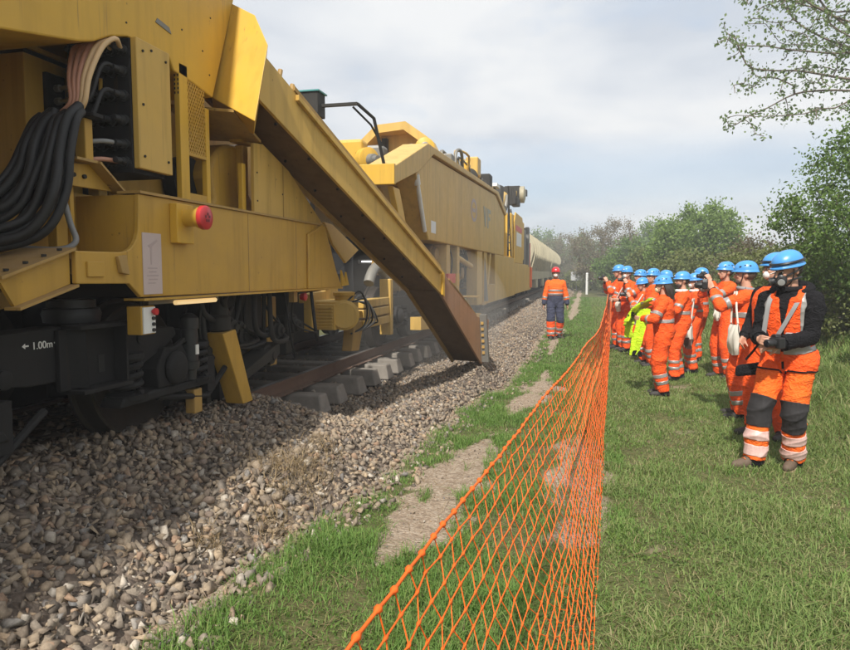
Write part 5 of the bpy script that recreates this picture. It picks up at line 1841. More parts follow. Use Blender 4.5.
    for k in range(9):
        y = 13.2 + 0.72 * k
        zb = 3.70 + 0.03 * (y - 11)
        MB().box(-2.9, -2.9 + rr.uniform(0.12, 0.35), y, y + rr.uniform(0.15, 0.4), zb, zb + rr.uniform(0.12, 0.36)).build('roof_valve', ('grey_metal', 'dark_metal', 'yellow_clean')[k % 3], root, bevel=0.02)
    MB().box(-2.85, -2.55, 16.0, 16.5, 3.98, 4.42).build('filter_box', 'yellow_dusty', root, bevel=0.03)
    MB().box(-2.85, -2.55, 18.1, 18.6, 3.95, 4.32).build('valve_box', 'dark_metal', root, bevel=0.03)
    lb = MB().box(-3.60, -3.28, 7.9, 8.15, 3.60, 3.89).build('exhaust_box', 'dark_metal', root, bevel=0.01)
    MB().box(-3.62, -3.26, 7.88, 8.17, 3.892, 3.91).build('exhaust_lid', 'turquoise', lb)
    m = MB()
    m.box(-3.27, -2.80, 8.0, 8.05, 3.72, 3.755)
    m.tube([(-2.80, 8.02, 3.735), (-2.66, 8.25, 3.60), (-2.60, 8.48, 3.06)], 0.022, 7)
    m.tube([(-2.86, 8.02, 3.70), (-2.70, 8.25, 3.52), (-2.62, 8.48, 3.3)], 0.014, 7)
    m.build('bent_arm', 'dark_metal', root)
    MB().box(-3.52, -3.42, 7.95, 8.1, 2.2, 3.60).build('exhaust_post', 'dark_metal', root)
    return root


mid_wagon()


def cab_wagon():
    root = thing('cab_wagon', 'bright yellow cab unit with a red and a white sign, behind the dusty wagon', 'rail wagon', (TRACK_X, 26, RAIL_Z))
    MB().box(FX + 0.2, SX - 0.05, 23.6, 28.6, 2.17, 3.75).build('cab', 'yellow_clean', root, bevel=0.05)
    m = MB()
    m.prism([(24.2, 2.0), (27.6, 2.0), (27.6, 3.45), (27.2, 3.85), (24.6, 3.85), (24.2, 3.5)], 'x', SX - 0.049, SX)
    dr = m.build('cab_door', 'yellow_clean', root, bevel=0.02)
    MB().box(SX, SX + 0.006, 24.6, 27.0, 3.20, 3.40).build('red_sign', 'sign_red', dr)
    MB().box(SX, SX + 0.006, 24.9, 26.8, 2.65, 3.15).build('white_sign', 'white_paint', dr)
    m = MB()
    m.tube([(SX - 0.02, 22.3, 2.2), (SX - 0.02, 22.3, 4.3)], 0.03, 6)
    m.tube([(SX - 0.02, 23.2, 2.2), (SX - 0.02, 22.2, 4.5)], 0.025, 6)
    for k in range(7):
        m.tube([(SX - 0.02, 22.32, 2.4 + 0.26 * k), (SX - 0.02, 23.1 - 0.1 * k, 2.4 + 0.26 * k)], 0.02, 5)
    m.build('ladder', 'dark_metal', root, smooth=50)
    MB().box(SX - 0.30, SX - 0.01, 24.6, 32.0, 0.85, 2.0).build('lower_side', 'yellow_dusty', root, bevel=0.02)
    MB().box(FX, -3.0, 22, 33, 0.8, 2.17).build('underframe', 'black_metal', root)
    m = MB()
    m.tube([(-3.1, 23.3, 4.0), (-3.05, 25.5, 4.55), (-2.95, 28.3, 5.0)], 0.24, 12)
    m.build('boom', 'yellow_dusty', root, smooth=40)
    MB().lathe((-2.9, 28.4, 4.92), (1, 0, 0), [(-0.5, 0.35), (0.35, 0.35), (0.4, 0.2)], 16).build('boom_head', 'cream_paint', root, smooth=35)
    MB().box(-2.75, -2.5, 29.0, 29.4, 4.95, 5.2).build('work_lamp', 'dark_metal', root)
    rr = random.Random(31)
    for k in range(6):
        y = rr.uniform(22.6, 28.5); x = rr.uniform(-3.3, -2.6)
        pts = spline([(x, y, 3.6), (x + 0.1, y + 0.3, 4.0 + rr.uniform(0, 0.5)), (x, y + 0.9, 4.0 + rr.uniform(0, 0.4)), (x - 0.1, y + 1.3, 3.5)], 4)
        MB().tube(pts, rr.uniform(0.03, 0.07), 6).build('roof_hose', ('cable_black', 'grey_metal')[k % 2], root, smooth=60)
    for k in range(5):
        y = 25.0 + 0.8 * k
        MB().box(-3.35, -2.72 + 0.05 * (k % 2), y, y + 0.12, 4.15 + 0.13 * k, 4.75 + 0.13 * k).build('boom_clamp', 'dark_metal', root)
    MB().box(-2.98, -2.66, 26.8, 27.9, 4.35, 4.66).build('boom_motor', 'dark_metal', root, bevel=0.05)
    MB().cyl((-3.0, 23.0, 3.7), (-3.0, 23.4, 4.6), 0.2, n=10).build('boom_post', 'dark_metal', root, smooth=35)
    MB().box(-3.1, -2.8, 21.5, 22.3, 4.42, 4.52).build('roof_lamp', 'white_paint', root)
    MB().cyl((-2.95, 21.9, 3.4), (-2.95, 21.9, 4.42), 0.05, n=8).build('lamp_post', 'dark_metal', root)
    for k, (y, x) in enumerate(((28.9, -2.55), (29.6, -2.6), (30.4, -2.5))):
        MB().box(x - 0.3, x, y, y + 0.5, 1.9, 3.5 + 0.1 * k).build('vent_stack', 'dark_metal' if k % 2 else 'grey_metal', root, bevel=0.03)
    MB().box(SX - 0.05, SX + 0.05, 31.3, 32.0, 0.95, 1.9).build('orange_cover', 'net_orange', root, bevel=0.02)
    MB().box(SX - 0.1, SX + 0.0, 31.0, 31.4, 1.9, 3.0).build('red_post', 'sign_red', root)
    for y in (24.5, 30.5):
        wheelset(root, y)
        axle_gear(root, y, detail=False)
    return root


cab_wagon()


def cream_wagon():
    L = 17.0
    root = thing('tank_wagon', 'cream wagon with a ribbed barrel body directly behind the yellow cab unit', 'rail wagon', (TRACK_X, 33.5, RAIL_Z), group='cream ribbed wagons at the end of the train')
    y0 = 33.5
    m = MB()
    poly = []
    for k in range(15):
        a = PI * k / 14
        poly.append((TRACK_X + 1.36 * math.cos(a), 2.75 + 1.15 * math.sin(a)))
    poly += [(TRACK_X - 1.1, 1.75), (TRACK_X + 1.1, 1.75)]
    body = m.prism(poly, 'y', y0, y0 + L).build('barrel', 'cream_paint', root, smooth=30)
    for k in range(13):
        y = y0 + 0.2 + k * (L - 0.6) / 12
        m = MB()
        big = [(TRACK_X + (u - TRACK_X) * 1.09, 2.75 + (v - 2.75) * 1.09) for u, v in poly]
        m.prism(big, 'y', y, y + 0.16)
        m.build('rib', 'cream_paint', root)
    MB().box(FX + 0.1, SX - 0.05, y0 - 0.3, y0 + L + 0.3, 1.3, 1.74).build('frame', 'cream_paint', root)
    for k in range(5):
        MB().box(SX - 0.25, SX - 0.02, y0 + 2.0 + k * 2.8, y0 + 3.6 + k * 2.8, 0.85, 1.29).build('under_box', 'dark_metal' if k % 2 else 'cream_paint', root)
    MB().box(-4.9, -2.9, y0 + 0.5, y0 + L - 0.5, 0.75, 1.29).build('undergear', 'black_metal', root)
    MB().box(SX - 0.2, SX, y0 + L - 0.2, y0 + L, 1.3, 2.7).build('end_post', 'cream_paint', root)
    r = random.Random(4)
    for k in range(4):
        MB().cyl((TRACK_X + 0.4, y0 + 1 + 4 * k, 3.7), (TRACK_X + 0.4, y0 + 1 + 4 * k, 4.0), 0.25, n=12).build('hatch', 'cream_paint', root, smooth=35)
    for y in (y0 + 1.5, y0 + 3.3, y0 + L - 3.3, y0 + L - 1.5):
        wheelset(root, y)
    c = copy_tree(root, label='second cream ribbed wagon, at the far end of the train')
    c.location = (TRACK_X, 33.5 + L + 1.2, RAIL_Z)
    return root


cream_wagon()


# ------------------------------------------------------------------ small things along the line
def signs():
    plain('sign_grey', (0.42, 0.43, 0.44), rough=0.6, var=0.1)
    s = thing('track_sign', 'small white board on a post beside the far end of the train', 'sign', (-0.75, 62, 0.0))
    MB().cyl((-0.75, 62, 0.0), (-0.75, 62, 1.75), 0.04, n=8).build('post', 'grey_metal', s)
    MB().box(-1.25, -0.25, 61.93, 61.96, 0.95, 1.75).build('board', 'sign_grey', s)
    s = thing('marker_post', 'thin white marker post standing alone in the grass beyond the walking worker', 'post', (0.15, 52, 0.0))
    MB().cyl((0.15, 52, -0.05), (0.15, 52, 1.55), 0.09, n=10).build('shaft', 'white_paint', s)
    MB().lathe((0.15, 52, 1.55), (0, 0, 1), [(0, 0.10), (0.06, 0.09), (0.1, 0.03)], 10).build('cap', 'white_paint', s)


signs()


# ------------------------------------------------------------------ orange barrier net
def fence():
    root = thing('barrier_net', 'orange plastic barrier net sagging along the grass from the foreground to the people', 'fence', (0.1, 1.0, 0))
    ys = [0.3]
    while ys[-1] < 36:
        ys.append(ys[-1] + 0.11)
    ys = np.array(ys)
    rows = 15
    r = np.random.default_rng(8)
    xt = np.interp(ys, [0.3, 1.2, 1.65, 2.3, 4.5, 9.1, 18.6, 36], [-0.44, -0.425, -0.40, -0.35, -0.16, 0.21, 0.62, 1.15])
    zt = 0.905 + 0.012 * np.sin(ys * 2.1) + np.interp(ys, [0, 15, 19, 22, 36], [0, 0, 0.16, 0.05, 0.1])
    xb = -0.05 + 0.0405 * ys
    ts = np.concatenate([np.linspace(0, 0.62, 10), np.linspace(0.66, 1.0, 10)])
    rows = len(ts)
    G = np.zeros((rows, len(ys), 3))
    for j, t in enumerate(ts):
        bow = 0.05 * math.sin(PI * t)
        w = wave(ys * 0.9 + 3, np.full_like(ys, t * 2), 71) * 0.026 * math.sin(PI * t)
        jit = r.normal(0, 0.004, len(ys))
        G[j, :, 0] = xt + (xb - xt) * t - bow * np.interp(ys, [0, 9, 18], [1, 0.6, 0.2]) + w + r.normal(0, 0.0025, len(ys))
        G[j, :, 1] = ys + 0.012 * np.sin(ys * 1.3 + t * 3) + (0.008 if j % 2 else -0.008) * (1 + 3 * t) + jit
        G[j, :, 2] = zt + (0.015 - zt) * t + 0.010 * wave(ys * 2, np.full_like(ys, t * 5), 72) + r.normal(0, 0.002, len(ys))
    for j in range(rows):
        near = 0.0052 if j == 0 else 0.0028
        pts = [tuple(p) for p in G[j]]
        # a strand swells at every knot
        P, Rr = [], []
        for i in range(len(pts) - 1):
            a, b = Vector(pts[i]), Vector(pts[i + 1])
            if ys[i] < 6:
                P += [a - (b - a) * 0.07, a, a + (b - a) * 0.07, a + (b - a) * 0.16, a + (b - a) * 0.84]
                Rr += [near * 1.5, near * 2.1, near * 1.5, near * 0.9, near * 0.9]
            else:
                P += [a, a + (b - a) * 0.5]
                q = 1 + 0.045 * min(ys[i] - 6, 14)
                Rr += [near * 1.6 * q, near * 0.95 * q]
        n = 6 if j < 3 else 4
        m = MB()
        m.tube(P, Rr, n)
        m.build('strand', 'net_orange', root, smooth=60 if j < 3 else None)
    m = MB()
    for i in range(len(ys)):
        n = 5 if ys[i] < 5 else 3
        for j in range(rows - 1):
            m.tube([G[j, i], G[j + 1, i]], 0.0018 + 0.00018 * max(0, min(ys[i], 22) - 3), n, cap=False)
    c = m.build('cross_strands', 'net_orange', root)
    c['kind'] = 'stuff'
    for k, (y, x) in enumerate(((19.0, 0.66), (29.0, 1.0))):
        p = thing('fence_post', 'orange capped stake that holds up the barrier net near the farthest people' if k == 0 else 'far orange capped stake of the barrier net hidden among the farthest people', 'stake', (x, y, 0))
        MB().cyl((x, y, -0.05), (x, y, 1.22), 0.022, n=8).build('shaft', 'dark_metal', p)
        MB().lathe((x, y, 1.17), (0, 0, 1), [(0, 0.05), (0.02, 0.085), (0.09, 0.085), (0.13, 0.05), (0.14, 0.01)], 14).build('cap', 'net_orange', p, smooth=40)


fence()


def haze():
    m = bpy.data.materials.new('haze')
    m.use_nodes = True
    g = NT(m.node_tree)
    out = g.n('ShaderNodeOutputMaterial')
    v = g.n('ShaderNodeVolumePrincipled')
    v.inputs['Color'].default_value = (0.93, 0.95, 0.97, 1)
    v.inputs['Density'].default_value = 0.0034
    v.inputs['Anisotropy'].default_value = 0.1
    g.l(v.outputs[0], out.inputs['Volume'])
    MATS['haze'] = m
    o = MB().box(-175, 175, -85, 360, -2.0, 14.5).build('haze', 'haze')
    tag(o, kind='stuff')
    o.display_type = 'WIRE'


haze()


def dust():
    """dust that the machine raises where the chute meets the ballast"""
    m = bpy.data.materials.new('dust')
    m.use_nodes = True
    g = NT(m.node_tree)
    out = g.n('ShaderNodeOutputMaterial')
    v = g.n('ShaderNodeVolumePrincipled')
    v.inputs['Color'].default_value = (0.90, 0.86, 0.80, 1)
    v.inputs['Density'].default_value = 0.055
    g.l(v.outputs[0], out.inputs['Volume'])
    MATS['dust'] = m
    b = MB()
    b.ell((-2.7, 11.5, 0.95), (1.35, 4.2, 1.25), 32, 18)
    o = b.build('dust', 'dust', smooth=180)
    tag(o, kind='stuff')


dust()


# ------------------------------------------------------------------ people
def v3(*a):
    return np.array(a, float)


def rotm(yaw=0, pitch=0, roll=0):
    return np.array(Euler((pitch, roll, yaw), 'XYZ').to_matrix())


def ik(a, c, l1, l2, hint):
    """middle joint of a two-bone limb from a to c bending towards the hint"""
    d = c - a
    L = np.linalg.norm(d)
    if L > (l1 + l2) * 0.995:
        c = a + d / L * (l1 + l2) * 0.995
        d = c - a
        L = np.linalg.norm(d)
    x = (l1 * l1 - l2 * l2 + L * L) / (2 * L)
    h = math.sqrt(max(l1 * l1 - x * x, 0))
    u = d / L
    n = hint - u * np.dot(hint, u)
    n /= np.linalg.norm(n)
    return a + u * x + n * h, c


def capsule(m, p0, p1, r0, r1, n=14):
    p0, p1 = Vector(p0), Vector(p1)
    d = p1 - p0
    L = d.length
    d = d / L if L > 1e-6 else Vector((0, 0, 1))
    prof = [(-r0 * math.cos(a), r0 * math.sin(a)) for a in np.linspace(0.12, PI / 2, 5)]
    prof += [(L + r1 * math.sin(a), r1 * math.cos(a)) for a in np.linspace(0, PI / 2 - 0.12, 5)]
    m.lathe(p0, d, prof, n)


def loft(m, rings, T, n=24, e=2.4):
    """stack of super-ellipse rings (z, cx, cy, rx, ry)"""
    vs, fs = [], []
    for z, cx, cy, rx, ry in rings:
        for k in range(n):
            a = 2 * PI * k / n
            c, s = math.cos(a), math.sin(a)
            x = cx + rx * math.copysign(abs(c) ** (2 / e), c)
            y = cy + ry * math.copysign(abs(s) ** (2 / e), s)
            vs.append(T(v3(x, y, z)))
    for i in range(len(rings) - 1):
        for k in range(n):
            fs.append((i * n + k, i * n + (k + 1) % n, (i + 1) * n + (k + 1) % n, (i + 1) * n + k))
    fs.append(tuple(range(n - 1, -1, -1)))
    fs.append(tuple((len(rings) - 1) * n + k for k in range(n)))
    m.add(vs, fs)


def folds(V, seed, amp):
    """cloth folds: broad creases mixed with finer ones"""
    r = np.random.default_rng(seed)
    out = np.zeros(len(V))
    for k in range(5):
        d = r.normal(size=3) * np.array([1.0, 1.0, 1.5])
        d /= np.linalg.norm(d)
        q = r.normal(size=3); q /= np.linalg.norm(q)
        f = (26, 34, 48, 62, 85)[k]
        w = V @ d * f + 1.6 * np.sin(V @ q * 11 + r.uniform(0, 6)) + r.uniform(0, 6)
        g = np.clip(0.5 + 0.8 * np.sin(V @ r.normal(size=3) * 7 + r.uniform(0, 6)), 0, 1)
        out += (1 - np.abs(np.sin(w * 0.5))) ** 2 * g / (1 + 0.5 * k)
    return 1.75 * amp * out


class Person:
    def __init__(s, label, x, y, theta, H=1.75, pose=None, voxel=0.011, seed=1, build=1.0, group='visitors in orange behind the net', z=None):
        s.seed = seed
        s.H = H
        k = H / 1.75
        s.k = k
        zz = float(ground_z(x, y)) if z is None else z
        s.root = thing('person', label, 'person', (x, y, zz), theta, group)
        p = dict(lean=0.03, feet=((0.11, 0.03, 0), (-0.11, -0.03, 0)), toes=(0.15, -0.15), lhand=(0.27, -0.02, 0.80), rhand=(-0.27, -0.02, 0.80),
                 lel=(0.5, 0.6, -0.2), rel=(-0.5, 0.6, -0.2), head=(0, 0), twist=0.0, lpalm=(-1, 0, 0), rpalm=(1, 0, 0), lcurl=0.45, rcurl=0.45, ldir=None, rdir=None, hips=0.0)
        p.update(pose or {})
        rs = random.Random(seed * 7 + 3)
        if 'feet' not in (pose or {}):
            p['feet'] = ((rs.uniform(0.08, 0.15), rs.uniform(-0.10, 0.08), 0), (-rs.uniform(0.08, 0.15), rs.uniform(-0.10, 0.08), 0))
            p['toes'] = (rs.uniform(0.05, 0.4), -rs.uniform(0.05, 0.4))
            p['twist'] = rs.uniform(-0.15, 0.15)
            p['lean'] = rs.uniform(-0.02, 0.09)
            p['head'] = (p['head'][0] + rs.uniform(-0.2, 0.2), p['head'][1] + rs.uniform(-0.05, 0.08))
            build = build * rs.uniform(0.95, 1.08)
        s.p = p
        m = MB()
        s.bones = []

        def bone(name, a, b, ra, rb, draw=True):
            a, b = np.array(a, float), np.array(b, float)
            s.bones.append((name, a * k, b * k, ra * k, rb * k))
            if draw:
                capsule(m, a * k, b * k, ra * k, rb * k)
        # torso, leaning about the hips
        Lm = rotm(p['twist'], p['lean'], 0)
        piv = v3(0, 0, 0.95 + p['hips'])

        def T(q):
            q = np.array(q, float)
            return (piv + Lm @ (q - v3(0, 0, 0.95)))
        s.T = T
        b = build
        rings = [(0.84, 0, 0.0, 0.125, 0.10), (0.90, 0, 0.005, 0.165 * b, 0.125 * b), (0.97, 0, 0.01, 0.175 * b, 0.135 * b), (1.06, 0, 0.0, 0.168 * b, 0.128 * b), (1.15, 0, -0.005, 0.168 * b, 0.125 * b),
                 (1.26, 0, -0.005, 0.180 * b, 0.130 * b), (1.35, 0, 0.0, 0.192 * b, 0.125 * b), (1.41, 0, 0.005, 0.175 * b, 0.105 * b), (1.455, 0, 0.01, 0.115, 0.08), (1.485, 0, 0.012, 0.07, 0.062)]
        loft(m, rings, lambda q: T(q) * k)
        s.bones.append(('torso', T(v3(0, 0, 0.90)) * k, T(v3(0, 0, 1.36)) * k, 0.15 * k * b, 0.15 * k * b))
        s.bones.append(('torso', T(v3(-0.09, 0, 1.38)) * k, T(v3(0.09, 0, 1.38)) * k, 0.08 * k, 0.08 * k))
        bone('neck', T(v3(0, 0.015, 1.44)), T(v3(0, -0.005, 1.56)), 0.058, 0.054)
        # head
        hp = T(v3(0, 0.0, 1.54))
        Hr = rotm(p['head'][0] + p['twist'], p['head'][1] + p['lean'] * 0.5, 0)

        def Hd(q):
            return hp + Hr @ (np.array(q, float) - v3(0, 0, 1.54))
        s.Hd, s.Hr = Hd, Hr

        def hell(c, r):
            m.ell(Vector(Hd(c) * k), [x * k for x in r], 18, 12, rot=Matrix(Hr.tolist()))
        hell((0, 0.012, 1.66), (0.076, 0.096, 0.103))
        hell((0, -0.028, 1.592), (0.059, 0.064, 0.062))
        hell((0, -0.072, 1.562), (0.026, 0.022, 0.022))
        hell((0, -0.082, 1.678), (0.052, 0.014, 0.012))
        hell((0.034, -0.072, 1.628), (0.020, 0.018, 0.018)); hell((-0.034, -0.072, 1.628), (0.020, 0.018, 0.018))
        hell((0, -0.088, 1.592), (0.023, 0.012, 0.013))
        hell((0.077, 0.012, 1.635), (0.011, 0.021, 0.032)); hell((-0.077, 0.012, 1.635), (0.011, 0.021, 0.032))
        capsule(m, Hd((0, -0.090, 1.665)) * k, Hd((0, -0.112, 1.622)) * k, 0.009 * k, 0.0145 * k, 10)
        s.bones.append(('head', Hd((0, 0.01, 1.60)) * k, Hd((0, 0.01, 1.67)) * k, 0.085 * k, 0.095 * k))
        s.bones.append(('head', Hd((0, -0.07, 1.57)) * k, Hd((0, -0.10, 1.63)) * k, 0.025 * k, 0.02 * k))
        # legs
        for sd, nm in ((1, 'l'), (-1, 'r')):
            f = p['feet'][0 if sd > 0 else 1]
            hip = piv + rotm(p['twist'] * 0.5, 0, 0) @ v3(sd * 0.095, 0, -0.03)
            ank = v3(f[0], f[1], 0.095 + f[2])
            knee, ank = ik(hip, ank, 0.425, 0.415, v3(sd * 0.18, -1, 0))
            bone('thigh_' + nm, hip, knee, 0.108 * b, 0.083 * b)
            bone('shin_' + nm, knee, ank + v3(0, 0.008, -0.025), 0.080 * b, 0.074)
            ta = p['toes'][0 if sd > 0 else 1]
            fr = rotm(ta, -0.35 * min(1, f[2] * 6), 0)
            heel = ank + fr @ v3(0, 0.055, -0.050); ball = ank + fr @ v3(0, -0.115, -0.056); toe_ = ank + fr @ v3(0, -0.165, -0.060)
            bone('foot_' + nm, heel, ball, 0.041, 0.043)
            bone('foot_' + nm, ball, toe_, 0.043, 0.034)
            bone('foot_' + nm, ank, ank + fr @ v3(0, -0.05, -0.035), 0.05, 0.045)
        # arms and hands
        s.hand = {}
        for sd, nm in ((1, 'l'), (-1, 'r')):
            sh = T(v3(sd * 0.168, 0.005, 1.40))
            ht = T(np.array(p[nm + 'hand'], float)) if p.get('rel_torso', True) else np.array(p[nm + 'hand'], float)
            el, wr = ik(sh, ht, 0.285, 0.255, np.array(p[nm + 'el'], float))
            bone('arm_' + nm, sh, el, 0.067, 0.053)
            bone('fore_' + nm, el, wr, 0.053, 0.042)
            d = (wr - el) / np.linalg.norm(wr - el)
            if p[nm + 'dir'] is not None:
                d = np.array(p[nm + 'dir'], float); d /= np.linalg.norm(d)
            n = np.array(p[nm + 'palm'], float)
            n = n - d * np.dot(n, d); n /= np.linalg.norm(n)
            side = np.cross(d, n) * (1 if sd > 0 else -1)      # towards the thumb
            s.hand[nm] = (wr, d, n, side)
            cu = p[nm + 'curl']
            w0 = wr + d * 0.015
            for q, wdt in ((-0.028, 0.017), (-0.009, 0.018), (0.010, 0.018), (0.028, 0.016)):
                capsule(m, (w0 + side * q * 0.6) * k, (w0 + d * 0.075 + side * q) * k, 0.017 * k, 0.013 * k, 8)
            s.bones.append(('hand_' + nm, w0 * k, (w0 + d * 0.10) * k, 0.03 * k, 0.03 * k))
            s.bones.append(('hand_' + nm, (w0 + d * 0.08) * k, (w0 + d * 0.12 + n * 0.06) * k, 0.03 * k, 0.03 * k))
            for q, ln in ((0.031, 0.072), (0.0105, 0.080), (-0.0105, 0.074), (-0.031, 0.058)):
                c = w0 + d * 0.080 + side * q
                ang = 0.15
                for j, fr_ in enumerate((0.45, 0.30, 0.25)):
                    ang += cu * (0.55 if j == 0 else 0.75)
                    dd = d * math.cos(ang) + n * math.sin(ang) + side * q * 1.3
                    e2 = c + dd * ln * fr_
                    capsule(m, c * k, e2 * k, (0.0092 - 0.0008 * j) * k, (0.0086 - 0.0008 * j) * k, 8)
                    c = e2
            t0 = w0 + d * 0.022 + side * 0.024 + n * 0.008
            t1 = t0 + d * 0.030 + side * 0.026 + n * 0.018
            t2 = t1 + d * 0.028 + side * 0.006 + n * 0.016
            capsule(m, t0 * k, t1 * k, 0.0135 * k, 0.0105 * k, 8)
            capsule(m, t1 * k, t2 * k, 0.0105 * k, 0.0085 * k, 8)
        me = m.mesh('body')
        o = bpy.data.objects.new('body', me)
        COL.objects.link(o)
        md = o.modifiers.new('Remesh', 'REMESH')
        md.mode = 'VOXEL'
        md.voxel_size = voxel
        ms = o.modifiers.new('Smooth', 'SMOOTH')
        ms.factor = 0.5
        ms.iterations = 2
        dg = bpy.context.evaluated_depsgraph_get()
        me2 = bpy.data.meshes.new_from_object(o.evaluated_get(dg))
        me2.name = 'body'
        o.modifiers.clear()
        o.data = me2
        bpy.data.meshes.remove(me)
        o.parent = s.root
        s.body = o
        n = len(me2.vertices)
        V = np.zeros(n * 3, np.float32); me2.vertices.foreach_get('co', V)
        N = np.zeros(n * 3, np.float32); me2.vertices.foreach_get('normal', N)
        s.V, s.N = V.reshape(-1, 3).astype(float), N.reshape(-1, 3).astype(float)
        F = np.zeros(len(me2.loops), np.int32); me2.loops.foreach_get('vertex_index', F)
        s.F = F.reshape(-1, 4)
        C = s.V[s.F].mean(1)
        s.C = C
        best = np.full(len(C), 1e9)
        s.cls = np.zeros(len(C), int)
        s.t = np.zeros(len(C))
        s.names = []
        for nm, a, bb, ra, rb in s.bones:
            if nm not in s.names:
                s.names.append(nm)
            d = bb - a
            L = np.linalg.norm(d)
            t = np.clip((C - a) @ d / (L * L), 0, 1)
            dist = np.linalg.norm(C - (a + t[:, None] * d), axis=1) - (ra + (rb - ra) * t)
            u = dist < best
            best[u] = dist[u]; s.cls[u] = s.names.index(nm); s.t[u] = ((C - a) @ d / (L * L))[u]
        # torso frame coordinates of the faces
        s.Q = ((C / k - piv) @ Lm) + v3(0, 0, 0.95)
        for mt in ('skin', 'black_cloth', 'boot_dark'):
            me2.materials.append(M[mt])
        mi = np.ones(len(C), np.int32)
        mi[s.sel('head', 'neck', 'hand_l', 'hand_r')] = 0
        mi[s.sel('foot_l', 'foot_r')] = 2
        me2.polygons.foreach_set('material_index', mi)
        me2.polygons.foreach_set('use_smooth', np.ones(len(C), bool))
        me2.update()

    def sel(s, *names):
        ids = [s.names.index(n) for n in names if n in s.names]
        return np.isin(s.cls, ids)

    def boots(s, mat):
        s.body.data.materials[2] = M[mat]

    def shell(s, name, mask, off, mat, parent=None, amp=0.006, seed=None, thick=0.004, lift=0.0):
        """cloth layer cut from the body surface"""
        if mask.sum() < 4:
            return None
        F = s.F[mask]
        ids, inv = np.unique(F, return_inverse=True)
        F = inv.reshape(-1, 4)
        V = s.V[ids]; N = s.N[ids]
        w = folds(V + s.seed * 1.7, (s.seed * 13) if seed is None else seed, amp)
        P = V + N * (off + lift + w)[:, None]
        e = np.concatenate([F[:, [i, (i + 1) % 4]] for i in range(4)])
        key = np.sort(e, 1)
        _, idx, cnt = np.unique(key, axis=0, return_index=True, return_counts=True)
        be = e[idx[cnt == 1]]
        # neat the cut edge: average each border vertex with its border neighbours
        for _ in range(3):
            acc = np.zeros_like(P); c = np.zeros(len(P))
            np.add.at(acc, be[:, 0], P[be[:, 1]]); np.add.at(acc, be[:, 1], P[be[:, 0]])
            np.add.at(c, be[:, 0], 1); np.add.at(c, be[:, 1], 1)
            u = c > 0
            P[u] = 0.5 * P[u] + 0.5 * acc[u] / c[u][:, None]
        inn = P - N * (thick + w * 0)[:, None]
        nb = len(P)
        allV = np.concatenate([P, inn])
        rim = np.stack([be[:, 1], be[:, 0], be[:, 0] + nb, be[:, 1] + nb], -1)
        allF = np.concatenate([F, rim])
        used, inv2 = np.unique(allF, return_inverse=True)
        me = np_mesh(name, allV[used], inv2.reshape(-1, 4), smooth=True)
        return link(name, me, parent or s.root, mat)

    def bandmask(s, bone, a, b):
        return s.sel(bone) & (s.t > a) & (s.t < b)

    # ---- heads
    def add(s, m, name, mat, parent=None, smooth=40, label=None):
        return m.build(name, mat, parent or s.root, smooth=smooth, local=True, label=label)

    def helmet(s, mat='helmet_blue', torch=False, vents=True, strap=True):
        k = s.k
        m = MB()
        nu, nv = 36, 12
        vs, fs = [], []
        for j in range(nv + 1):
            th = 0.02 + (PI * 0.5 - 0.021) * j / nv
            for i in range(nu):
                ph = 2 * PI * i / nu
                c, sn = math.cos(ph), math.sin(ph)
                e = math.sin(th) ** 0.88
                x = 0.103 * e * c
                y = 0.128 * e * sn + 0.014
                z = 1.694 + 0.108 * math.cos(th) ** 0.95
                z -= 0.018 * (j / nv) ** 4 * (0.5 + 0.5 * sn) - 0.008 * (j / nv) ** 3 * max(0, -sn)
                rid = 1 + 0.012 * math.sin(th) * max(0, math.cos(6 * ph))
                vs.append(Vector(s.Hd((x * rid, y * rid, z)) * k))
        for ring, (gx_, gz_) in enumerate(((1.055, -0.006), (1.06, -0.016), (0.985, -0.018), (0.96, 0.01))):
            for i in range(nu):
                ph = 2 * PI * i / nu
                c, sn = math.cos(ph), math.sin(ph)
                peak = 0.020 * max(0, -sn) ** 3 * (1 if ring < 2 else 0)
                z = 1.694 - 0.018 * (0.5 + 0.5 * sn) + 0.008 * max(0, -sn) + gz_
                vs.append(Vector(s.Hd((0.103 * gx_ * c, (0.128 * gx_ + peak) * sn + 0.014, z)) * k))
        R_ = nv + 1 + 4
        for j in range(R_ - 1):
            for i in range(nu):
                fs.append((j * nu + i, (j + 1) * nu + i, (j + 1) * nu + (i + 1) % nu, j * nu + (i + 1) % nu))
        fs.append(tuple(range(nu)))
        m.add(vs, fs)
        h = s.add(m, 'helmet', mat, smooth=50)
        hr = Matrix(s.Hr.tolist())
        if vents:
            for sx in (1, -1):
                for dy, dz in ((-0.055, 1.748), (-0.005, 1.756), (0.045, 1.748)):
                    v = MB()
                    v.ell(Vector(s.Hd((sx * 0.087, dy + 0.012, dz - 0.01)) * k), (0.012 * k, 0.014 * k, 0.007 * k), 10, 6, rot=hr)
                    s.add(v, 'vent', 'rubber_black', h)
        if strap:
            for sx in (1, -1):
                v = MB()
                pts = [s.Hd((sx * 0.088, -0.02, 1.66)) * k, s.Hd((sx * 0.086, -0.028, 1.62)) * k, s.Hd((sx * 0.068, -0.050, 1.565)) * k, s.Hd((sx * 0.022, -0.062, 1.528)) * k]
                v.tube(spline(pts, 4), 0.0055 * k, 6)
                s.add(v, 'chin_strap', 'camera_black', h)
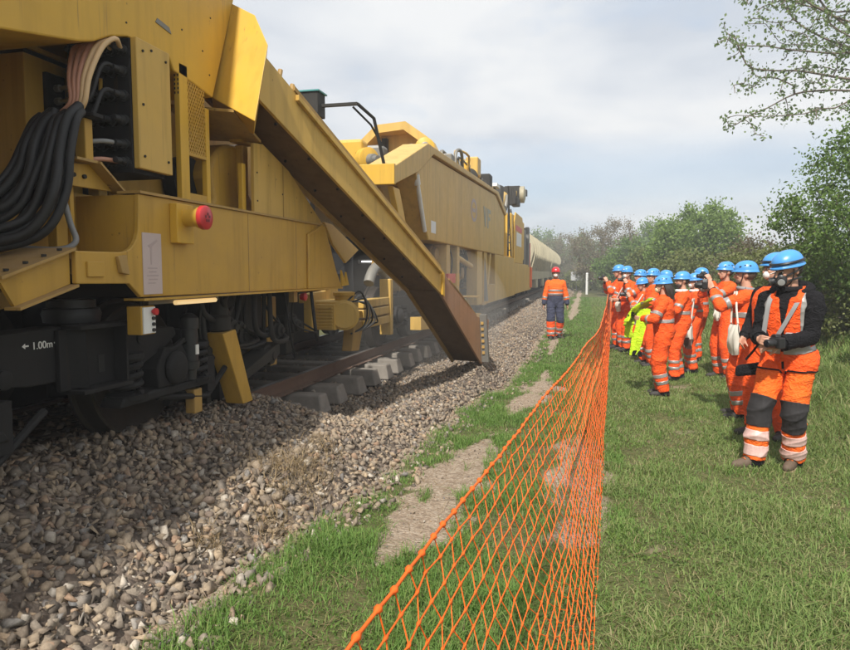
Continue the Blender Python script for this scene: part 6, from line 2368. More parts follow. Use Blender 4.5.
        if torch:
            def band(z0, r, mt, nm, a0, a1, rad):
                pts = []
                for a in np.linspace(a0, a1, 40):
                    zz = z0 + 0.010 * max(0, -math.sin(a)) - 0.012 * max(0, math.sin(a))
                    pts.append(s.Hd((0.103 * r * math.cos(a), 0.128 * r * math.sin(a) + 0.014, zz)) * k)
                v = MB()
                v.tube(pts, rad * k, 6)
                s.add(v, nm, mt, h)
            band(1.712, 1.03, 'camera_black', 'torch_strap', 0, 2 * PI, 0.011)
            band(1.712, 1.05, 'strap_yellow', 'strap_stripe', PI * 1.05, PI * 1.62, 0.0065)
        else:
            v = MB()
            v.ell(Vector(s.Hd((0, -0.113, 1.735)) * k), (0.022 * k, 0.006 * k, 0.013 * k), 10, 6, rot=hr)
            s.add(v, 'badge', 'white_paint', h)
        s.eyes()
        return h

    def eyes(s):
        k = s.k
        for sx in (1, -1):
            v = MB()
            v.ell(Vector(s.Hd((sx * 0.032, -0.083, 1.650)) * k), (0.0125 * k, 0.008 * k, 0.0075 * k), 10, 7, rot=Matrix(s.Hr.tolist()))
            e = s.add(v, 'eye', 'eye_white')
            v = MB()
            v.ell(Vector(s.Hd((sx * 0.032, -0.0895, 1.650)) * k), (0.006 * k, 0.0035 * k, 0.006 * k), 8, 6, rot=Matrix(s.Hr.tolist()))
            s.add(v, 'iris', 'eye_dark', e)
            v = MB()
            v.tube(spline([s.Hd((sx * 0.014, -0.094, 1.668)) * k, s.Hd((sx * 0.034, -0.093, 1.673)) * k, s.Hd((sx * 0.052, -0.083, 1.666)) * k], 3), 0.0042 * k, 6)
            s.add(v, 'eyebrow', 'hair_dark')

    def mask(s, mat='mask_white'):
        k = s.k
        m = MB()
        m.ell(Vector(s.Hd((0, -0.084, 1.594)) * k), (0.043 * k, 0.034 * k, 0.042 * k), 16, 10, rot=Matrix(s.Hr.tolist()))
        a = s.add(m, 'dust_mask', mat)
        m = MB()
        for sx in (1, -1):
            m.tube(spline([s.Hd((sx * 0.045, -0.07, 1.60)) * k, s.Hd((sx * 0.078, -0.01, 1.625)) * k, s.Hd((sx * 0.075, 0.06, 1.64)) * k], 4), 0.0035 * k, 5)
        s.add(m, 'mask_band', mat, a)

    def respirator(s):
        k = s.k
        hr = Matrix(s.Hr.tolist())
        m = MB()
        m.ell(Vector(s.Hd((0, -0.080, 1.595)) * k), (0.052 * k, 0.048 * k, 0.058 * k), 18, 12, rot=hr)
        m.ell(Vector(s.Hd((0, -0.118, 1.575)) * k), (0.022 * k, 0.018 * k, 0.022 * k), 12, 8, rot=hr)
        a = s.add(m, 'respirator', 'mask_black')
        for sx in (1, -1):
            m = MB()
            p0 = Vector(s.Hd((sx * 0.030, -0.100, 1.590)) * k)
            d = Vector(s.Hr @ v3(sx * 0.62, -0.75, -0.12))
            m.lathe(p0, d, [(0, 0.030 * k), (0.028 * k, 0.032 * k), (0.03 * k, 0.036 * k), (0.042 * k, 0.036 * k), (0.045 * k, 0.03 * k)], 18)
            f = s.add(m, 'filter', 'mask_black', a)
            m = MB()
            m.lathe(p0 + d * 0.0455 * k, d, [(0, 0.027 * k), (0.003 * k, 0.026 * k), (0.004 * k, 0.01 * k)], 16)
            s.add(m, 'filter_face', 'filter_grey', f)
        m = MB()
        for sx in (1, -1):
            m.tube(spline([s.Hd((sx * 0.05, -0.065, 1.615)) * k, s.Hd((sx * 0.086, -0.005, 1.635)) * k, s.Hd((sx * 0.08, 0.07, 1.65)) * k], 4), 0.008 * k, 6)
            m.tube(spline([s.Hd((sx * 0.045, -0.06, 1.575)) * k, s.Hd((sx * 0.075, 0.0, 1.575)) * k, s.Hd((sx * 0.06, 0.06, 1.57)) * k], 4), 0.008 * k, 6)
        s.add(m, 'mask_strap', 'mask_black', a)

    def hair(s, mat='hair_dark', long=False):
        k = s.k
        hr = Matrix(s.Hr.tolist())
        m = MB()
        m.ell(Vector(s.Hd((0, 0.035, 1.645)) * k), (0.084 * k, 0.085 * k, 0.075 * k), 16, 10, rot=hr)
        if long:
            r = random.Random(s.seed)
            for q in range(16):
                a = -0.6 + 1.2 * q / 15 + PI / 2
                x0, y0 = 0.085 * math.cos(a * 1.0), 0.035 + 0.085 * math.sin(a)
                x0 = 0.088 * math.cos(PI * q / 15); y0 = 0.03 + 0.08 * math.sin(PI * q / 15)
                pts = spline([s.Hd((x0, y0, 1.65)) * k, s.Hd((x0 * 1.12, y0 * 1.1 + 0.01, 1.57)) * k, s.Hd((x0 * 1.05 + r.uniform(-.01, .01), y0 + 0.02, 1.49)) * k, s.Hd((x0 * 0.9, y0 + r.uniform(0, 0.03), 1.42)) * k], 4)
                m.tube(pts, [0.022 * k * (1 - 0.5 * i / len(pts)) for i in range(len(pts))], 6)
        s.add(m, 'hair', mat)

    # ---- outfits
    def coverall(s, mat='hivis_orange', bands=True, cuff=0.95, chest=True, amp=0.0075):
        cl = s.sel('torso') | s.sel('thigh_l', 'thigh_r') | s.bandmask('shin_l', -0.5, 0.97) | s.bandmask('shin_r', -0.5, 0.97)
        cl |= s.sel('arm_l', 'arm_r') | s.bandmask('fore_l', -0.5, cuff) | s.bandmask('fore_r', -0.5, cuff)
        cl |= s.sel('neck') & (s.t < 0.45)
        cv = s.shell('coverall', cl, 0.007, mat, amp=amp)
        if bands:
            for b in ('shin_l', 'shin_r'):
                for a in (0.36, 0.60):
                    s.shell('leg_band', s.bandmask(b, a, a + 0.12), 0.0095, 'reflective', cv, amp=amp)
            if chest:
                ch = s.sel('torso') & (s.Q[:, 2] > 1.10) & (s.Q[:, 2] < 1.155)
                s.shell('waist_band', ch, 0.0095, 'reflective', cv, amp=amp)
            for b in ('l', 'r'):
                s.shell('sleeve_band', s.bandmask('arm_' + b, 0.62, 0.80), 0.0095, 'reflective', cv, amp=amp)
                s.shell('sleeve_band', s.bandmask('fore_' + b, 0.30, 0.50), 0.0095, 'reflective', cv, amp=amp)
        return cv


def gadget(label, P, nm='r', off=(0, 0, 0), rz=None, size=1.0, group='cameras held by the visitors', kind='camera'):
    """camera held in a hand: placed from the hand of the person"""
    wr, d, n, side = P.hand[nm]
    c = (wr + d * 0.085 + n * 0.045) * P.k + np.array(off)
    th = P.root.rotation_euler.z
    Rz = Matrix.Rotation(th, 3, 'Z')
    w = P.root.location + Rz @ Vector(c)
    root = thing(kind, label, kind, w, th if rz is None else rz, group)
    s = size
    m = MB()
    m.box(-0.066 * s, 0.066 * s, -0.030 * s, 0.030 * s, -0.045 * s, 0.045 * s)
    m.build('camera_body', 'camera_black', root, bevel=0.01 * s, local=True)
    MB().prism([(-0.028 * s, 0.045 * s), (0.028 * s, 0.045 * s), (0.018 * s, 0.068 * s), (-0.018 * s, 0.068 * s)], 'y', -0.03 * s, 0.022 * s).build('viewfinder', 'camera_black', root, bevel=0.004, local=True)
    l = MB().lathe((0.008 * s, -0.030 * s, -0.003 * s), (0, -1, 0), [(0, 0.036 * s), (0.03 * s, 0.036 * s), (0.032 * s, 0.033 * s), (0.07 * s, 0.033 * s), (0.075 * s, 0.030 * s)], 20).build('lens', 'camera_black', root, smooth=35, local=True)
    MB().lathe((0.008 * s, -0.1055 * s, -0.003 * s), (0, -1, 0), [(0, 0.026 * s), (0.002 * s, 0.024 * s), (0.004 * s, 0.005 * s)], 16).build('front_glass', 'glass_dark', l, smooth=35, local=True)
    m = MB()
    m.lathe((-0.045 * s, 0, 0.045 * s), (0, 0, 1), [(0, 0.012 * s), (0.008 * s, 0.012 * s), (0.009 * s, 0.008 * s)], 12)
    m.build('dial', 'rubber_black', root, smooth=35, local=True)
    return root


def tote(label, P, at_local, w=0.30, h=0.36, strap_to=None, dark=False, turn=0.0, group='cloth bags carried by the visitors'):
    """limp cloth bag hanging from a shoulder or a hand of the person"""
    th = P.root.rotation_euler.z
    Rz = Matrix.Rotation(th, 3, 'Z')
    loc = P.root.location + Rz @ Vector(at_local)
    root = thing('tote_bag', label, 'bag', loc, th + turn, group)
    nu, nv = 12, 12
    vs, fs = [], []
    r = np.random.default_rng(int(abs(loc.x * 1000)) + 3)
    ph = r.uniform(0, 6, 4)
    for side in (1, -1):
        for j in range(nv + 1):
            v = j / nv
            for i in range(nu + 1):
                u = i / nu - 0.5
                bulge = 0.045 * max(0.0, math.sin(PI * min(1, v * 1.05 + 0.02))) ** 0.7 * max(0.0, math.cos(u * PI)) ** 0.6
                ww = w * (0.80 + 0.22 * v - 0.10 * max(0, v - 0.8) * 5)
                fold = 0.010 * math.sin(u * 18 + ph[0] + v * 3) * (1 - v * 0.5) + 0.006 * math.sin(v * 11 + u * 6 + ph[1])
                vs.append((u * ww, side * (0.004 + bulge) + fold, -v * h - 0.02 * math.cos(u * PI)))
    n = (nu + 1) * (nv + 1)
    for sidx in range(2):
        for j in range(nv):
            for i in range(nu):
                a = sidx * n + j * (nu + 1) + i
                q = (a, a + 1, a + nu + 2, a + nu + 1)
                fs.append(q if sidx else q[::-1])
    m = MB().add(vs, fs)
    m.build('bag_cloth', 'tote_cloth', root, smooth=60, local=True)
    if dark:
        MB().add([(x * 1.03, y * 1.12, z) for x, y, z in vs], [f for f in fs if min(vs[i][2] for i in f) < -h * 0.62]).build('bag_bottom', 'tote_dark', root, smooth=60, local=True)
    if strap_to is not None:
        top = Rz.inverted() @ Vector((0, 0, 0))
        st = Matrix.Rotation(-turn, 3, 'Z') @ (Vector(strap_to) - Vector(at_local))
        for sx in (-0.32, 0.32):
            a = Vector((sx * w, 0.0, 0.0))
            b_ = st + Vector((0.02 if sx > 0 else -0.02, 0, 0))
            mid = (a + b_) * 0.5 + Vector((0.0, -0.01, 0))
            m = MB()
            d = (b_ - a)
            pts = spline([a, mid, b_], 5)
            m.tube(pts, 0.011, 6)
            m.build('strap', 'tote_cloth', root, smooth=60, local=True)
    return root


PHOTO = dict(lhand=(0.075, -0.27, 1.50), rhand=(-0.075, -0.27, 1.52), lel=(0.7, -0.1, -1), rel=(-0.7, -0.1, -1), lpalm=(-1, 0, 0.1), rpalm=(1, 0, 0.1),
             ldir=(-0.1, -0.45, 0.9), rdir=(0.1, -0.45, 0.9), lcurl=0.9, rcurl=0.9)
BELLY = dict(lhand=(0.11, -0.29, 1.10), rhand=(-0.11, -0.29, 1.10), lel=(0.8, 0.5, -0.3), rel=(-0.8, 0.5, -0.3), lpalm=(-1, 0, 0.2), rpalm=(1, 0, 0.2),
             ldir=(-0.3, -0.9, 0.1), rdir=(0.3, -0.9, 0.1), lcurl=0.7, rcurl=0.7)


def people():
    L = math.radians
    # ---- the man in front, looking down at the camera in his hands while walking
    p = Person('man in black hooded jacket, orange vest and black half-mask, walking while looking at his camera', 1.665, 6.03, L(-36), 1.80,
               dict(lean=0.07, feet=((0.045, 0.05, 0.0), (-0.17, -0.19, 0.0)), toes=(0.10, -0.55), hips=-0.02, head=(-0.45, 0.27),
                    lhand=(0.045, -0.27, 1.085), rhand=(-0.13, -0.25, 1.11), lel=(0.55, 0.75, -0.55), rel=(-0.45, 0.8, -0.6), ldir=(-0.80, -0.45, -0.16), rdir=(0.5, -0.75, 0.0), lpalm=(-0.2, 0.6, -0.6), rpalm=(0.8, 0.4, -0.2), lcurl=0.42, rcurl=0.8),
               voxel=0.0062, seed=1, build=0.90)
    p.boots('boot_brown')
    Q = p.Q
    tor = p.sel('torso')
    jk = p.shell('jacket', tor | p.sel('arm_l', 'arm_r') | p.bandmask('fore_l', -1, 0.93) | p.bandmask('fore_r', -1, 0.93) | (p.sel('neck') & (p.t < 0.6)), 0.010, 'black_cloth', amp=0.009)
    m = MB()
    k = p.k
    pts = [p.T(v3(0.13 * math.cos(a), 0.03 + 0.095 * math.sin(a), 1.475 + 0.03 * math.sin(a))) * k for a in np.linspace(-0.9, PI + 0.9, 20)]
    m.tube(pts, [0.034 + 0.014 * math.sin(PI * i / 19) for i in range(20)], 9)
    p.add(m, 'hood', 'black_cloth', jk, smooth=60)
    pts = [p.T(v3(0.08 * math.cos(a), -0.005 + 0.075 * math.sin(a), 1.490)) * k for a in np.linspace(0, 2 * PI, 24)]
    m = MB(); m.tube(pts, 0.026, 8)
    p.add(m, 'snood', 'black_cloth', jk, smooth=60)
    ves = (tor | p.sel('thigh_l', 'thigh_r')) & (Q[:, 2] > 0.84) & (np.abs(Q[:, 0]) < 0.178 + 0.3 * np.clip(1.25 - Q[:, 2], 0, 0.2)) & ~((Q[:, 1] < 0) & (np.abs(Q[:, 0]) < 0.010 + 0.17 * np.clip(Q[:, 2] - 1.22, 0, 1)))
    ves &= ~((Q[:, 2] > 1.42) & (np.abs(Q[:, 0]) < 0.075))
    vest = p.shell('vest', ves, 0.021, 'hivis_orange', amp=0.008, thick=0.008)
    hb = ves & (Q[:, 2] > 0.985) & (Q[:, 2] < 1.04)
    p.shell('hem_band', hb, 0.024, 'reflective', vest, amp=0.008)
    vb = ves & (np.abs(np.abs(Q[:, 0]) - 0.128) < 0.018) & (Q[:, 2] > 1.04)
    p.shell('brace_band', vb, 0.024, 'reflective', vest, amp=0.008)
    cb = tor & (np.abs(Q[:, 2] - 1.135) < 0.025) & (np.abs(Q[:, 0] - 0.065) < 0.045) & (Q[:, 1] < 0)
    p.shell('name_card', cb, 0.029, 'placard_white', vest, amp=0.0)
    ed = ves & (Q[:, 2] < 0.852)
    p.shell('vest_edging', ed, 0.0235, 'black_cloth', vest, amp=0.008)
    zp = tor & (np.abs(Q[:, 0]) < 0.013) & (Q[:, 2] > 0.86) & (Q[:, 2] < 1.22) & (Q[:, 1] < 0)
    p.shell('zip', zp, 0.020, 'black_cloth', vest, amp=0.002)
    tr = p.sel('thigh_l', 'thigh_r') | p.bandmask('shin_l', -1, 0.97) | p.bandmask('shin_r', -1, 0.97) | (tor & (Q[:, 2] < 1.0))
    tz = p.shell('trousers', tr, 0.010, 'hivis_orange_light', amp=0.011)
    for nm in ('l', 'r'):
        fr = p.C[:, 1]
        kp = (p.bandmask('thigh_' + nm, 0.80, 1.6) | p.bandmask('shin_' + nm, -0.5, 0.34))
        kn = [b for b in p.bones if b[0] == 'shin_' + nm][0][1]
        kp &= (p.C[:, 1] - kn[1] < 0.03)
        p.shell('knee_patch', kp, 0.0165, 'knee_pad', tz, amp=0.011)
        p.shell('leg_band', p.bandmask('shin_' + nm, 0.42, 0.60), 0.0135, 'reflective_pink', tz, amp=0.011)
        p.shell('leg_band', p.bandmask('shin_' + nm, 0.70, 0.90), 0.0135, 'reflective_pink', tz, amp=0.011)
        ft = [b for b in p.bones if b[0] == 'foot_' + nm]
        m = MB()
        a, bb = ft[0][1], ft[1][2]
        d = (bb - a); d /= np.linalg.norm(d)
        sd = np.cross(d, v3(0, 0, 1)); sd /= np.linalg.norm(sd); upv = np.cross(sd, d)
        ring = []
        for t in np.linspace(0, 2 * PI, 22)[:-1]:
            cx, cy = math.cos(t), math.sin(t)
            L_ = np.linalg.norm(bb - a)
            ring.append((a + bb) / 2 + d * cx * (L_ / 2 + 0.046) + sd * cy * (0.047 if cx > 0 else 0.042) * k - upv * 0.030)
        n = len(ring)
        m.add([tuple(q - upv * 0.018) for q in ring] + [tuple(q + upv * 0.006) for q in ring], [tuple(range(n - 1, -1, -1)), tuple(range(n, 2 * n))] + [(i, (i + 1) % n, n + (i + 1) % n, n + i) for i in range(n)])
        p.add(m, 'boot_sole', 'boot_sole', smooth=40)
        m = MB()
        an = ft[2][1]
        for q in range(4):
            c = an + d * (0.045 + 0.022 * q) + upv * (0.035 - 0.022 * q)
            m.tube([c - sd * 0.024, c + upv * 0.010, c + sd * 0.024], 0.0045, 5)
        p.add(m, 'boot_lace', 'lace_orange', smooth=40)
    p.helmet(torch=True, vents=False)
    p.respirator()
    p.hair('hair_dark')
    gadget('black camera held at the waist by the man in the black jacket', p, 'r', off=(0.070, -0.010, -0.005), rz=L(-62), size=1.0, group=None)
    # straps of the shoulder bag / camera, worn across the chest
    m = MB()
    for x0, x1 in ((-0.11, -0.13), (0.10, -0.03)):
        pts = spline([p.T(v3(x0 * 0.9, 0.02, 1.475)) * k, p.T(v3(x0, -0.115, 1.40)) * k, p.T(v3((x0 + x1) / 2, -0.158, 1.25)) * k, p.T(v3(x1, -0.178, 1.12)) * k], 6)
        m = MB()
        vs = []
        for q in pts:
            q = Vector(q)
            vs += [q + Vector((-0.018, 0.004, 0)), q + Vector((0.018, 0.004, 0)), q + Vector((0.018, -0.004, 0)), q + Vector((-0.018, -0.004, 0))]
        fs = [(4 * i + a, 4 * i + (a + 1) % 4, 4 * i + 4 + (a + 1) % 4, 4 * i + 4 + a) for i in range(len(pts) - 1) for a in range(4)]
        m.add(vs, fs + [(0, 1, 2, 3), tuple(len(vs) - 1 - i for i in range(4))])
        p.add(m, 'camera_strap', 'strap_grey')
    # dark pouch on his right hip
    pc = thing('hip_bag', 'small black bag hanging at the right hip of the man in the black jacket', 'bag', p.root.location + Matrix.Rotation(p.root.rotation_euler.z, 3, 'Z') @ Vector((-0.27, -0.06, 0.83)), p.root.rotation_euler.z + 0.3)
    m = MB(); m.hexa([(-0.13, -0.045, -0.085), (0.07, -0.045, -0.05), (0.07, 0.045, -0.05), (-0.13, 0.045, -0.085), (-0.13, -0.04, 0.01), (0.09, -0.04, 0.06), (0.09, 0.04, 0.06), (-0.13, 0.04, 0.01)])
    m.build('pouch', 'black_cloth', pc, bevel=0.025, local=True)
    m = MB(); m.tube(spline([(-0.05, -0.03, 0.07), (0.02, -0.05, 0.17), (0.09, -0.05, 0.30), (0.15, -0.04, 0.45)], 5), 0.010, 6)
    m.build('strap', 'black_cloth', pc, smooth=50, local=True)

    # ---- close behind him, mostly hidden
    p = Person('person in dark jacket and white dust mask, half hidden behind the man with black half-mask', 1.80, 7.05, L(-55), 1.77,
               dict(head=(-0.35, 0.1), lhand=(0.16, -0.20, 1.0), rhand=(-0.20, -0.16, 0.98)), voxel=0.0105, seed=2)
    Q = p.Q; tor = p.sel('torso')
    jk = p.shell('jacket', tor | p.sel('arm_l', 'arm_r') | p.bandmask('fore_l', -1, 0.93) | p.bandmask('fore_r', -1, 0.93), 0.010, 'black_cloth')
    ves = tor & (np.abs(Q[:, 0]) < 0.165) & (Q[:, 2] < 1.46)
    p.shell('vest', ves, 0.020, 'hivis_orange', amp=0.006)
    p.shell('trousers', p.sel('thigh_l', 'thigh_r') | p.bandmask('shin_l', -1, 0.97) | p.bandmask('shin_r', -1, 0.97), 0.009, 'hivis_orange')
    p.helmet(torch=True, vents=False); p.mask(); p.hair('hair_dark')

    # ---- profile, taking a picture, bag on the shoulder
    p = Person('man in orange coverall in profile, arms raised, nearest of those taking pictures', 1.74, 7.95, L(-104), 1.715,
               dict(lean=0.02, feet=((0.10, 0.0, 0), (-0.12, -0.05, 0)), lhand=(0.08, -0.33, 1.47), rhand=(-0.07, -0.36, 1.45), lel=(0.75, -0.2, -0.8), rel=(-0.7, -0.2, -0.9), lpalm=(-1, 0, 0.1), rpalm=(1, 0, 0.1),
                    ldir=(-0.15, -0.5, 0.85), rdir=(0.1, -0.5, 0.85), lcurl=0.9, rcurl=0.9, head=(0.03, 0.08)), voxel=0.0085, seed=3, build=1.06)
    cv = p.coverall(chest=False)
    ch = p.sel('torso') & (p.Q[:, 2] > 1.17) & (p.Q[:, 2] < 1.225)
    p.shell('chest_band', ch, 0.010, 'reflective', cv, amp=0.0075)
    k = p.k
    pts = [p.T(v3(0.085 * math.cos(a), 0.0 + 0.08 * math.sin(a), 1.485 - 0.012 * math.sin(a))) * k for a in np.linspace(0, 2 * PI, 20)]
    m = MB(); m.tube(pts, 0.022, 8); p.add(m, 'collar', 'strap_grey', cv, smooth=60)
    p.helmet(); p.hair('hair_brown')
    m = MB(); m.ell(Vector(p.Hd((0, -0.068, 1.572)) * k), (0.048 * k, 0.040 * k, 0.035 * k), 14, 9, rot=Matrix(p.Hr.tolist())); p.add(m, 'stubble', 'beard')
    gadget('black camera raised by the man in profile beside the masked man', p, 'r', off=(0.07, -0.02, 0.01), group=None)
    tote('white cloth bag on a long strap, on the man in profile taking a picture', p, (0.27, -0.10, 1.09), w=0.24, h=0.33, strap_to=(0.20, -0.10, 1.43), turn=0.5)
    b = thing('sport_shoe', 'white shoe lying against the boot of the man in profile', 'shoe', (0, 0, 0)) if False else None

    # ---- camera in front of the face, behind the profile man
    p = Person('person behind the profile man, camera before the face and striped orange coverall', 2.10, 10.9, L(-72), 1.75, dict(PHOTO, head=(0.0, 0.05), feet=((0.14, 0.02, 0), (-0.14, 0.0, 0))), voxel=0.011, seed=4)
    p.coverall(); p.helmet(); p.hair('hair_dark')
    gadget('dark camera held before the face of the person behind the profile man', p, 'l', off=(-0.06, -0.03, 0.02), group=None)
    tote('short white bag on the front of the person behind the profile man', p, (0.12, -0.20, 1.12), w=0.12, h=0.20, strap_to=(0.12, -0.12, 1.38))
    # ---- helmeted head farther back
    p = Person('person standing farthest back on the right, seen from behind over the others', 2.06, 13.0, L(-125), 1.69, dict(BELLY, head=(0.2, 0.0)), voxel=0.012, seed=5)
    p.coverall(); p.helmet(vents=False); p.hair('hair_dark')
    # ---- short person with dark hair and white collar, bag in the hand
    p = Person('short person with dark hair and white collar, carrying a half dark cloth bag', 1.74, 11.45, L(-92), 1.58, dict(BELLY, head=(0.35, 0.15), lhand=(0.22, -0.12, 0.86), lpalm=(-1, 0, 0)), voxel=0.011, seed=6)
    cv = p.coverall(); p.helmet(vents=False); p.hair('hair_dark', long=True); p.mask()
    k = p.k
    m = MB(); m.tube([p.T(v3(0.08 * math.cos(a), -0.01 + 0.075 * math.sin(a), 1.48)) * k for a in np.linspace(0, 2 * PI, 18)], 0.024, 7); p.add(m, 'collar', 'mask_white', cv, smooth=60)
    tote('cloth bag with a dark lower half, hanging between two people in orange', p, (0.30, -0.12, 0.80), w=0.26, h=0.36, strap_to=(0.27, -0.05, 1.22), dark=True, turn=0.4)
    # ---- bearded man behind the one with the lime jacket
    p = Person('person with dark beard and white collar, directly right of the one holding a lime jacket', 1.42, 10.55, L(-98), 1.60, dict(BELLY, head=(0.05, 0.10)), voxel=0.0105, seed=7, build=1.05)
    cv = p.coverall(); p.helmet(vents=False); p.hair('hair_dark')
    k = p.k
    m = MB(); m.ell(Vector(p.Hd((0, -0.055, 1.572)) * k), (0.060 * k, 0.052 * k, 0.045 * k), 14, 9, rot=Matrix(p.Hr.tolist())); p.add(m, 'beard', 'hair_dark')
    m = MB(); m.tube([p.T(v3(0.085 * math.cos(a), -0.01 + 0.08 * math.sin(a), 1.48)) * k for a in np.linspace(0, 2 * PI, 18)], 0.024, 7); p.add(m, 'collar', 'mask_white', cv, smooth=60)
    # ---- the one holding the lime jacket
    p = Person('person with long dark hair and beige dust mask, holding a lime yellow jacket', 1.03, 9.25, L(-97), 1.565,
               dict(BELLY, head=(0.06, 0.14), lhand=(0.10, -0.30, 1.16), rhand=(-0.08, -0.30, 1.20), feet=((0.08, 0.02, 0), (-0.09, -0.02, 0))), voxel=0.0095, seed=8, build=1.1)
    p.coverall(); p.helmet(); p.hair('hair_dark', long=True); p.mask('mask_beige')
    k = p.k
    th = p.root.rotation_euler.z
    j = thing('lime_jacket', 'lime yellow high visibility jacket draped over the arms of the long haired person', 'jacket', p.root.location + Matrix.Rotation(th, 3, 'Z') @ Vector((0.02, -0.33, 1.10)), th)
    def cloth(name, mat, P0, ux, dv, n_u, n_v, fold, seed, thick=0.012):
        """hanging cloth: P0 corner, ux across, dv list of points down the middle line"""
        r = np.random.default_rng(seed)
        ph = r.uniform(0, 6, 3)
        line = spline(dv, n_v)
        vs, fs = [], []
        for sgn in (0, 1):
            for a_, q in enumerate(line):
                for b_ in range(n_u + 1):
                    u = b_ / n_u - 0.5
                    w = Vector(ux) * u * (1 + 0.12 * math.sin(a_ * 0.5 + ph[0]))
                    nn = Vector((0, 0, 1)) if False else Vector((math.sin(u * 9 + ph[1] + a_ * 0.2) * fold * 0.4, math.sin(u * 14 + ph[2] + a_ * 0.35) * fold, 0.3 * fold * math.sin(u * 7 + a_)))
                    vs.append(Vector(q) + w + nn + Vector((0, -thick * sgn, thick * 0.5 * sgn)))
        nL = len(line); row = n_u + 1
        for sgn in (0, 1):
            for a_ in range(nL - 1):
                for b_ in range(n_u):
                    i0 = sgn * nL * row + a_ * row + b_
                    fs.append((i0, i0 + 1, i0 + row + 1, i0 + row))
        for a_ in range(nL - 1):
            for b_ in (0, n_u):
                i0 = a_ * row + b_; o_ = nL * row
                fs.append((i0, i0 + row, i0 + row + o_, i0 + o_))
        return MB().add(vs, fs).build(name, mat, j, smooth=60, local=True)
    cloth('jacket_body', 'hivis_lime', None, (0.26, 0.02, 0.10), [(0.05, 0.16, 0.16), (0.03, 0.03, 0.09), (0.0, -0.05, 0.0), (0.0, -0.11, -0.08), (0.0, -0.15, -0.15)], 10, 5, 0.030, 1)
    cloth('sleeve', 'hivis_lime', None, (0.10, 0.13, 0.0), [(0.10, 0.10, 0.06), (0.10, 0.06, -0.08), (0.10, 0.02, -0.25), (0.11, 0.0, -0.42), (0.11, -0.01, -0.56)], 8, 5, 0.016, 2)
    cloth('sleeve', 'hivis_lime', None, (0.08, 0.10, 0.0), [(-0.06, 0.02, 0.04), (-0.06, -0.08, -0.06), (-0.06, -0.12, -0.22), (-0.06, -0.10, -0.34)], 8, 5, 0.016, 3)
    cloth('reflective_band', 'reflective', None, (0.268, 0.02, 0.10), [(0.032, 0.04, 0.102), (0.025, 0.01, 0.082), (0.018, -0.02, 0.060)], 10, 3, 0.030, 1, 0.018)
    cloth('dark_trim', 'black_cloth', None, (0.268, 0.02, 0.10), [(0.0, -0.075, -0.035), (0.0, -0.095, -0.06), (0.0, -0.11, -0.085)], 10, 3, 0.030, 1, 0.018)
    cloth('dark_trim', 'black_cloth', None, (0.106, 0.136, 0.0), [(0.11, 0.0, -0.50), (0.11, -0.005, -0.53), (0.11, -0.01, -0.57)], 8, 3, 0.016, 2, 0.02)
    # ---- the knot of people behind
    p = Person('person whose face shows between two blue helmets, in the middle of the group', 1.17, 12.0, L(-85), 1.66, dict(BELLY, head=(0.25, 0.0)), voxel=0.012, seed=9)
    p.coverall(); p.helmet(); p.hair('hair_brown')
    p = Person('person almost hidden behind the middle of the group, only the helmet top shows', 1.45, 13.0, L(-95), 1.65, dict(BELLY), voxel=0.013, seed=10)
    p.coverall(); p.helmet(vents=False); p.hair('hair_dark')
    p = Person('short person with a dark camera at chest height, left of the lime jacket', 1.05, 12.55, L(-88), 1.51, dict(PHOTO, lhand=(0.07, -0.27, 1.38), rhand=(-0.07, -0.27, 1.38), head=(0.1, 0.15)), voxel=0.012, seed=11)
    p.coverall(); p.helmet(vents=False); p.hair('hair_dark')
    gadget('dark camera at chest height, held by the short person left of the lime jacket', p, 'l', off=(-0.07, -0.04, 0.0), group=None)
    tote('pale bag hanging below the dark camera, left of the lime jacket', p, (0.24, -0.18, 1.02), w=0.20, h=0.30, strap_to=(0.18, -0.05, 1.25))
    p = Person('third person from the far left, raising a dark camera', 1.06, 13.6, L(-84), 1.66, dict(PHOTO, head=(0.05, 0.05)), voxel=0.012, seed=12)
    p.coverall(); p.helmet(); p.hair('hair_dark')
    gadget('dark camera raised by the third person from the far left', p, 'l', off=(-0.06, -0.03, 0.02), group=None)
    p = Person('person with white dust mask and white bag strap, second from the far left', 0.86, 14.3, L(-60), 1.72, dict(BELLY, head=(0.1, 0.0)), voxel=0.012, seed=13)
    p.coverall(); p.helmet(vents=False); p.hair('hair_brown'); p.mask()
    tote('white bag on a white strap, at the far left of the group', p, (-0.02, -0.20, 1.10), w=0.16, h=0.26, strap_to=(0.10, -0.10, 1.42))
    p = Person('person at the far left end of the group, camera before the chest', 0.72, 14.85, L(-75), 1.75, dict(PHOTO, lhand=(0.07, -0.26, 1.42), rhand=(-0.07, -0.26, 1.42), head=(0.1, 0.1)), voxel=0.012, seed=14)
    p.coverall(); p.helmet(vents=False); p.hair('hair_dark')
    gadget('dark camera before the chest of the person at the far left end of the group', p, 'l', off=(-0.06, -0.03, 0.02), group=None)

    # ---- worker on the ballast
    wx, wy = -0.70, 16.6
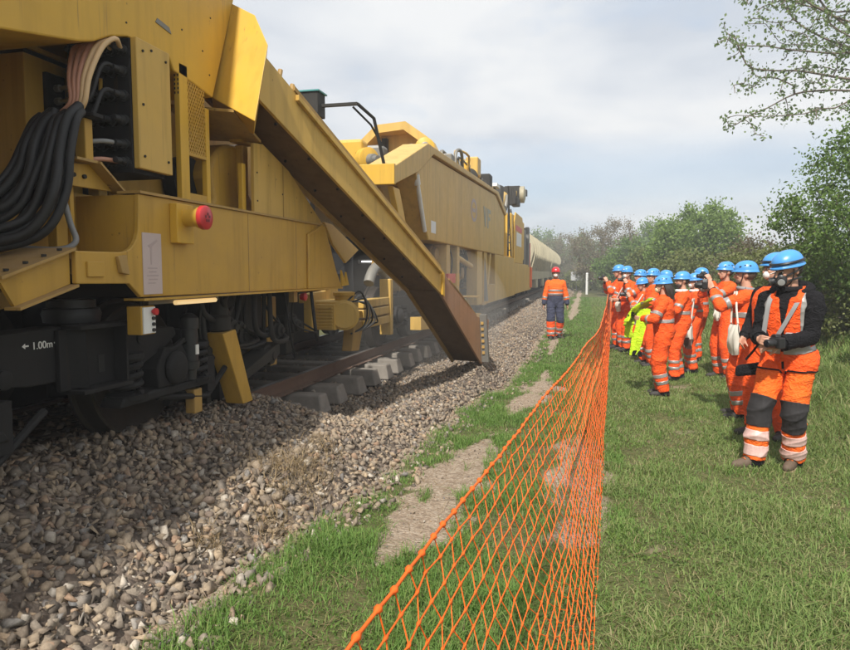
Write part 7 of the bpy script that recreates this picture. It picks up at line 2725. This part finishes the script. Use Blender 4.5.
    zz = float(ballast_z(wx, wy)) if wx < toe(wy) else float(ground_z(wx, wy))
    p = Person('worker in red helmet and orange and navy workwear, walking alone beside the ballast', wx, wy, L(6), 1.74,
               dict(feet=((0.10, 0.10, 0.02), (-0.10, -0.12, 0.0)), lhand=(0.30, -0.02, 0.84), rhand=(-0.29, -0.06, 0.83), head=(-0.05, 0.02), hips=-0.01), voxel=0.011, seed=15, group=None, z=zz)
    Q = p.Q; tor = p.sel('torso')
    low = (tor | p.sel('thigh_l', 'thigh_r')) & (Q[:, 2] < 1.10)
    top = tor & (Q[:, 2] >= 1.10)
    sl = p.sel('arm_l', 'arm_r') | p.bandmask('fore_l', -1, 0.55) | p.bandmask('fore_r', -1, 0.55)
    jk = p.shell('jacket', top | sl | (p.sel('neck') & (p.t < 0.4)), 0.012, 'hivis_orange_light', amp=0.008)
    p.shell('jacket_skirt', low & (Q[:, 2] > 0.80), 0.014, 'navy_cloth', jk, amp=0.008)
    p.shell('cuff', p.bandmask('fore_l', 0.55, 0.96) | p.bandmask('fore_r', 0.55, 0.96), 0.012, 'navy_cloth', jk, amp=0.006)
    for z0 in (1.11, 1.20):
        p.shell('chest_band', tor & (Q[:, 2] > z0) & (Q[:, 2] < z0 + 0.045), 0.015, 'reflective', jk, amp=0.008)
    for nm in ('l', 'r'):
        p.shell('sleeve_band', p.bandmask('fore_' + nm, 0.25, 0.42), 0.015, 'reflective', jk, amp=0.008)
    tz = p.shell('trousers', p.sel('thigh_l', 'thigh_r') | (p.sel('shin_l', 'shin_r') & (p.t < 0.12)), 0.009, 'navy_cloth', amp=0.009)
    sh = (p.sel('shin_l', 'shin_r') & (p.t >= 0.12) & (p.t < 0.97))
    lg = p.shell('trouser_leg', sh, 0.010, 'hivis_orange', amp=0.009)
    for a in (0.45, 0.72):
        p.shell('leg_band', p.sel('shin_l', 'shin_r') & (p.t > a) & (p.t < a + 0.13), 0.013, 'reflective', lg, amp=0.009)
    p.helmet('helmet_red', vents=False); p.mask(); p.hair('hair_dark')


people()
